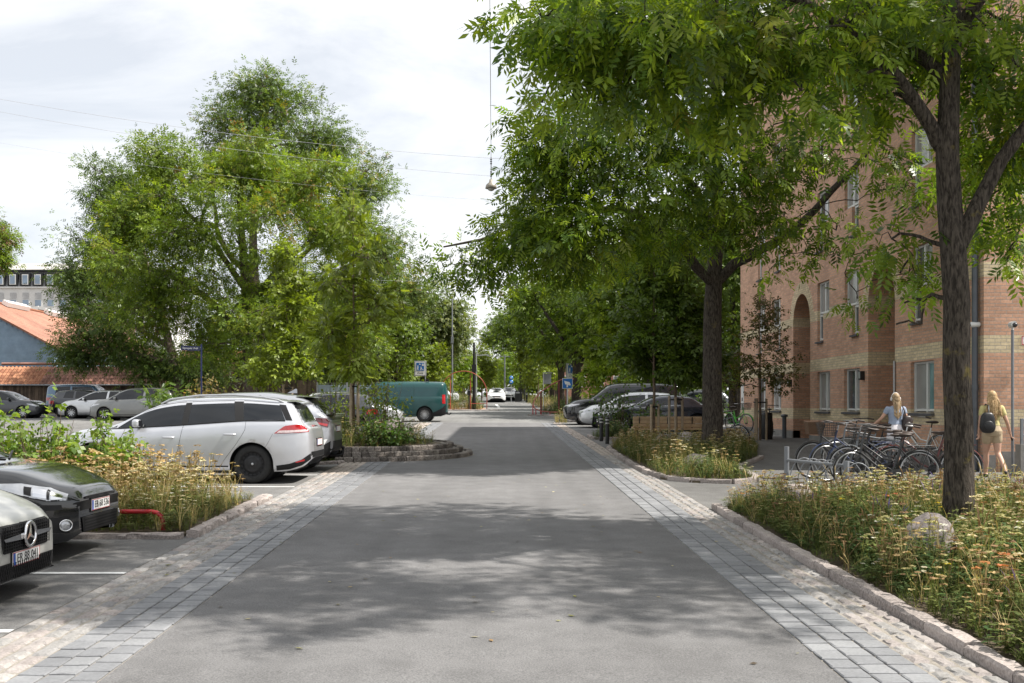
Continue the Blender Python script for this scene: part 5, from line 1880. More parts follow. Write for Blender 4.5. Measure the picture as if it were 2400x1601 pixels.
BED4 = [(-3.45 + 2.1 * math.cos(a), 26.9 + 1.9 * math.sin(a)) for a in [-math.pi / 2 + math.pi * k / 12 for k in range(13)]] + [(-9.0, 30.5), (-9.0, 24.2), (-4.0, 24.0)]
b = MB()
b.add([(x, y, gz(26.9) + 0.30 + SLOPE * (y - 26.9)) for x, y in BED4[:13]] + [(x, y, gz(y) + 0.30) for x, y in BED4[13:15]] + [(-9.0, 24.2, gz(24.2) + 0.06), (-4.0, 24.0, gz(24) + 0.10)], [tuple(range(17))])
b.build('bed_soil', EARTH)['kind'] = 'structure'
meadow('island_planting', 'bushy green perennials growing on the cobble edged island', [(-1.45, 26.6), (-1.7, 25.9), (-2.4, 25.3), (-3.45, 25.05), (-4.6, 24.6), (-9, 24.6), (-9, 30.3), (-3.5, 28.7), (-2.2, 28.3), (-1.6, 27.5)],
       [('herb', 'dgreen', 26, 0.4, 0.8, 0.8), ('herb', 'green', 26, 0.35, 0.75, 0.8), ('grass', 'green', 30, 0.3, 0.6, 0.5), ('yarrow', 'cream', 7, 0.4, 0.75, 1.0), ('grass', 'straw', 8, 0.3, 0.6, 1.0), ('seedgrass', 'straw', 5, 0.4, 0.8, 1.0), ('seedgrass', 'violet', 3, 0.3, 0.5, 1.0), ('yarrow', 'yellow', 1, 0.3, 0.5, 1)], 104, lift=0.30, edge=0.5, avoid=avoid)
meadow('grass_strip', 'grass strip behind the rear wheel of the second silver car', [(-3.7, 23.55), (-3.6, 24.2), (-8, 24.2), (-8, 23.75)], [('grass', 'green', 90, 0.12, 0.3, 0.3), ('herb', 'green', 14, 0.1, 0.3, 0.5)], 105, lift=0.02)
meadow('corner_planting', 'small planting patch beside the striped bollards', [(3.25, 34.3), (4.7, 34.4), (4.7, 36.4), (3.3, 36.4)], [('herb', 'dgreen', 40, 0.4, 0.8, 0.5), ('herb', 'green', 24, 0.3, 0.6, 0.5), ('grass', 'green', 40, 0.3, 0.6, 0.5), ('yarrow', 'cream', 8, 0.4, 0.7, 0.5)], 106, lift=0.0)
meadow('arch_planting', 'green planting behind the red arch', [(-7.5, 74.3), (-1.0, 74.0), (-0.75, 80), (-7, 80)], [('herb', 'green', 14, 0.8, 1.5, 0.8), ('herb', 'dgreen', 8, 0.6, 1.3, 0.8), ('grass', 'straw', 12, 0.5, 1.0, 0.8)], 107, lift=0.0, edge=0.8)
sheet('arch_gravel', -7.6, -0.7, 72.6, 80, 0.012, ramp_mat('red_gravel', [(0.3, (0.26, 0.15, 0.10)), (0.7, (0.42, 0.27, 0.19))], scale=20, bump=0.4))
meadow('tube_planting', 'dark green planting behind the curling red tube', [(2.6, 63), (9, 62), (9, 72), (3.4, 72)], [('herb', 'dgreen', 9, 0.6, 1.2, 0.8), ('herb', 'green', 6, 0.6, 1.1, 0.8), ('grass', 'green', 10, 0.4, 0.8, 0.8)], 108, lift=0.0, edge=0.8)
meadow('verge_tuft', 'yellowing tuft at the nose of the black people carrier', [(2.75, 49.2), (3.35, 49.0), (3.4, 50.6), (2.8, 50.6)], [('herb', 'green', 50, 0.5, 1.0, 0.3), ('grass', 'straw', 60, 0.4, 0.9, 0.3), ('yarrow', 'cream', 16, 0.5, 0.9, 0.3)], 109, lift=0.0, edge=0.3)
meadow('street_planting_left', 'grass and low plants along the far left side of the street', [(-7.5, 84), (-3.6, 84), (-2.6, 150), (-7.5, 150)], [('herb', 'green', 2.2, 0.5, 1.1, 0.6), ('grass', 'straw', 2.5, 0.4, 0.8, 0.8)], 110, lift=0.0)
meadow('street_planting_right', 'grass and low plants along the far right side of the street', [(3.0, 78), (8, 78), (8, 150), (2.8, 150)], [('herb', 'green', 2.2, 0.5, 1.1, 0.6), ('grass', 'straw', 2.5, 0.4, 0.8, 0.8)], 111, lift=0.0)

# ---- boulders
for k, (x, y, r_, h_, lb_) in enumerate(ROCKS):
    rg = np.random.default_rng(300 + k)
    bm = bmesh.new()
    bmesh.ops.create_icosphere(bm, subdivisions=4, radius=1.0)
    ph = rg.uniform(0, 6.28, 9)
    for v in bm.verts:
        c = v.co
        s = 1 + 0.10 * math.sin(2.3 * c.x + ph[0]) * math.sin(2.1 * c.y + ph[1]) + 0.07 * math.sin(4.1 * c.y + ph[2] + 2 * c.z) + 0.05 * math.sin(5.3 * c.x + ph[3]) * math.cos(4.7 * c.z + ph[4]) + 0.02 * math.sin(11 * c.x + ph[5]) * math.sin(12 * c.y + ph[6])
        v.co = c * s
        v.co = Vector((v.co.x * r_, v.co.y * r_ * 0.85, v.co.z * h_ * 1.25))
    me = bpy.data.meshes.new('boulder')
    bm.to_mesh(me)
    bm.free()
    me.polygons.foreach_set('use_smooth', [True] * len(me.polygons))
    me.materials.append(BOULDER)
    o = bpy.data.objects.new('boulder', me)
    COL.objects.link(o)
    o.location = (x, y, gz(y) + h_ * 0.25 + (0.55 if x < 0 else 0.04))
    o.rotation_euler = (0, 0, rg.uniform(0, 6))
    tag(o, lb_, 'boulder', 'boulders in the planting beds')


# ---- shrubs: many stems with leaves
def shrub(label, x, y, h, r, nst, leaf, cols, nleaf, seed, lift=0.04, bare=0.35, lsize=1.0, group=None, name='shrub', droop=0.3, stemcol=None, extra=None):
    rng = np.random.default_rng(seed)
    root = thing(name, label, 'shrub', (x, y, gz(y) + lift), 0, group)
    b = MB()
    tips, axs = [], []
    for k in range(nst):
        a = rng.uniform(0, 6.28)
        rr = r * math.sqrt(rng.random())
        H = h * rng.uniform(0.7, 1.05) * (1 - 0.35 * (rr / r) ** 2)
        p0 = np.array([rr * 0.35 * math.cos(a), rr * 0.35 * math.sin(a), 0])
        p1 = np.array([rr * math.cos(a), rr * math.sin(a), H])
        P = curve_pts(p0, p1, 0.05, 6, rng, 0.02)
        b.tube(P, list(np.linspace(0.011, 0.003, 6)), 4, caps=False)
        for j in range(5):
            u = bare + (1 - bare) * rng.random()
            q = P[0] * (1 - u) + P[-1] * u
            tips.append(q)
    b.build('stems', stemcol or BARKY, root)
    tips = np.array(tips)
    i = rng.integers(0, len(tips), nleaf)
    off = rng.standard_normal((nleaf, 3)) * np.array([0.085, 0.085, 0.075]) * max(1, h / 1.4)
    pos = tips[i] + off
    pos[:, 2] = np.abs(pos[:, 2])
    ax = unit(off) + rng.standard_normal((nleaf, 3)) * 0.5
    ax[:, 2] -= droop
    nr = rng.standard_normal((nleaf, 3)) * 0.5
    nr[:, 2] += 1
    T, F = leaf
    V, Q, own = scatter(T, F, pos, ax, nr, lsize * rng.uniform(0.7, 1.3, nleaf))
    lc = tint(rng, nleaf, cols) * 1.4
    if extra:
        mk = rng.random(nleaf) < extra[0]
        lc[mk] = tint(rng, int(mk.sum()), extra[1])
    fast_mesh('foliage', V, Q, LEAF, lc[own], root)
    return root


ONE = leaf_template(1, 0.085, 0.062, 0.0)
ONE2 = leaf_template(3, 0.07, 0.055, 0.05)
LIL = [(0.10, 0.17, 0.03), (0.15, 0.22, 0.04), (0.075, 0.13, 0.025), (0.19, 0.25, 0.05)]
for k, (x, y, h, lb_) in enumerate([(-7.15, 15.2, 1.62, 'leafy lilac shrub at the far left before the distant cars'), (-6.25, 14.7, 1.52, 'leafy shrub with many bare stems right of the lilac at the left edge'), (-5.55, 15.3, 1.38, 'leafy shrub beside the front wing of the silver estate')]):
    shrub(lb_, x, y, h, 0.55, 26, ONE2, LIL, 520, 400 + k, bare=0.45, lsize=0.95, group='leafy shrubs on the left island', droop=0.6)
shrub('dry twiggy shrub behind the silver estate under the street sign', -11.4, 42.5, 2.3, 0.9, 40, ONE, [(0.16, 0.12, 0.05), (0.20, 0.14, 0.06), (0.12, 0.13, 0.04)], 700, 410, lift=0, lsize=1.3)
shrub('green shrub left of the dry one behind the silver cars', -13.6, 44, 1.9, 1.0, 34, LOCUST, LOCC, 420, 411, lift=0, lsize=0.8)
IS = [(0.10, 0.15, 0.03), (0.14, 0.19, 0.04), (0.17, 0.20, 0.05)]
shrub('tall airy shrub with small leaves right of the island stakes', -2.95, 27.8, 2.05, 0.75, 34, ONE, IS, 620, 412, lift=0.28, bare=0.4)
shrub('airy shrub left of the island stakes before the dark car', -4.35, 28.3, 1.75, 0.7, 28, ONE, IS, 480, 413, lift=0.28, bare=0.4)
shrub('dense low perennial at the front of the cobble island', -2.6, 25.75, 0.75, 0.6, 40, ONE, [(0.05, 0.10, 0.025), (0.08, 0.13, 0.03)], 900, 414, lift=0.28, bare=0.1)
DKS = [(0.035, 0.07, 0.02), (0.05, 0.09, 0.025), (0.07, 0.11, 0.03)]
shrub('dark twiggy shrub in front of the black people carrier', 4.2, 37.0, 2.1, 0.8, 34, ONE, DKS, 620, 415, lift=0, lsize=1.2, bare=0.3)
shrub('dark shrub beside the bollards before the parked saloon', 5.2, 35.6, 1.45, 0.7, 30, ONE, DKS, 560, 416, lift=0, lsize=1.2, bare=0.15)
shrub('green climbing shrub over the picket fence by the brick corner', 7.7, 47.2, 1.5, 1.1, 40, ONE2, DKS, 900, 417, lift=0, lsize=1.3, bare=0.1)
shrub('second clump of hedge over the picket fence', 9.3, 47.4, 1.6, 1.1, 40, ONE2, DKS, 900, 418, lift=0, lsize=1.3, bare=0.1)
# fallen leaves and bits on the road
rng = np.random.default_rng(9)
n = 120
px_, py_ = rng.uniform(-3.2, 3.0, n), rng.uniform(6.2, 22, n)
T, F = leaf_template(1, 0.06, 0.03, 0.0)
V, Q, own = scatter(T * np.array([1, 1, 0.15]), F, np.stack([px_, py_, SLOPE * py_ + 0.016], 1), np.stack([rng.standard_normal(n), rng.standard_normal(n), np.zeros(n)], 1), np.tile([0, 0, 1.0], (n, 1)) + rng.standard_normal((n, 3)) * 0.15, rng.uniform(0.5, 1.2, n))
lc = tint(rng, n, [(0.45, 0.40, 0.25), (0.30, 0.30, 0.10), (0.25, 0.16, 0.08), (0.10, 0.08, 0.06)])
tag(fast_mesh('fallen_leaves', V, Q, PLANT, lc[own]), 'scattered dry fallen leaves lying on the asphalt', 'leaves', kind='stuff')

# ------------------------------------------------------------------ vehicles
def paint(name, col, metal=0.0, rough=0.28, coat=1.0, dirt=0.05):
    return mat(name, col, rough, metal, 0.5, dirt, 3.0, coat=coat)


CGLASS = mat('car_glass', (0.010, 0.012, 0.015), 0.03, 0.0, spec=0.5, var=0.3, scale=1.2)
TRIM = mat('black_trim', (0.010, 0.010, 0.011), 0.5, spec=0.25, var=0.2, scale=10)
GAP = mat('shut_line', (0.008, 0.008, 0.009), 0.8, var=0)
TYRE = mat('tyre_rubber', (0.018, 0.018, 0.018), 0.85, var=0.25, scale=20, bump=0.3, bscale=80)
CHROME = mat('chrome', (0.75, 0.75, 0.76), 0.12, 1.0, var=0.03)
ALLOY = mat('alloy', (0.50, 0.51, 0.52), 0.3, 0.8, var=0.08)
STEELW = mat('black_steel_wheel', (0.022, 0.022, 0.024), 0.5, 0.3, var=0.3, scale=16)
LAMPW = mat('headlamp_glass', (0.46, 0.47, 0.49), 0.12, 0.4, spec=0.9, var=0.25, scale=9, coat=1.0)
LAMPR = mat('tail_lamp_red', (0.36, 0.008, 0.012), 0.12, 0.0, spec=0.7, var=0.2, scale=18, coat=1.0)
LAMPD = mat('tail_lamp_dark', (0.07, 0.010, 0.014), 0.12, 0.0, spec=0.7, var=0.2, coat=1.0)
LAMPC = mat('tail_lamp_clear', (0.62, 0.50, 0.50), 0.15, 0.0, var=0.2, scale=30, coat=1.0)
PLATEW = mat('plate_white', (0.78, 0.78, 0.76), 0.4, var=0.03)
PLATEB = mat('plate_blue', (0.02, 0.10, 0.42), 0.4, var=0.0)


def spec(L, Wd, H, hood, xc, xr0, xr1, xt, tail, wb, xf, Rw, nose=0.62, belt=0.90, beltr=1.0, gc=0.17, kind='hatch', roofw=0.66, nosew=0.50, drop=0.06, nb=0.22):
    hw = Wd / 2
    top = [(0, nose), (0.06, nose + 0.08), (0.22, nose + 0.145), (xc * 0.55, hood - 0.055), (xc, hood), (xc + 0.14, hood + 0.055), (xr0, H - 0.075), (xr0 + 0.35, H - 0.018), ((xr0 + 0.35 + xr1) / 2, H), (xr1 - 0.35, H - drop * 0.5), (xr1, H - drop)]
    if kind == 'saloon':
        top += [(xt, tail), (L - 0.18, tail - 0.015), (L - 0.05, tail - 0.07), (L, tail - 0.25)]
    elif kind == 'van':
        top += [(L - 0.12, H - drop - 0.05), (L - 0.03, H - drop - 0.30), (L, H - 0.8)]
    else:
        top += [(xt, tail), (L - 0.03, tail - 0.10), (L, tail - 0.30)]
    bl_ = [(0, nose - 0.03), (0.3, nose + 0.10), (xc, belt - 0.01), (xc + 0.5, belt), (xr1 - 0.4, beltr), (L - 0.30, beltr - 0.01), (L - 0.05, min(beltr - 0.06, top[-2][1] - 0.02)), (L, top[-1][1] - 0.02)]
    bot = [(0, gc + nb), (0.10, gc + nb * 0.3), (0.45, gc), (L - 0.5, gc + 0.02), (L - 0.15, gc + 0.10), (L, gc + 0.24)]
    wd = [(0, hw * nosew), (0.05, hw * 0.70), (0.18, hw * 0.87), (0.45, hw * 0.965), (0.95, hw), (L - 0.8, hw), (L - 0.30, hw * 0.955), (L - 0.10, hw * 0.85), (L - 0.025, hw * 0.74), (L, hw * 0.6)]
    rw = [(0, hw * 0.42), (0.3, hw * 0.68), (xc, hw * 0.80), (xr0, hw * roofw), (xr1, hw * (roofw - 0.03)), (min(xt, L - 0.12), hw * 0.68), (L, hw * 0.52)]
    return dict(L=L, W=Wd, H=H, top=top, belt=bl_, bot=bot, wd=wd, rw=rw, xf=xf, xr=xf + wb, R=Rw, xc=xc, xr0=xr0, xr1=xr1, xt=xt, tail=tail, gc=gc)


class Car:
    def __init__(self, sp, name, label, paint_m, loc, rz, group=None, scale=1.0, res=110, M=36, cat='car', wheel='alloy', low=False):
        self.s = sp
        self.low = low
        self.pm = paint_m
        self.root = thing(name, label, cat, loc, rz, group)
        self.root.scale = (scale, scale, scale)
        self.L = sp['L']
        self.M = M
        Ra = sp['R'] * 1.14
        self.Ra = Ra
        xs = list(np.linspace(0, 1, 18) ** 2 * 0.55) + list(np.linspace(0.55, self.L - 0.55, res // 2)) + list(self.L - np.linspace(0, 1, 18) ** 2 * 0.55)
        for xw in (sp['xf'], sp['xr']):
            for e in (Ra, ):
                xs += [xw - e - 0.002, xw - e + 0.002, xw + e - 0.002, xw + e + 0.002]
            xs += list(xw + Ra * np.cos(np.linspace(0.03, math.pi - 0.03, 11 if low else 20)))
        self.xs = np.array(sorted(x for x in set(np.round(xs, 4)) if 0 <= x <= self.L))
        self._sections()
        self._body()
        self.wheels(wheel)

    def prof(self, key, x):
        p_ = self.s[key]
        return pchip([a for a, b_ in p_], [b_ for a, b_ in p_], x)

    def _sections(self):
        xs = self.xs
        zt, zs, zb, w, rw = (self.prof(k, xs) for k in ('top', 'belt', 'bot', 'wd', 'rw'))
        zs = np.minimum(zs, zt - 0.015)
        zb = np.minimum(zb, zs - 0.02)
        g = zt - zs
        self.zt, self.zs, self.zb, self.w, self.g = zt, zs, zb, w, g
        rw = np.minimum(rw, w * 0.93)
        h = zs - zb
        # control points of the half section, bottom to top centre
        cy = np.stack([w * 0.93, w * 0.975, w * 1.0, w * 0.995, w * 0.975, w * 0.945, (w * 0.945) * 0.12 + rw * 0.90, rw * 0.86, rw * 0.5, rw * 0.0], 1)
        cz = np.stack([zb, zb + 0.07 * np.minimum(1, h / 0.3), zb + 0.40 * h, zb + 0.72 * h, zs - 0.08 * h, zs, zs + 0.80 * g, zs + 0.925 * g, zs + 0.985 * g, zt], 1)
        K = cy.shape[1]
        t = np.linspace(0, K - 1, self.M)
        self.Y = np.stack([pchip(range(K), cy[i], t) for i in range(len(xs))])
        self.Z = np.stack([np.maximum.accumulate(pchip(range(K), cz[i], t)) for i in range(len(xs))])
        self.kb = int(np.searchsorted(t, 5.0))

    def side(self, x, z):
        i = int(np.clip(np.searchsorted(self.xs, x) - 1, 0, len(self.xs) - 2))
        u = (x - self.xs[i]) / max(1e-6, self.xs[i + 1] - self.xs[i])
        a = np.interp(z, self.Z[i], self.Y[i])
        b = np.interp(z, self.Z[i + 1], self.Y[i + 1])
        return a * (1 - u) + b * u

    def topz(self, x, y):
        i = int(np.clip(np.searchsorted(self.xs, x) - 1, 0, len(self.xs) - 2))
        u = (x - self.xs[i]) / max(1e-6, self.xs[i + 1] - self.xs[i])
        k = self.kb
        a = np.interp(abs(y), self.Y[i][k:][::-1], self.Z[i][k:][::-1])
        b = np.interp(abs(y), self.Y[i + 1][k:][::-1], self.Z[i + 1][k:][::-1])
        return a * (1 - u) + b * u

    def end(self, y, z, rear=False):
        idx = range(len(self.xs)) if not rear else range(len(self.xs) - 1, -1, -1)
        for i in idx:
            if self.zb[i] <= z <= self.Z[i][-1] and np.interp(z, self.Z[i], self.Y[i]) >= abs(y):
                return self.xs[i]
            if abs(self.xs[i] - (self.L if rear else 0)) > 0.9:
                break
        return (self.L - 0.25) if rear else 0.25

    def P(self, x, y, z):                       # car space (x from the nose) -> object space
        return (self.L / 2 - x, y, z)

    def _body(self):
        s = self.s
        b = MB()
        for sd in (1, -1):
            rows = []
            for i, x in enumerate(self.xs):
                za = 0
                for xw in (s['xf'], s['xr']):
                    if abs(x - xw) < self.Ra:
                        za = s['R'] + math.sqrt(self.Ra ** 2 - (x - xw) ** 2)
                ys, zz = self.Y[i], self.Z[i]
                row = []
                for k in range(self.M):
                    if zz[k] < za:
                        row.append(self.P(x, sd * np.interp(za, zz, ys), za))
                    else:
                        row.append(self.P(x, sd * ys[k], zz[k]))
                rows.append(row)
            b.grid(rows, True, flip=(sd < 0))
            for i in (0, -1):                   # close the ends
                row = rows[i]
                c = [(row[k][0], 0.0, row[k][2]) for k in range(self.M)]
                b.grid([row, c], True, flip=(sd > 0) == (i == 0))
        b.build('body', self.pm, self.root)
        # dark underside and wheel wells
        u = MB()
        u.box(self.P(self.L / 2, 0, s['gc'] + 0.16), (self.L - 0.6, s['W'] * 0.72, 0.26))
        for xw in (s['xf'], s['xr']):
            u.lathe([(0.0, -s['W'] / 2 + 0.13), (self.Ra * 1.02, -s['W'] / 2 + 0.13), (self.Ra * 1.02, s['W'] / 2 - 0.13), (0.0, s['W'] / 2 - 0.13)], self.P(xw, 0, s['R'] + 0.02), 'Y', 24)
            for sd in (1, -1):                  # arch lips
                u.grid([[self.P(xw + self.Ra * math.cos(a), sd * (self.side(xw + self.Ra * math.cos(a), s['R'] + self.Ra * math.sin(a)) - 0.003), s['R'] + self.Ra * math.sin(a)),
                         self.P(xw + self.Ra * math.cos(a), sd * (s['W'] / 2 - 0.2), s['R'] + self.Ra * math.sin(a))] for a in np.linspace(0.02, math.pi - 0.02, 20)], True)
        u.build('underbody', TRIM, self.root)

    def patch(self, name, lower, upper, m, off=0.004, nu=14, nv=6, sides=(1, -1), parent=None, label=None):
        """panel hugging the side: lower and upper edges as (x, z) polylines"""
        res = []
        for sd in sides:
            def samp(pl, n):
                pl = np.array(pl, float)
                t = np.linspace(0, 1, len(pl))
                tt = np.linspace(0, 1, n)
                return np.stack([np.interp(tt, t, pl[:, 0]), np.interp(tt, t, pl[:, 1])], 1)
            lo, hi = samp(lower, nu), samp(upper, nu)
            rows = []
            for v in np.linspace(0, 1, nv):
                row = []
                for k in range(nu):
                    x, z = lo[k] * (1 - v) + hi[k] * v
                    row.append(self.P(x, sd * (self.side(x, z) + off), z))
                rows.append(row)
            o = MB().grid(rows, True, flip=(sd < 0)).build(name, m, parent or self.root)
            res.append(o)
        return res

    def face(self, name, lower, upper, m, off=0.006, nu=12, nv=6, rear=False, parent=None):
        """panel hugging nose or tail: edges as (y, z) polylines"""
        def samp(pl, n):
            pl = np.array(pl, float)
            t = np.linspace(0, 1, len(pl))
            tt = np.linspace(0, 1, n)
            return np.stack([np.interp(tt, t, pl[:, 0]), np.interp(tt, t, pl[:, 1])], 1)
        lo, hi = samp(lower, nu), samp(upper, nu)
        rows = []
        for v in np.linspace(0, 1, nv):
            row = []
            for k in range(nu):
                y, z = lo[k] * (1 - v) + hi[k] * v
                x = self.end(y, z, rear)
                row.append(self.P(x + (off if rear else -off), y, z))
            rows.append(row)
        return MB().grid(rows, True, flip=rear).build(name, m, parent or self.root)

    def glass_top(self, name, x0, x1, fr=0.97, off=0.006, m=None):
        rows = []
        for x in np.linspace(x0, x1, 14):
            i = int(np.clip(np.searchsorted(self.xs, x), 0, len(self.xs) - 1))
            e = self.side(x, self.zs[i] + 0.84 * self.g[i]) * fr
            rows.append([self.P(x, v * e, self.topz(x, v * e) + off) for v in np.linspace(-1, 1, 15)])
        return MB().grid(rows, True).build(name, m or CGLASS, self.root)

    def zat(self, x, frac):
        zs = np.interp(x, self.xs, self.zs)
        g = np.interp(x, self.xs, self.g)
        return zs + frac * g

    def windows(self, wins, lo=0.03, hi=0.84, m=None, sides=(1, -1)):
        for (a0, a1, b0, b1) in wins:
            lower = [(x, self.zat(x, 0) + lo) for x in np.linspace(a0, a1, 8)]
            upper = [(x, max(self.zat(x, hi), self.zat(x, 0) + lo + 0.004)) for x in np.linspace(b0, b1, 8)]
            self.patch('side_window', lower, upper, m or CGLASS, 0.005, sides=sides)

    def seam(self, pts, wd=0.006, sides=(1, -1), m=None, name='shut_line'):
        """thin dark shut line along (x, z) points"""
        pl = np.array(pl_ := pts, float)
        t = np.linspace(0, 1, len(pl))
        tt = np.linspace(0, 1, 14)
        xz = np.stack([np.interp(tt, t, pl[:, 0]), np.interp(tt, t, pl[:, 1])], 1)
        for sd in sides:
            b = MB()
            b.tube([self.P(x, sd * (self.side(x, z) + 0.0005), z) for x, z in xz], wd / 2, 5, caps=False)
            b.build(name, m or GAP, self.root)

    def wheels(self, kind):
        s = self.s
        Rw, wdt = s['R'], 0.205 if s['R'] < 0.35 else 0.225
        n = 18 if self.low else 32
        for xw in (s['xf'], s['xr']):
            for sd in (1, -1):
                wh = thing('wheel', None, None)
                wh.parent = self.root
                y = sd * (s['W'] / 2 - 0.045 - wdt / 2)
                c = self.P(xw, y, Rw)
                wh.location = c
                t = MB()
                h = wdt / 2
                t.lathe([(0.64 * Rw, -h * 0.9), (0.72 * Rw, -h), (0.86 * Rw, -h * 1.03), (0.96 * Rw, -h * 0.9), (Rw, -h * 0.62), (Rw, h * 0.62), (0.96 * Rw, h * 0.9), (0.86 * Rw, h * 1.03), (0.72 * Rw, h), (0.64 * Rw, h * 0.9)], axis='Y', n=n, close=True)
                t.build('tyre', TYRE, wh)
                r = MB()
                d = sd * h
                r.lathe([(0.0, d * 0.35), (0.12 * Rw, d * 0.40), (0.60 * Rw, d * 0.28), (0.645 * Rw, d * 0.30), (0.65 * Rw, d * 0.82), (0.69 * Rw, d * 0.92)], axis='Y', n=n)
                rim_m = STEELW if kind == 'steel' else (TRIM if kind != 'disc' else ALLOY)
                if kind == 'steel':
                    r = MB()
                    r.lathe([(0.0, d * 0.62), (0.10 * Rw, d * 0.62), (0.12 * Rw, d * 0.5), (0.34 * Rw, d * 0.66), (0.44 * Rw, d * 0.60), (0.50 * Rw, d * 0.36), (0.62 * Rw, d * 0.40), (0.64 * Rw, d * 0.86), (0.69 * Rw, d * 0.95)], axis='Y', n=n)
                ro = r.build('rim', rim_m, wh)
                if kind == 'steel' and not self.low:
                    hl = MB()
                    for k in range(16):
                        a = 2 * math.pi * k / 16
                        hl.box((0.545 * Rw * math.cos(a), d * 0.40, 0.545 * Rw * math.sin(a)), (0.03, 0.02, 0.022), Matrix.Rotation(-a, 3, 'Y'))
                    hl.build('vent_holes', GAP, ro)
                    MB().lathe([(0.0, d * 0.72), (0.06 * Rw, d * 0.70), (0.075 * Rw, d * 0.6)], axis='Y', n=14).build('hub_cap', ALLOY, ro)
                elif kind in ('alloy', 'multi'):
                    sp_ = MB()
                    ns = 10 if kind == 'alloy' else 18
                    for k in range(ns):
                        a = 2 * math.pi * k / ns + 0.15
                        ca, sa = math.cos(a), math.sin(a)
                        sp_.bar((0.10 * Rw * ca, d * 0.62, 0.10 * Rw * sa), (0.66 * Rw * ca, d * 0.72, 0.66 * Rw * sa), 0.036 if kind == 'alloy' else 0.02, 0.03, up=(0, 1, 0))
                    sp_.lathe([(0.0, d * 0.78), (0.13 * Rw, d * 0.74), (0.16 * Rw, d * 0.5)], axis='Y', n=16)
                    sp_.lathe([(0.63 * Rw, d * 0.70), (0.655 * Rw, d * 0.86), (0.69 * Rw, d * 0.94)], axis='Y', n=n)
                    sp_.build('spokes', ALLOY, ro)

    def mirror(self, x, z, m, sides=(1, -1)):
        for sd in sides:
            y = self.side(x, z - 0.05)
            mr = thing('door_mirror', None, None)
            mr.parent = self.root
            b = MB()
            b.box(self.P(x - 0.01, sd * (y + 0.125), z), (0.12, 0.20, 0.135))
            b.build('shell', m, mr, bevel=0.045, segs=4)
            MB().box(self.P(x + 0.0525, sd * (y + 0.125), z), (0.006, 0.15, 0.095)).build('mirror_glass', LENS, mr)
            MB().bar(self.P(x, sd * (y - 0.01), z - 0.075), self.P(x, sd * (y + 0.09), z - 0.04), 0.05, 0.03).build('foot', TRIM, mr)

    def handle(self, x, z, m, sides=(1, -1)):
        for sd in sides:
            b = MB()
            pts = [self.P(x + u, sd * (self.side(x + u, z) + e), z) for u, e in ((-0.10, 0.0), (-0.08, 0.028), (0.06, 0.030), (0.085, 0.0))]
            b.tube(pts, 0.015, 8)
            b.build('door_handle', m, self.root)

    def plate(self, y, z, txt, rear=False, tilt=0.0, wd=0.50, hgt=0.112):
        x = self.end(0.1, z, rear) + (0.012 if rear else -0.012)
        pl = thing('number_plate', None, None)
        pl.parent = self.root
        pl.location = self.P(x, y, z)
        sg_ = -1 if rear else 1
        pl.rotation_euler = (0, 0, 0 if not rear else math.pi)
        MB().box((-0.012, 0, 0), (0.02, wd + 0.03, hgt + 0.03)).build('holder', TRIM, pl)
        MB().box((0, 0, 0), (0.008, wd, hgt)).build('plate', PLATEW, pl)
        MB().box((0.0046, wd / 2 * -1 + 0.022, 0), (0.002, 0.04, hgt - 0.014)).build('country_strip', PLATEB, pl)
        bd = MB()
        for s_ in (-1, 1):
            bd.box((0.0046, 0, s_ * (hgt / 2 - 0.004)), (0.002, wd - 0.004, 0.005))
            bd.box((0.0046, s_ * (wd / 2 - 0.004), 0), (0.0018, 0.005, hgt - 0.014))
        bd.build('border', REDM, pl)
        if txt:
            text('lettering', txt, 0.098, DARKTXT, pl, (0.0055, 0.022, 0.0), (R(90), 0, R(90)))
        return pl

    def std(self, wins, head=True, tail_m=LAMPR, belt=True, rear_glass=True, mirror=True):
        """windscreen, windows, lamps and trim every car has"""
        s = self.s
        self.glass_top('windscreen', s['xc'] + 0.06, s['xr0'] + 0.02)
        if rear_glass:
            self.glass_top('rear_window', s['xr1'] + 0.04, min(s['xt'], self.L - 0.05) - 0.02, 0.93, 0.008)
        self.windows(wins)
        if head:
            zn = s['top'][1][1]
            self.patch('headlight', [(0.06, zn - 0.10), (0.30, zn - 0.06), (0.62, zn + 0.03)], [(0.10, zn - 0.015), (0.30, zn + 0.045), (0.63, zn + 0.06)], LAMPW, 0.006)
            self.face('grille', [(-0.36, zn - 0.20), (0.36, zn - 0.20)], [(-0.42, zn - 0.10), (0.42, zn - 0.10)], TRIM)
            self.face('lower_grille', [(-0.5, s['gc'] + 0.10), (0.5, s['gc'] + 0.10)], [(-0.5, s['gc'] + 0.20), (0.5, s['gc'] + 0.20)], TRIM)
        if mirror:
            self.mirror(s['xc'] + 0.55, self.zat(s['xc'] + 0.5, 0) + 0.10, self.pm)
        for sd in (1, -1):
            b = MB()
            b.grid([[self.P(x, sd * (self.side(x, s['gc'] + 0.02) + 0.004), s['gc'] + 0.02 - 0.01), self.P(x, sd * (self.side(x, s['gc'] + 0.13) + 0.004), s['gc'] + 0.12)] for x in np.linspace(s['xf'] + self.Ra + 0.02, s['xr'] - self.Ra - 0.02, 20)], True, flip=(sd > 0))
            b.build('sill_trim', TRIM, self.root)


def put(y_near, sc, Wd):                       # car centre so that its near side stands at y_near
    return y_near + Wd * sc / 2


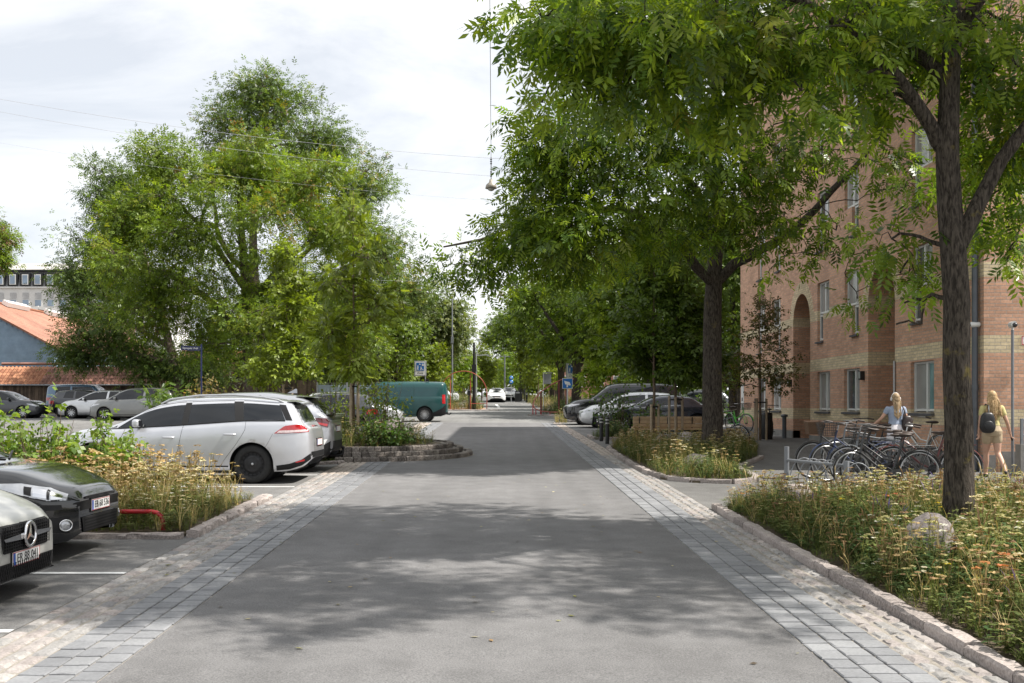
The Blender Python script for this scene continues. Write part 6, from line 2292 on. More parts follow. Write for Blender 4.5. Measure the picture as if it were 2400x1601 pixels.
# ---- silver estate, the large one on the left
SILVER = paint('silver_paint', (0.56, 0.57, 0.60), 0.6, 0.32)
s1 = spec(4.56, 1.80, 1.48, 0.97, 1.10, 2.02, 4.18, 4.44, 1.0, 2.70, 0.86, 0.325, nose=0.60, belt=0.92, beltr=1.045, gc=0.18, roofw=0.70, drop=0.085)
sc1 = 1.05
yc = put(18.95, sc1, 1.8)
c = Car(s1, 'estate_car', 'silver estate car with roof rails and black steel wheels, rear to the road', SILVER, (-4.33 - (s1['xr'] - 2.28) * -1 * sc1 * 1 - 0.0, yc, gz(yc)), math.pi, 'cars parked on the left', sc1, 130, 40, wheel='steel')
# rear axle stands at X = -4.33: car centre lies (xr - L/2) towards the nose
c.root.location.x = -4.33 - (s1['xr'] - s1['L'] / 2) * sc1
c.std([(1.28, 2.36, 1.62, 2.40), (2.47, 3.28, 2.50, 3.22), (3.42, 4.12, 3.38, 3.98)], head=True)
c.patch('pillar_trim', [(2.36, c.zat(2.36, 0) + 0.03), (2.47, c.zat(2.47, 0) + 0.03)], [(2.40, c.zat(2.4, 0.80)), (2.50, c.zat(2.5, 0.80))], GAP, 0.007)
c.patch('pillar_trim', [(3.28, c.zat(3.28, 0) + 0.03), (3.42, c.zat(3.42, 0) + 0.03)], [(3.22, c.zat(3.22, 0.80)), (3.38, c.zat(3.38, 0.80))], GAP, 0.007)
c.patch('quarter_glass', [(1.12, c.zat(1.12, 0) + 0.03), (1.26, c.zat(1.26, 0) + 0.035)], [(1.20, c.zat(1.2, 0) + 0.034), (1.27, c.zat(1.27, 0.55))], CGLASS, 0.005)
c.seam([(1.02, c.zat(1.02, 0) + 0.01), (2.3, c.zat(2.3, 0) + 0.022), (3.4, c.zat(3.4, 0) + 0.022), (4.12, c.zat(4.12, 0) + 0.018)], 0.022, m=TRIM, name='waist_moulding')
c.seam([(2.40, 0.99), (2.36, 0.80), (2.30, 0.45), (2.30, 0.24)])
c.seam([(1.12, 0.92), (1.16, 0.6), (1.20, 0.26)])
c.seam([(3.46, 1.06), (3.45, 0.90), (3.30, 0.66), (3.10, 0.40), (3.02, 0.26)])
c.seam([(3.92, 0.84), (3.86, 0.72), (3.80, 0.62)], 0.005)
c.handle(2.16, 0.78, SILVER)
c.handle(3.20, 0.83, SILVER)
c.patch('tail_light', [(3.94, 0.845), (4.14, 0.845), (4.34, 0.855), (4.50, 0.87)], [(3.95, 0.852), (4.12, 0.975), (4.34, 1.0), (4.50, 0.975)], LAMPR, 0.010, nu=18)
c.patch('tail_light_lens', [(3.99, 0.858), (4.2, 0.858), (4.49, 0.88)], [(4.03, 0.895), (4.2, 0.90), (4.49, 0.915)], LAMPC, 0.014, nu=14)
c.patch('rear_quarter_trim', [(4.13, c.zat(4.13, 0) + 0.03), (4.24, c.zat(4.24, 0) + 0.03)], [(3.99, c.zat(3.99, 0.78)), (4.10, c.zat(4.10, 0.78))], TRIM, 0.006)
c.patch('rear_bumper_trim', [(3.98, 0.215), (4.2, 0.235), (4.40, 0.30), (4.53, 0.40)], [(3.98, 0.30), (4.2, 0.33), (4.40, 0.40), (4.53, 0.50)], TRIM, 0.008, nu=20)
c.face('rear_bumper_trim', [(-0.66, 0.43), (0.66, 0.43)], [(-0.66, 0.53), (0.66, 0.53)], TRIM, 0.012, rear=True)
c.patch('reflector', [(4.30, 0.345), (4.44, 0.375)], [(4.30, 0.365), (4.44, 0.405)], LAMPR, 0.013)
c.plate(0, 0.68, '', rear=True)
for sd in (1, -1):
    rr = MB()
    rr.tube([c.P(x, sd * (0.60 if 1.98 < x < 4.0 else 0.585), c.topz(x, 0.585) + e) for x, e in ((1.95, 0.005), (2.1, 0.05), (2.6, 0.075), (3.2, 0.075), (3.7, 0.06), (3.95, 0.035), (4.05, 0.0))], 0.019, 8)
    rr.build('roof_rail', ALLOY, c.root)
b = MB()
b.grid([[c.P(4.10, v * 0.57, c.topz(4.10, v * 0.57) + 0.012), c.P(4.25, v * 0.57, 1.405 - abs(v) * 0.02), c.P(4.38, v * 0.56, 1.375 - abs(v) * 0.02), c.P(4.36, v * 0.55, 1.345 - abs(v) * 0.02), c.P(4.15, v * 0.55, 1.33)] for v in np.linspace(-1, 1, 13)], True)
b.build('spoiler', SILVER, c.root)

# ---- second silver car behind it
s2 = spec(4.36, 1.82, 1.56, 1.04, 1.05, 1.85, 3.75, 4.22, 1.10, 2.64, 0.92, 0.335, nose=0.70, belt=1.0, beltr=1.14, gc=0.20, roofw=0.68, drop=0.09)
sc = 1.04
yc = put(21.3, sc, 1.82)
GREYS = paint('grey_silver_paint', (0.44, 0.45, 0.48), 0.75, 0.32)
c = Car(s2, 'crossover_car', 'silver crossover with shark fin aerial and dark bumper behind the estate', GREYS, (-4.10 - (s2['xr'] - s2['L'] / 2) * sc, yc, gz(yc)), math.pi, 'cars parked on the left', sc, 100, 36)
c.std([(1.25, 2.2, 1.55, 2.2), (2.28, 3.1, 2.28, 2.95)])
c.patch('tail_light', [(3.72, 0.985), (4.0, 0.93), (4.28, 0.86)], [(3.72, 1.02), (4.0, 1.05), (4.30, 1.04)], LAMPD, 0.012, nu=16)
c.patch('tail_light_glow', [(4.0, 0.955), (4.26, 0.885)], [(4.0, 0.985), (4.27, 0.93)], LAMPR, 0.018)
c.patch('bumper_cladding', [(3.86, 0.24), (4.1, 0.26), (4.30, 0.34)], [(3.86, 0.36), (4.1, 0.46), (4.32, 0.60)], TRIM, 0.009, nu=16)
c.patch('bumper_reflector', [(4.02, 0.44), (4.16, 0.44)], [(4.16, 0.62), (4.27, 0.64)], mat('pale_reflector', (0.75, 0.76, 0.76), 0.3), 0.014)
c.face('rear_bumper', [(-0.72, 0.38), (0.72, 0.38)], [(-0.72, 0.60), (0.72, 0.60)], TRIM, 0.012, rear=True)
c.plate(0, 0.83, '', rear=True)
b = MB()
b.grid([[c.P(3.62, v * 0.58, c.topz(3.62, v * 0.58) + 0.008), c.P(3.85, v * 0.59, 1.475 - 0.02 * abs(v)), c.P(4.05, v * 0.56, 1.455 - 0.02 * abs(v)), c.P(4.02, v * 0.55, 1.43), c.P(3.75, v * 0.56, 1.42)] for v in np.linspace(-1, 1, 11)], True)
b.build('spoiler', GREYS, c.root)
b = MB()
b.grid([[c.P(4.10, v * 0.6, 1.10), c.P(4.26, v * 0.6, 1.115), c.P(4.40, v * 0.58, 1.13), c.P(4.37, v * 0.58, 1.05), c.P(4.30, v * 0.58, 0.98)] for v in np.linspace(-1, 1, 11)], True)
b.build('tailgate_lip', GREYS, c.root)
MB().prism([(-0.11, 0), (0.09, 0), (0.085, 0.085), (0.06, 0.09)], -0.012, 0.012, 'Y').build('shark_fin', GREYS, c.root, c.P(3.45, 0, 1.535)).rotation_euler = (0, 0, math.pi)
b = MB()
b.tube([c.P(4.2, 0.1, 0.30), c.P(4.38, 0.1, 0.29), c.P(4.46, 0.1, 0.33), c.P(4.47, 0.1, 0.42)], 0.028, 8)
b.ball(c.P(4.47, 0.1, 0.45), 0.035, 10, 8)
b.build('tow_hook', TRIM, c.root)

# ---- black hatchback, nose to the road
BLACKP = paint('black_paint', (0.008, 0.0085, 0.010), 0.0, 0.12, 0.8)
s3 = spec(4.30, 1.81, 1.47, 0.975, 1.12, 2.0, 3.75, 4.18, 1.0, 2.64, 0.88, 0.32, nose=0.64, belt=0.90, beltr=1.02, gc=0.17, nosew=0.62, nb=0.10)
sc = 1.0
yc = 11.25
c = Car(s3, 'hatchback_car', 'black hatchback with number plate EB 68 at the front, beside the red rail', BLACKP, (-4.17 - 2.15, yc, gz(yc)), 0, 'cars parked on the left', sc, 110, 40)
c.std([(1.28, 2.36, 1.62, 2.40), (2.47, 3.3, 2.50, 3.2)], head=False)
for o in c.patch('headlight', [(0.075, 0.615), (0.22, 0.622), (0.46, 0.685), (0.74, 0.775)], [(0.085, 0.675), (0.22, 0.745), (0.46, 0.795), (0.76, 0.795)], LAMPW, 0.008, nu=22, nv=8):
    pass
c.patch('headlight_bezel', [(0.05, 0.612), (0.22, 0.612), (0.46, 0.675)], [(0.055, 0.630), (0.22, 0.627), (0.46, 0.688)], TRIM, 0.008)
c.patch('lamp_reflector', [(0.11, 0.632), (0.19, 0.632)], [(0.11, 0.675), (0.20, 0.715)], CHROME, 0.011, nu=6, nv=4)
c.patch('lamp_reflector', [(0.225, 0.645), (0.34, 0.668)], [(0.235, 0.728), (0.35, 0.752)], CHROME, 0.011, nu=6, nv=4)
c.patch('lamp_divider', [(0.20, 0.63), (0.22, 0.635)], [(0.205, 0.72), (0.23, 0.735)], TRIM, 0.012, nu=3, nv=4)
c.patch('lamp_divider', [(0.355, 0.672), (0.42, 0.69)], [(0.36, 0.756), (0.43, 0.768)], TRIM, 0.0105, nu=4, nv=4)
c.face('bonnet_gap', [(-0.40, 0.605), (0.40, 0.605)], [(-0.42, 0.628), (0.42, 0.628)], GAP, 0.012)
c.face('bumper_band', [(-0.66, 0.50), (0.66, 0.50)], [(-0.60, 0.59), (0.60, 0.59)], TRIM, 0.009, nu=20)
c.face('lower_grille', [(-0.46, 0.275), (0.46, 0.275)], [(-0.50, 0.43), (0.50, 0.43)], GAP, 0.010, nu=18)
for z_ in (0.295, 0.325, 0.355, 0.385, 0.415):
    c.face('grille_bar', [(-0.46, z_ - 0.006), (0.46, z_ - 0.006)], [(-0.46, z_ + 0.006), (0.46, z_ + 0.006)], TRIM, 0.024, nu=18, nv=3)
for sd in (1, -1):
    c.patch('fog_recess', [(0.06, 0.29), (0.20, 0.31)], [(0.06, 0.45), (0.22, 0.455)], TRIM, 0.008, sides=(sd,))
    y_ = sd * c.side(0.095, 0.37)
    b = MB()
    b.lathe([(0.0, 0.012), (0.04, 0.018), (0.055, 0.0)], (0, 0, 0), 'X', 18)
    o = b.build('fog_lamp', LAMPW, c.root, c.P(0.085, y_, 0.37))
    o.rotation_euler = (0, 0, sd * R(48))
    b = MB()
    b.tube([(0.006, 0.062 * math.cos(a), 0.054 * math.sin(a)) for a in np.linspace(0, 2 * math.pi, 21)], 0.008, 6)
    o = b.build('fog_lamp_ring', CHROME, c.root, c.P(0.078, y_, 0.37))
    o.rotation_euler = (0, 0, sd * R(48))
c.patch('air_intake', [(0.10, 0.525), (0.24, 0.525)], [(0.11, 0.575), (0.30, 0.585)], GAP, 0.010)
c.plate(0, 0.53, 'EB 68 536')
c.face('bonnet_line', [(-0.66, 0.715), (-0.3, 0.735), (0.3, 0.735), (0.66, 0.715)], [(-0.66, 0.722), (-0.3, 0.742), (0.3, 0.742), (0.66, 0.722)], GAP, 0.006, nu=24, nv=2)
b = MB()
for sd in (1, -1):
    b.tube([c.P(1.02, sd * 0.05 + 0.1, 0.985), c.P(1.12, sd * 0.4, 1.02), c.P(1.2, sd * 0.62, 1.05)], 0.014, 6)
b.build('wiper', TRIM, c.root)
c.patch('side_trim', [(1.35, 0.36), (3.2, 0.36)], [(1.35, 0.42), (3.2, 0.42)], TRIM, 0.006, nu=20)

# ---- grey saloon with star grille, cut by the left edge
MERC = paint('champagne_grey_paint', (0.50, 0.50, 0.47), 0.35, 0.35, 0.6)
s4 = spec(4.55, 1.80, 1.43, 0.95, 1.15, 2.05, 3.7, 4.2, 1.03, 2.73, 0.85, 0.325, nose=0.62, belt=0.88, beltr=0.98, gc=0.15, kind='hatch', nosew=0.62, nb=0.05)
yc = 8.85
c = Car(s4, 'saloon_car', 'pale grey saloon with star emblem grille and plate ER 88 at the left edge', MERC, (-3.90 - 2.275, yc, gz(yc)), 0, 'cars parked on the left', 1.0, 100, 40)
c.std([(1.3, 2.4, 1.65, 2.42), (2.5, 3.4, 2.52, 3.25)], head=False)
c.patch('headlight', [(0.06, 0.60), (0.22, 0.60), (0.5, 0.68), (0.8, 0.76)], [(0.08, 0.66), (0.26, 0.72), (0.55, 0.77), (0.82, 0.785)], LAMPW, 0.008, nu=20)
c.face('grille', [(-0.40, 0.42), (0.40, 0.42)], [(-0.47, 0.645), (0.47, 0.645)], GAP, 0.012, nu=20, nv=8)
gm = MB()
for k in range(22):
    y_ = -0.43 + k * 0.041
    gm.bar(c.P(c.end(y_, 0.45) - 0.02, y_, 0.43), c.P(c.end(y_, 0.6) - 0.02, y_, 0.635), 0.007, 0.006, up=(1, 0, 0))
for k in range(9):
    z_ = 0.44 + k * 0.024
    gm.tube([c.P(c.end(y_, z_) - 0.02, y_, z_) for y_ in np.linspace(-0.41, 0.41, 9)], 0.0035, 4, caps=False)
gm.build('grille_mesh', TRIM, c.root)
for sd in (1, -1):
    c.face('grille_bar', [(sd * 0.10, 0.510), (sd * 0.42, 0.520)], [(sd * 0.10, 0.560), (sd * 0.45, 0.545)], CHROME, 0.035, nu=8, nv=4).data.flip_normals()
em = thing('star_emblem', None, None)
em.parent = c.root
em.location = c.P(-0.045, 0, 0.54)
b = MB()
b.tube([(0, 0.098 * math.cos(a), 0.098 * math.sin(a)) for a in np.linspace(0, 2 * math.pi, 33)], 0.015, 8, caps=False)
b.build('ring', CHROME, em)
b = MB()
for k in range(3):
    a = math.pi / 2 + k * 2 * math.pi / 3
    b.add([(0.012, 0, 0), (0.0, 0.022 * math.cos(a + 1.05), 0.022 * math.sin(a + 1.05)), (0.006, 0.094 * math.cos(a), 0.094 * math.sin(a)), (0.0, 0.022 * math.cos(a - 1.05), 0.022 * math.sin(a - 1.05))], [(0, 1, 2), (0, 2, 3)])
b.build('star', CHROME, em)
MB().lathe([(0.0, -0.012), (0.09, -0.012)], axis='X', n=24).build('back_disc', TRIM, em)
c.face('lower_intake', [(-0.62, 0.20), (0.62, 0.20)], [(-0.58, 0.34), (0.58, 0.34)], GAP, 0.010, nu=20)
lm = MB()
for k in range(24):
    y_ = -0.49 + k * 0.04
    x_ = c.end(y_, 0.28) - 0.018
    lm.bar(c.P(x_, y_, 0.21), c.P(x_, y_ + 0.05, 0.335), 0.006, 0.005, up=(1, 0, 0))
    lm.bar(c.P(x_, y_ + 0.05, 0.21), c.P(x_, y_, 0.335), 0.006, 0.005, up=(1, 0, 0))
lm.build('intake_mesh', TRIM, c.root)
c.face('front_splitter', [(-0.70, 0.175), (0.70, 0.175)], [(-0.70, 0.200), (0.70, 0.200)], CHROME, 0.03, nu=24, nv=3)
c.plate(0, 0.36, 'ER 88 041')

# ---- green van
VANG = paint('dark_green_paint', (0.004, 0.050, 0.050), 0.0, 0.35, 0.35)
s5 = spec(5.15, 1.93, 1.92, 1.10, 0.80, 1.75, 4.9, 5.1, 1.45, 3.2, 0.90, 0.345, nose=0.75, belt=1.15, beltr=1.18, gc=0.22, kind='van', roofw=0.80, drop=0.03)
yc = put(50.3, 1.0, 1.93)
c = Car(s5, 'delivery_van', 'dark green delivery van standing beyond the cobble island', VANG, (-3.32 - (s5['xr'] - s5['L'] / 2), yc, gz(yc)), math.pi, 'cars parked on the left', 1.0, 90, 36, cat='van', wheel='multi')
c.std([(1.0, 1.9, 1.4, 1.95)], rear_glass=False)
c.patch('side_panel', [(2.2, 1.19), (3.55, 1.20)], [(2.2, 1.63), (3.55, 1.63)], paint('van_panel_paint', (0.004, 0.045, 0.048), 0.0, 0.22, 0.4), 0.004)
c.patch('side_panel', [(3.63, 1.20), (4.85, 1.21)], [(3.63, 1.63), (4.72, 1.62)], MATS['van_panel_paint'], 0.004)
c.seam([(3.59, 1.75), (3.59, 1.0), (3.59, 0.4)])
c.seam([(2.0, 1.14), (3.5, 1.12), (5.0, 1.14)])
c.patch('tail_light', [(4.93, 0.85), (5.08, 0.85)], [(4.93, 1.28), (5.07, 1.28)], LAMPR, 0.008)
c.patch('bumper_cladding', [(4.45, 0.26), (4.9, 0.28), (5.13, 0.36)], [(4.45, 0.40), (4.9, 0.62), (5.13, 0.84)], TRIM, 0.007)
b = MB()
b.tube([c.P(5.1, 0, 0.36), c.P(5.25, 0, 0.34), c.P(5.32, 0, 0.42)], 0.03, 8)
b.build('tow_hook', TRIM, c.root)
for x_ in (1.9, 4.2):
    MB().box(c.P(x_, 0.6, 1.95), (0.16, 0.08, 0.10)).build('roof_mount', TRIM, c.root)

# ---- other parked cars
def simple_car(sp, name, label, pm, x_end, y_near, nose_right, sc=1.0, group='cars parked on the left', wins=None, tail=True, cat='car', axle=None):
    yc_ = put(y_near, sc, sp['W'])
    xx = x_end - sp['L'] * sc / 2
    c_ = Car(sp, name, label, pm, (xx, yc_, gz(yc_)), 0 if nose_right else math.pi, group, sc, 56, 26, cat=cat, low=True)
    a, b_ = sp['xc'] + 0.18, sp['xr0'] + 0.35
    m_ = (sp['xr0'] + sp['xr1']) / 2
    c_.std(wins or [(a, m_ - 0.1, a + 0.32, m_ - 0.08), (m_ + 0.02, sp['xr1'] - 0.35, m_ + 0.02, sp['xr1'] - 0.42)])
    if tail:
        L = sp['L']
        zt_ = float(np.interp(L - 0.1, c_.xs, c_.zs))
        c_.patch('tail_light', [(L - 0.42, zt_ - 0.22), (L - 0.06, zt_ - 0.22)], [(L - 0.40, zt_ - 0.04), (L - 0.07, zt_ - 0.05)], LAMPR, 0.008)
    c_.seam([(m_ - 0.04, c_.zat(m_, 0)), (m_ - 0.06, 0.5), (m_ - 0.06, 0.28)])
    c_.handle(m_ - 0.22, c_.zat(m_, 0) - 0.13, pm)
    return c_


HATCH = spec(4.2, 1.78, 1.48, 0.98, 1.0, 1.85, 3.65, 4.08, 1.0, 2.58, 0.85, 0.31, beltr=1.0)
MPV = spec(4.3, 1.80, 1.62, 1.06, 0.85, 1.75, 3.85, 4.2, 1.12, 2.7, 0.82, 0.32, nose=0.68, belt=0.98, beltr=1.06)
SALOON = spec(4.75, 1.84, 1.42, 0.95, 1.25, 2.15, 3.45, 4.05, 1.05, 2.85, 0.86, 0.33, kind='saloon', beltr=0.98)
KOMBI = spec(4.4, 1.80, 1.80, 1.10, 0.9, 1.7, 4.15, 4.36, 1.15, 2.7, 0.85, 0.32, kind='van', belt=1.08, beltr=1.10, roofw=0.76)
CARRIER = spec(5.15, 1.93, 1.86, 1.14, 1.05, 2.05, 4.85, 5.1, 1.4, 3.2, 0.90, 0.345, nose=0.78, belt=1.10, beltr=1.14, gc=0.2, kind='van', roofw=0.78)
WHITEP = paint('white_paint_car', (0.74, 0.74, 0.73), 0.0, 0.25)
SILVB = paint('bright_silver_paint', (0.62, 0.63, 0.64), 0.6, 0.3)
GREYP = paint('dark_grey_paint', (0.05, 0.053, 0.06), 0.5, 0.28)
MIDG = paint('mid_grey_paint', (0.20, 0.205, 0.20), 0.6, 0.3)
BLUEP = paint('steel_blue_paint', (0.08, 0.15, 0.24), 0.3, 0.3)
simple_car(HATCH, 'dark_car', 'dark grey hatchback with red tail lamp half hidden behind the island shrubs', GREYP, -4.15, 38.0, False)
simple_car(HATCH, 'white_car', 'white car whose bonnet shows between the island plants and the green van', SILVB, -3.72, 42.6, True)
simple_car(MPV, 'grey_car', 'grey people carrier facing left in the far row of the car park', MIDG, -15.6, 52.0, False, wins=None)
simple_car(HATCH, 'white_hatchback', 'silver white hatchback left of the grey people carrier in the far row', SILVB, -18.6, 55.2, False)
simple_car(HATCH, 'black_hatchback', 'dark hatchback with red tail lamp between blue van and white hatchback', GREYP, -20.2, 58.0, True)
simple_car(KOMBI, 'blue_van', 'steel blue high roof van in front of the tiled shed', BLUEP, -21.4, 61.0, True, cat='van')
simple_car(HATCH, 'black_car', 'black car at the far left behind the lilac shrub', GREYP, -23.8, 55.6, True)
# right side, noses towards the road
RG = 'cars parked on the right'


def right_car(sp, name, label, pm, x_nose, y_near, sc=1.0, cat='car', wheel='alloy'):
    yc_ = put(y_near, sc, sp['W'])
    c_ = Car(sp, name, label, pm, (x_nose + sp['L'] * sc / 2, yc_, gz(yc_)), math.pi, RG, sc, 60, 28, cat=cat, low=True)
    a = sp['xc'] + 0.18
    m_ = (sp['xr0'] + sp['xr1']) / 2
    c_.std([(a, m_ - 0.1, a + 0.34, m_ - 0.08), (m_ + 0.02, sp['xr1'] - 0.35, m_ + 0.02, sp['xr1'] - 0.42)])
    c_.seam([(m_ - 0.04, c_.zat(m_, 0)), (m_ - 0.06, 0.5), (m_ - 0.06, 0.28)])
    c_.seam([(sp['xc'] + 0.1, c_.zat(sp['xc'], 0) + 0.02), (m_, c_.zat(m_, 0) + 0.025), (sp['xr1'] - 0.3, c_.zat(sp['xr1'] - 0.3, 0) + 0.025)], 0.02, m=CHROME, name='waist_moulding')
    return c_


c = right_car(CARRIER, 'people_carrier', 'large black people carrier with chrome grille parked nose to the road', BLACKP, 3.05, 46.3, cat='van')
for z_ in (0.60, 0.68):
    c.face('chrome_bar', [(-0.6, z_ - 0.012), (0.6, z_ - 0.012)], [(-0.6, z_ + 0.012), (0.6, z_ + 0.012)], CHROME, 0.02)
c = right_car(HATCH, 'silver_hatchback', 'silver car between the black carrier and the dark saloon', SILVB, 3.45, 43.2)
c = right_car(SALOON, 'dark_saloon', 'dark blue saloon with chrome window line behind the wooden bench', paint('dark_blue_paint', (0.012, 0.017, 0.03), 0.3, 0.25), 3.9, 39.6, 0.98)
c.plate(0, 0.42, '')
right_car(HATCH, 'pale_car', 'pale car far behind the ash trunk at the back of the yard', WHITEP, 14.5, 60.0)
right_car(HATCH, 'parked_car', 'dark car at the back of the yard beside the pale one', GREYP, 9.5, 61.5)
# car driving towards us, far down the road
s6 = spec(4.72, 1.86, 1.44, 0.93, 1.1, 2.1, 3.6, 4.4, 1.02, 2.87, 0.85, 0.335, nose=0.62, belt=0.88, beltr=0.98, gc=0.16)
yc = 106.0
c = Car(s6, 'oncoming_car', 'white car driving towards the viewer far down the road', WHITEP, (0.15, yc, gz(yc)), -math.pi / 2, None, 1.0, 60, 30, low=True)
c.std([(1.3, 2.4, 1.65, 2.4), (2.5, 3.4, 2.5, 3.25)])
c.plate(0, 0.45, '')
c = Car(HATCH, 'parked_silver_car', 'silver car parked behind the planting of the red arch', SILVB, (-5.2, 92, gz(92)), R(150), 'cars parked on the left', 1.0, 50, 26, low=True)
c.std([(1.2, 2.3, 1.5, 2.3), (2.4, 3.2, 2.4, 3.1)])
c = Car(HATCH, 'second_oncoming_car', 'white car just behind the oncoming white one', WHITEP, (1.55, 116, gz(116)), -math.pi / 2, None, 1.0, 50, 26, low=True)
c.std([(1.2, 2.3, 1.5, 2.3), (2.4, 3.2, 2.4, 3.1)])

# ------------------------------------------------------------------ bicycles
BIKEBLK = mat('bike_black', (0.014, 0.014, 0.015), 0.35, 0.2, coat=0.5)
BIKEWHT = mat('bike_white', (0.66, 0.66, 0.64), 0.35, coat=0.4, var=0.05)
BIKEGRN = mat('bike_green', (0.10, 0.48, 0.06), 0.35, coat=0.4)
BIKEGREY = mat('bike_grey', (0.12, 0.13, 0.14), 0.35, 0.3, coat=0.4)
SADDLE = mat('saddle_leather', (0.035, 0.022, 0.016), 0.55)
BASKETW = mat('wicker', (0.10, 0.055, 0.03), 0.8, bump=0.5, bscale=90)
RIMS = mat('rim_silver', (0.42, 0.42, 0.42), 0.3, 0.9)
DKSTEEL = mat('dark_steel', (0.07, 0.07, 0.075), 0.35, 0.8)


def bicycle(label, x, y, heading, frame_m, rim_m=RIMS, lady=True, basket=None, rack=True, lean=0.05, fender=None, steer=0.25, group='bicycles in the rack', child=False, tail=False):
    """local +x is the riding direction; wheels touch z = 0"""
    t = thing('bicycle', label, 'bicycle', (x, y, gz(y) + 0.006), heading, group)
    t.rotation_euler = (lean, 0, heading)
    Rw, xf, xr = 0.345, 0.54, -0.54
    for nm, xw, st in (('front_wheel', xf, steer), ('rear_wheel', xr, 0.0)):
        wh = thing(nm, None, None)
        wh.parent = t
        wh.location = (xw, 0, Rw)
        wh.rotation_euler = (0, 0, st)
        MB().lathe([(Rw - 0.030, -0.012), (Rw - 0.010, -0.019), (Rw, 0), (Rw - 0.010, 0.019), (Rw - 0.030, 0.012)], axis='Y', n=36, close=True).build('tyre', TYRE, wh)
        MB().lathe([(Rw - 0.046, -0.012), (Rw - 0.028, -0.014), (Rw - 0.028, 0.014), (Rw - 0.046, 0.012)], axis='Y', n=36, close=True).build('rim', rim_m, wh)
        sp_ = MB()
        for k in range(18):
            a = 2 * math.pi * k / 18
            sp_.tube([(0.02 * math.cos(a + 0.9), 0.02 * (-1) ** k, 0.02 * math.sin(a + 0.9)), ((Rw - 0.04) * math.cos(a), 0, (Rw - 0.04) * math.sin(a))], 0.0017, 3, caps=False)
        sp_.tube([(0, -0.045, 0), (0, 0.045, 0)], 0.022, 10)
        sp_.build('spokes', DKSTEEL, wh)
        f = MB()
        a0, a1 = (0.25, 2.5) if xw > 0 else (0.1, 2.9)
        P = []
        for a in np.linspace(a0, a1, 16):
            r_ = Rw + 0.018
            P.append([(r_ * math.cos(a), -0.024, r_ * math.sin(a)), ((r_ + 0.012) * math.cos(a), 0, (r_ + 0.012) * math.sin(a)), (r_ * math.cos(a), 0.024, r_ * math.sin(a))])
        f.grid(P).build('mudguard', fender or frame_m, wh)
    bb, seat, head = (-0.10, 0, 0.30), (-0.26, 0, 0.82), (0.36, 0, 0.88)
    hl = (0.40, 0, 0.66)
    fr = MB()
    fr.tube([bb, seat], 0.016, 8)
    if lady:
        fr.tube([hl, (0.10, 0, 0.40), bb], 0.019, 8)
        fr.tube([(0.375, 0, 0.80), (0.05, 0, 0.56), (-0.17, 0, 0.52)], 0.015, 8)
    else:
        fr.tube([hl, bb], 0.019, 8)
        fr.tube([head, (-0.25, 0, 0.78)], 0.016, 8)
    for s in (-1, 1):
        fr.tube([(bb[0], s * 0.02, bb[2]), (xr, s * 0.055, Rw)], 0.010, 6)
        fr.tube([(-0.24, s * 0.02, 0.72), (xr, s * 0.055, Rw)], 0.008, 6)
        fr.tube([(hl[0], s * 0.02, hl[2] - 0.03), (0.47, s * 0.05, 0.55), (xf, s * 0.055, Rw)], 0.011, 6)
    fr.tube([hl, head, (0.34, 0, 0.94)], 0.019, 8)
    fr.build('frame', frame_m, t)
    hb = MB()
    hb.tube([(0.34, 0, 0.92), (0.31, 0, 1.04)], 0.012, 8)
    hb.tube([(0.12, -0.29, 1.05), (0.22, -0.27, 1.07), (0.34, -0.12, 1.07), (0.34, 0.12, 1.07), (0.22, 0.27, 1.07), (0.12, 0.29, 1.05)], 0.0115, 8)
    ho = hb.build('handlebar', BIKEBLK if frame_m is BIKEBLK else RIMS, t)
    for s in (-1, 1):
        MB().tube([(0.09, s * 0.296, 1.045), (0.22, s * 0.272, 1.07)], 0.017, 8).build('grip', SADDLE, ho)
    sd_ = MB()
    sd_.tube([(-0.255, 0, 0.82), (-0.275, 0, 0.92)], 0.012, 8)
    sd_.ball((-0.32, 0, 0.945), (0.12, 0.095, 0.035), 14, 8)
    sd_.ball((-0.19, 0, 0.945), (0.12, 0.035, 0.025), 12, 8)
    sd_.build('saddle', SADDLE, t)
    cr = MB()
    cr.lathe([(0.0, 0.05), (0.085, 0.05), (0.09, 0.045), (0.085, 0.04), (0.0, 0.04)], bb, 'Y', 22)
    cr.bar((bb[0], 0.065, bb[2]), (bb[0] + 0.13, 0.065, bb[2] - 0.1), 0.016, 0.016)
    cr.bar((bb[0], -0.065, bb[2]), (bb[0] - 0.13, -0.065, bb[2] + 0.1), 0.016, 0.016)
    cr.box((bb[0] + 0.13, 0.11, bb[2] - 0.1), (0.09, 0.08, 0.025))
    cr.box((bb[0] - 0.13, -0.11, bb[2] + 0.1), (0.09, 0.08, 0.025))
    cr.bar((bb[0], 0.045, bb[2] + 0.05), (xr, 0.045, Rw + 0.03), 0.012, 0.075)
    cr.build('crank_and_chain', BIKEBLK, t)
    MB().tube([(bb[0] - 0.05, -0.03, bb[2]), (bb[0] - 0.12, -0.14, 0.01)], 0.009, 6).build('kickstand', RIMS, t)
    if rack:
        rk = MB()
        for s in (-1, 0, 1):
            rk.tube([(-0.32, s * 0.06, 0.735), (-0.78, s * 0.06, 0.735)], 0.006, 6)
        for s in (-1, 1):
            rk.tube([(-0.70, s * 0.06, 0.735), (xr, s * 0.055, Rw)], 0.006, 6)
        rk.bar((-0.78, -0.06, 0.735), (-0.78, 0.06, 0.735), 0.012, 0.012)
        rk.build('luggage_rack', fender or frame_m, t)
    if tail:
        MB().box((-0.80, 0, 0.70), (0.03, 0.10, 0.05)).build('rear_lamp', LAMPR, t)
        MB().box((-0.905, 0, 0.45), (0.015, 0.05, 0.06)).build('reflector', LAMPR, t)
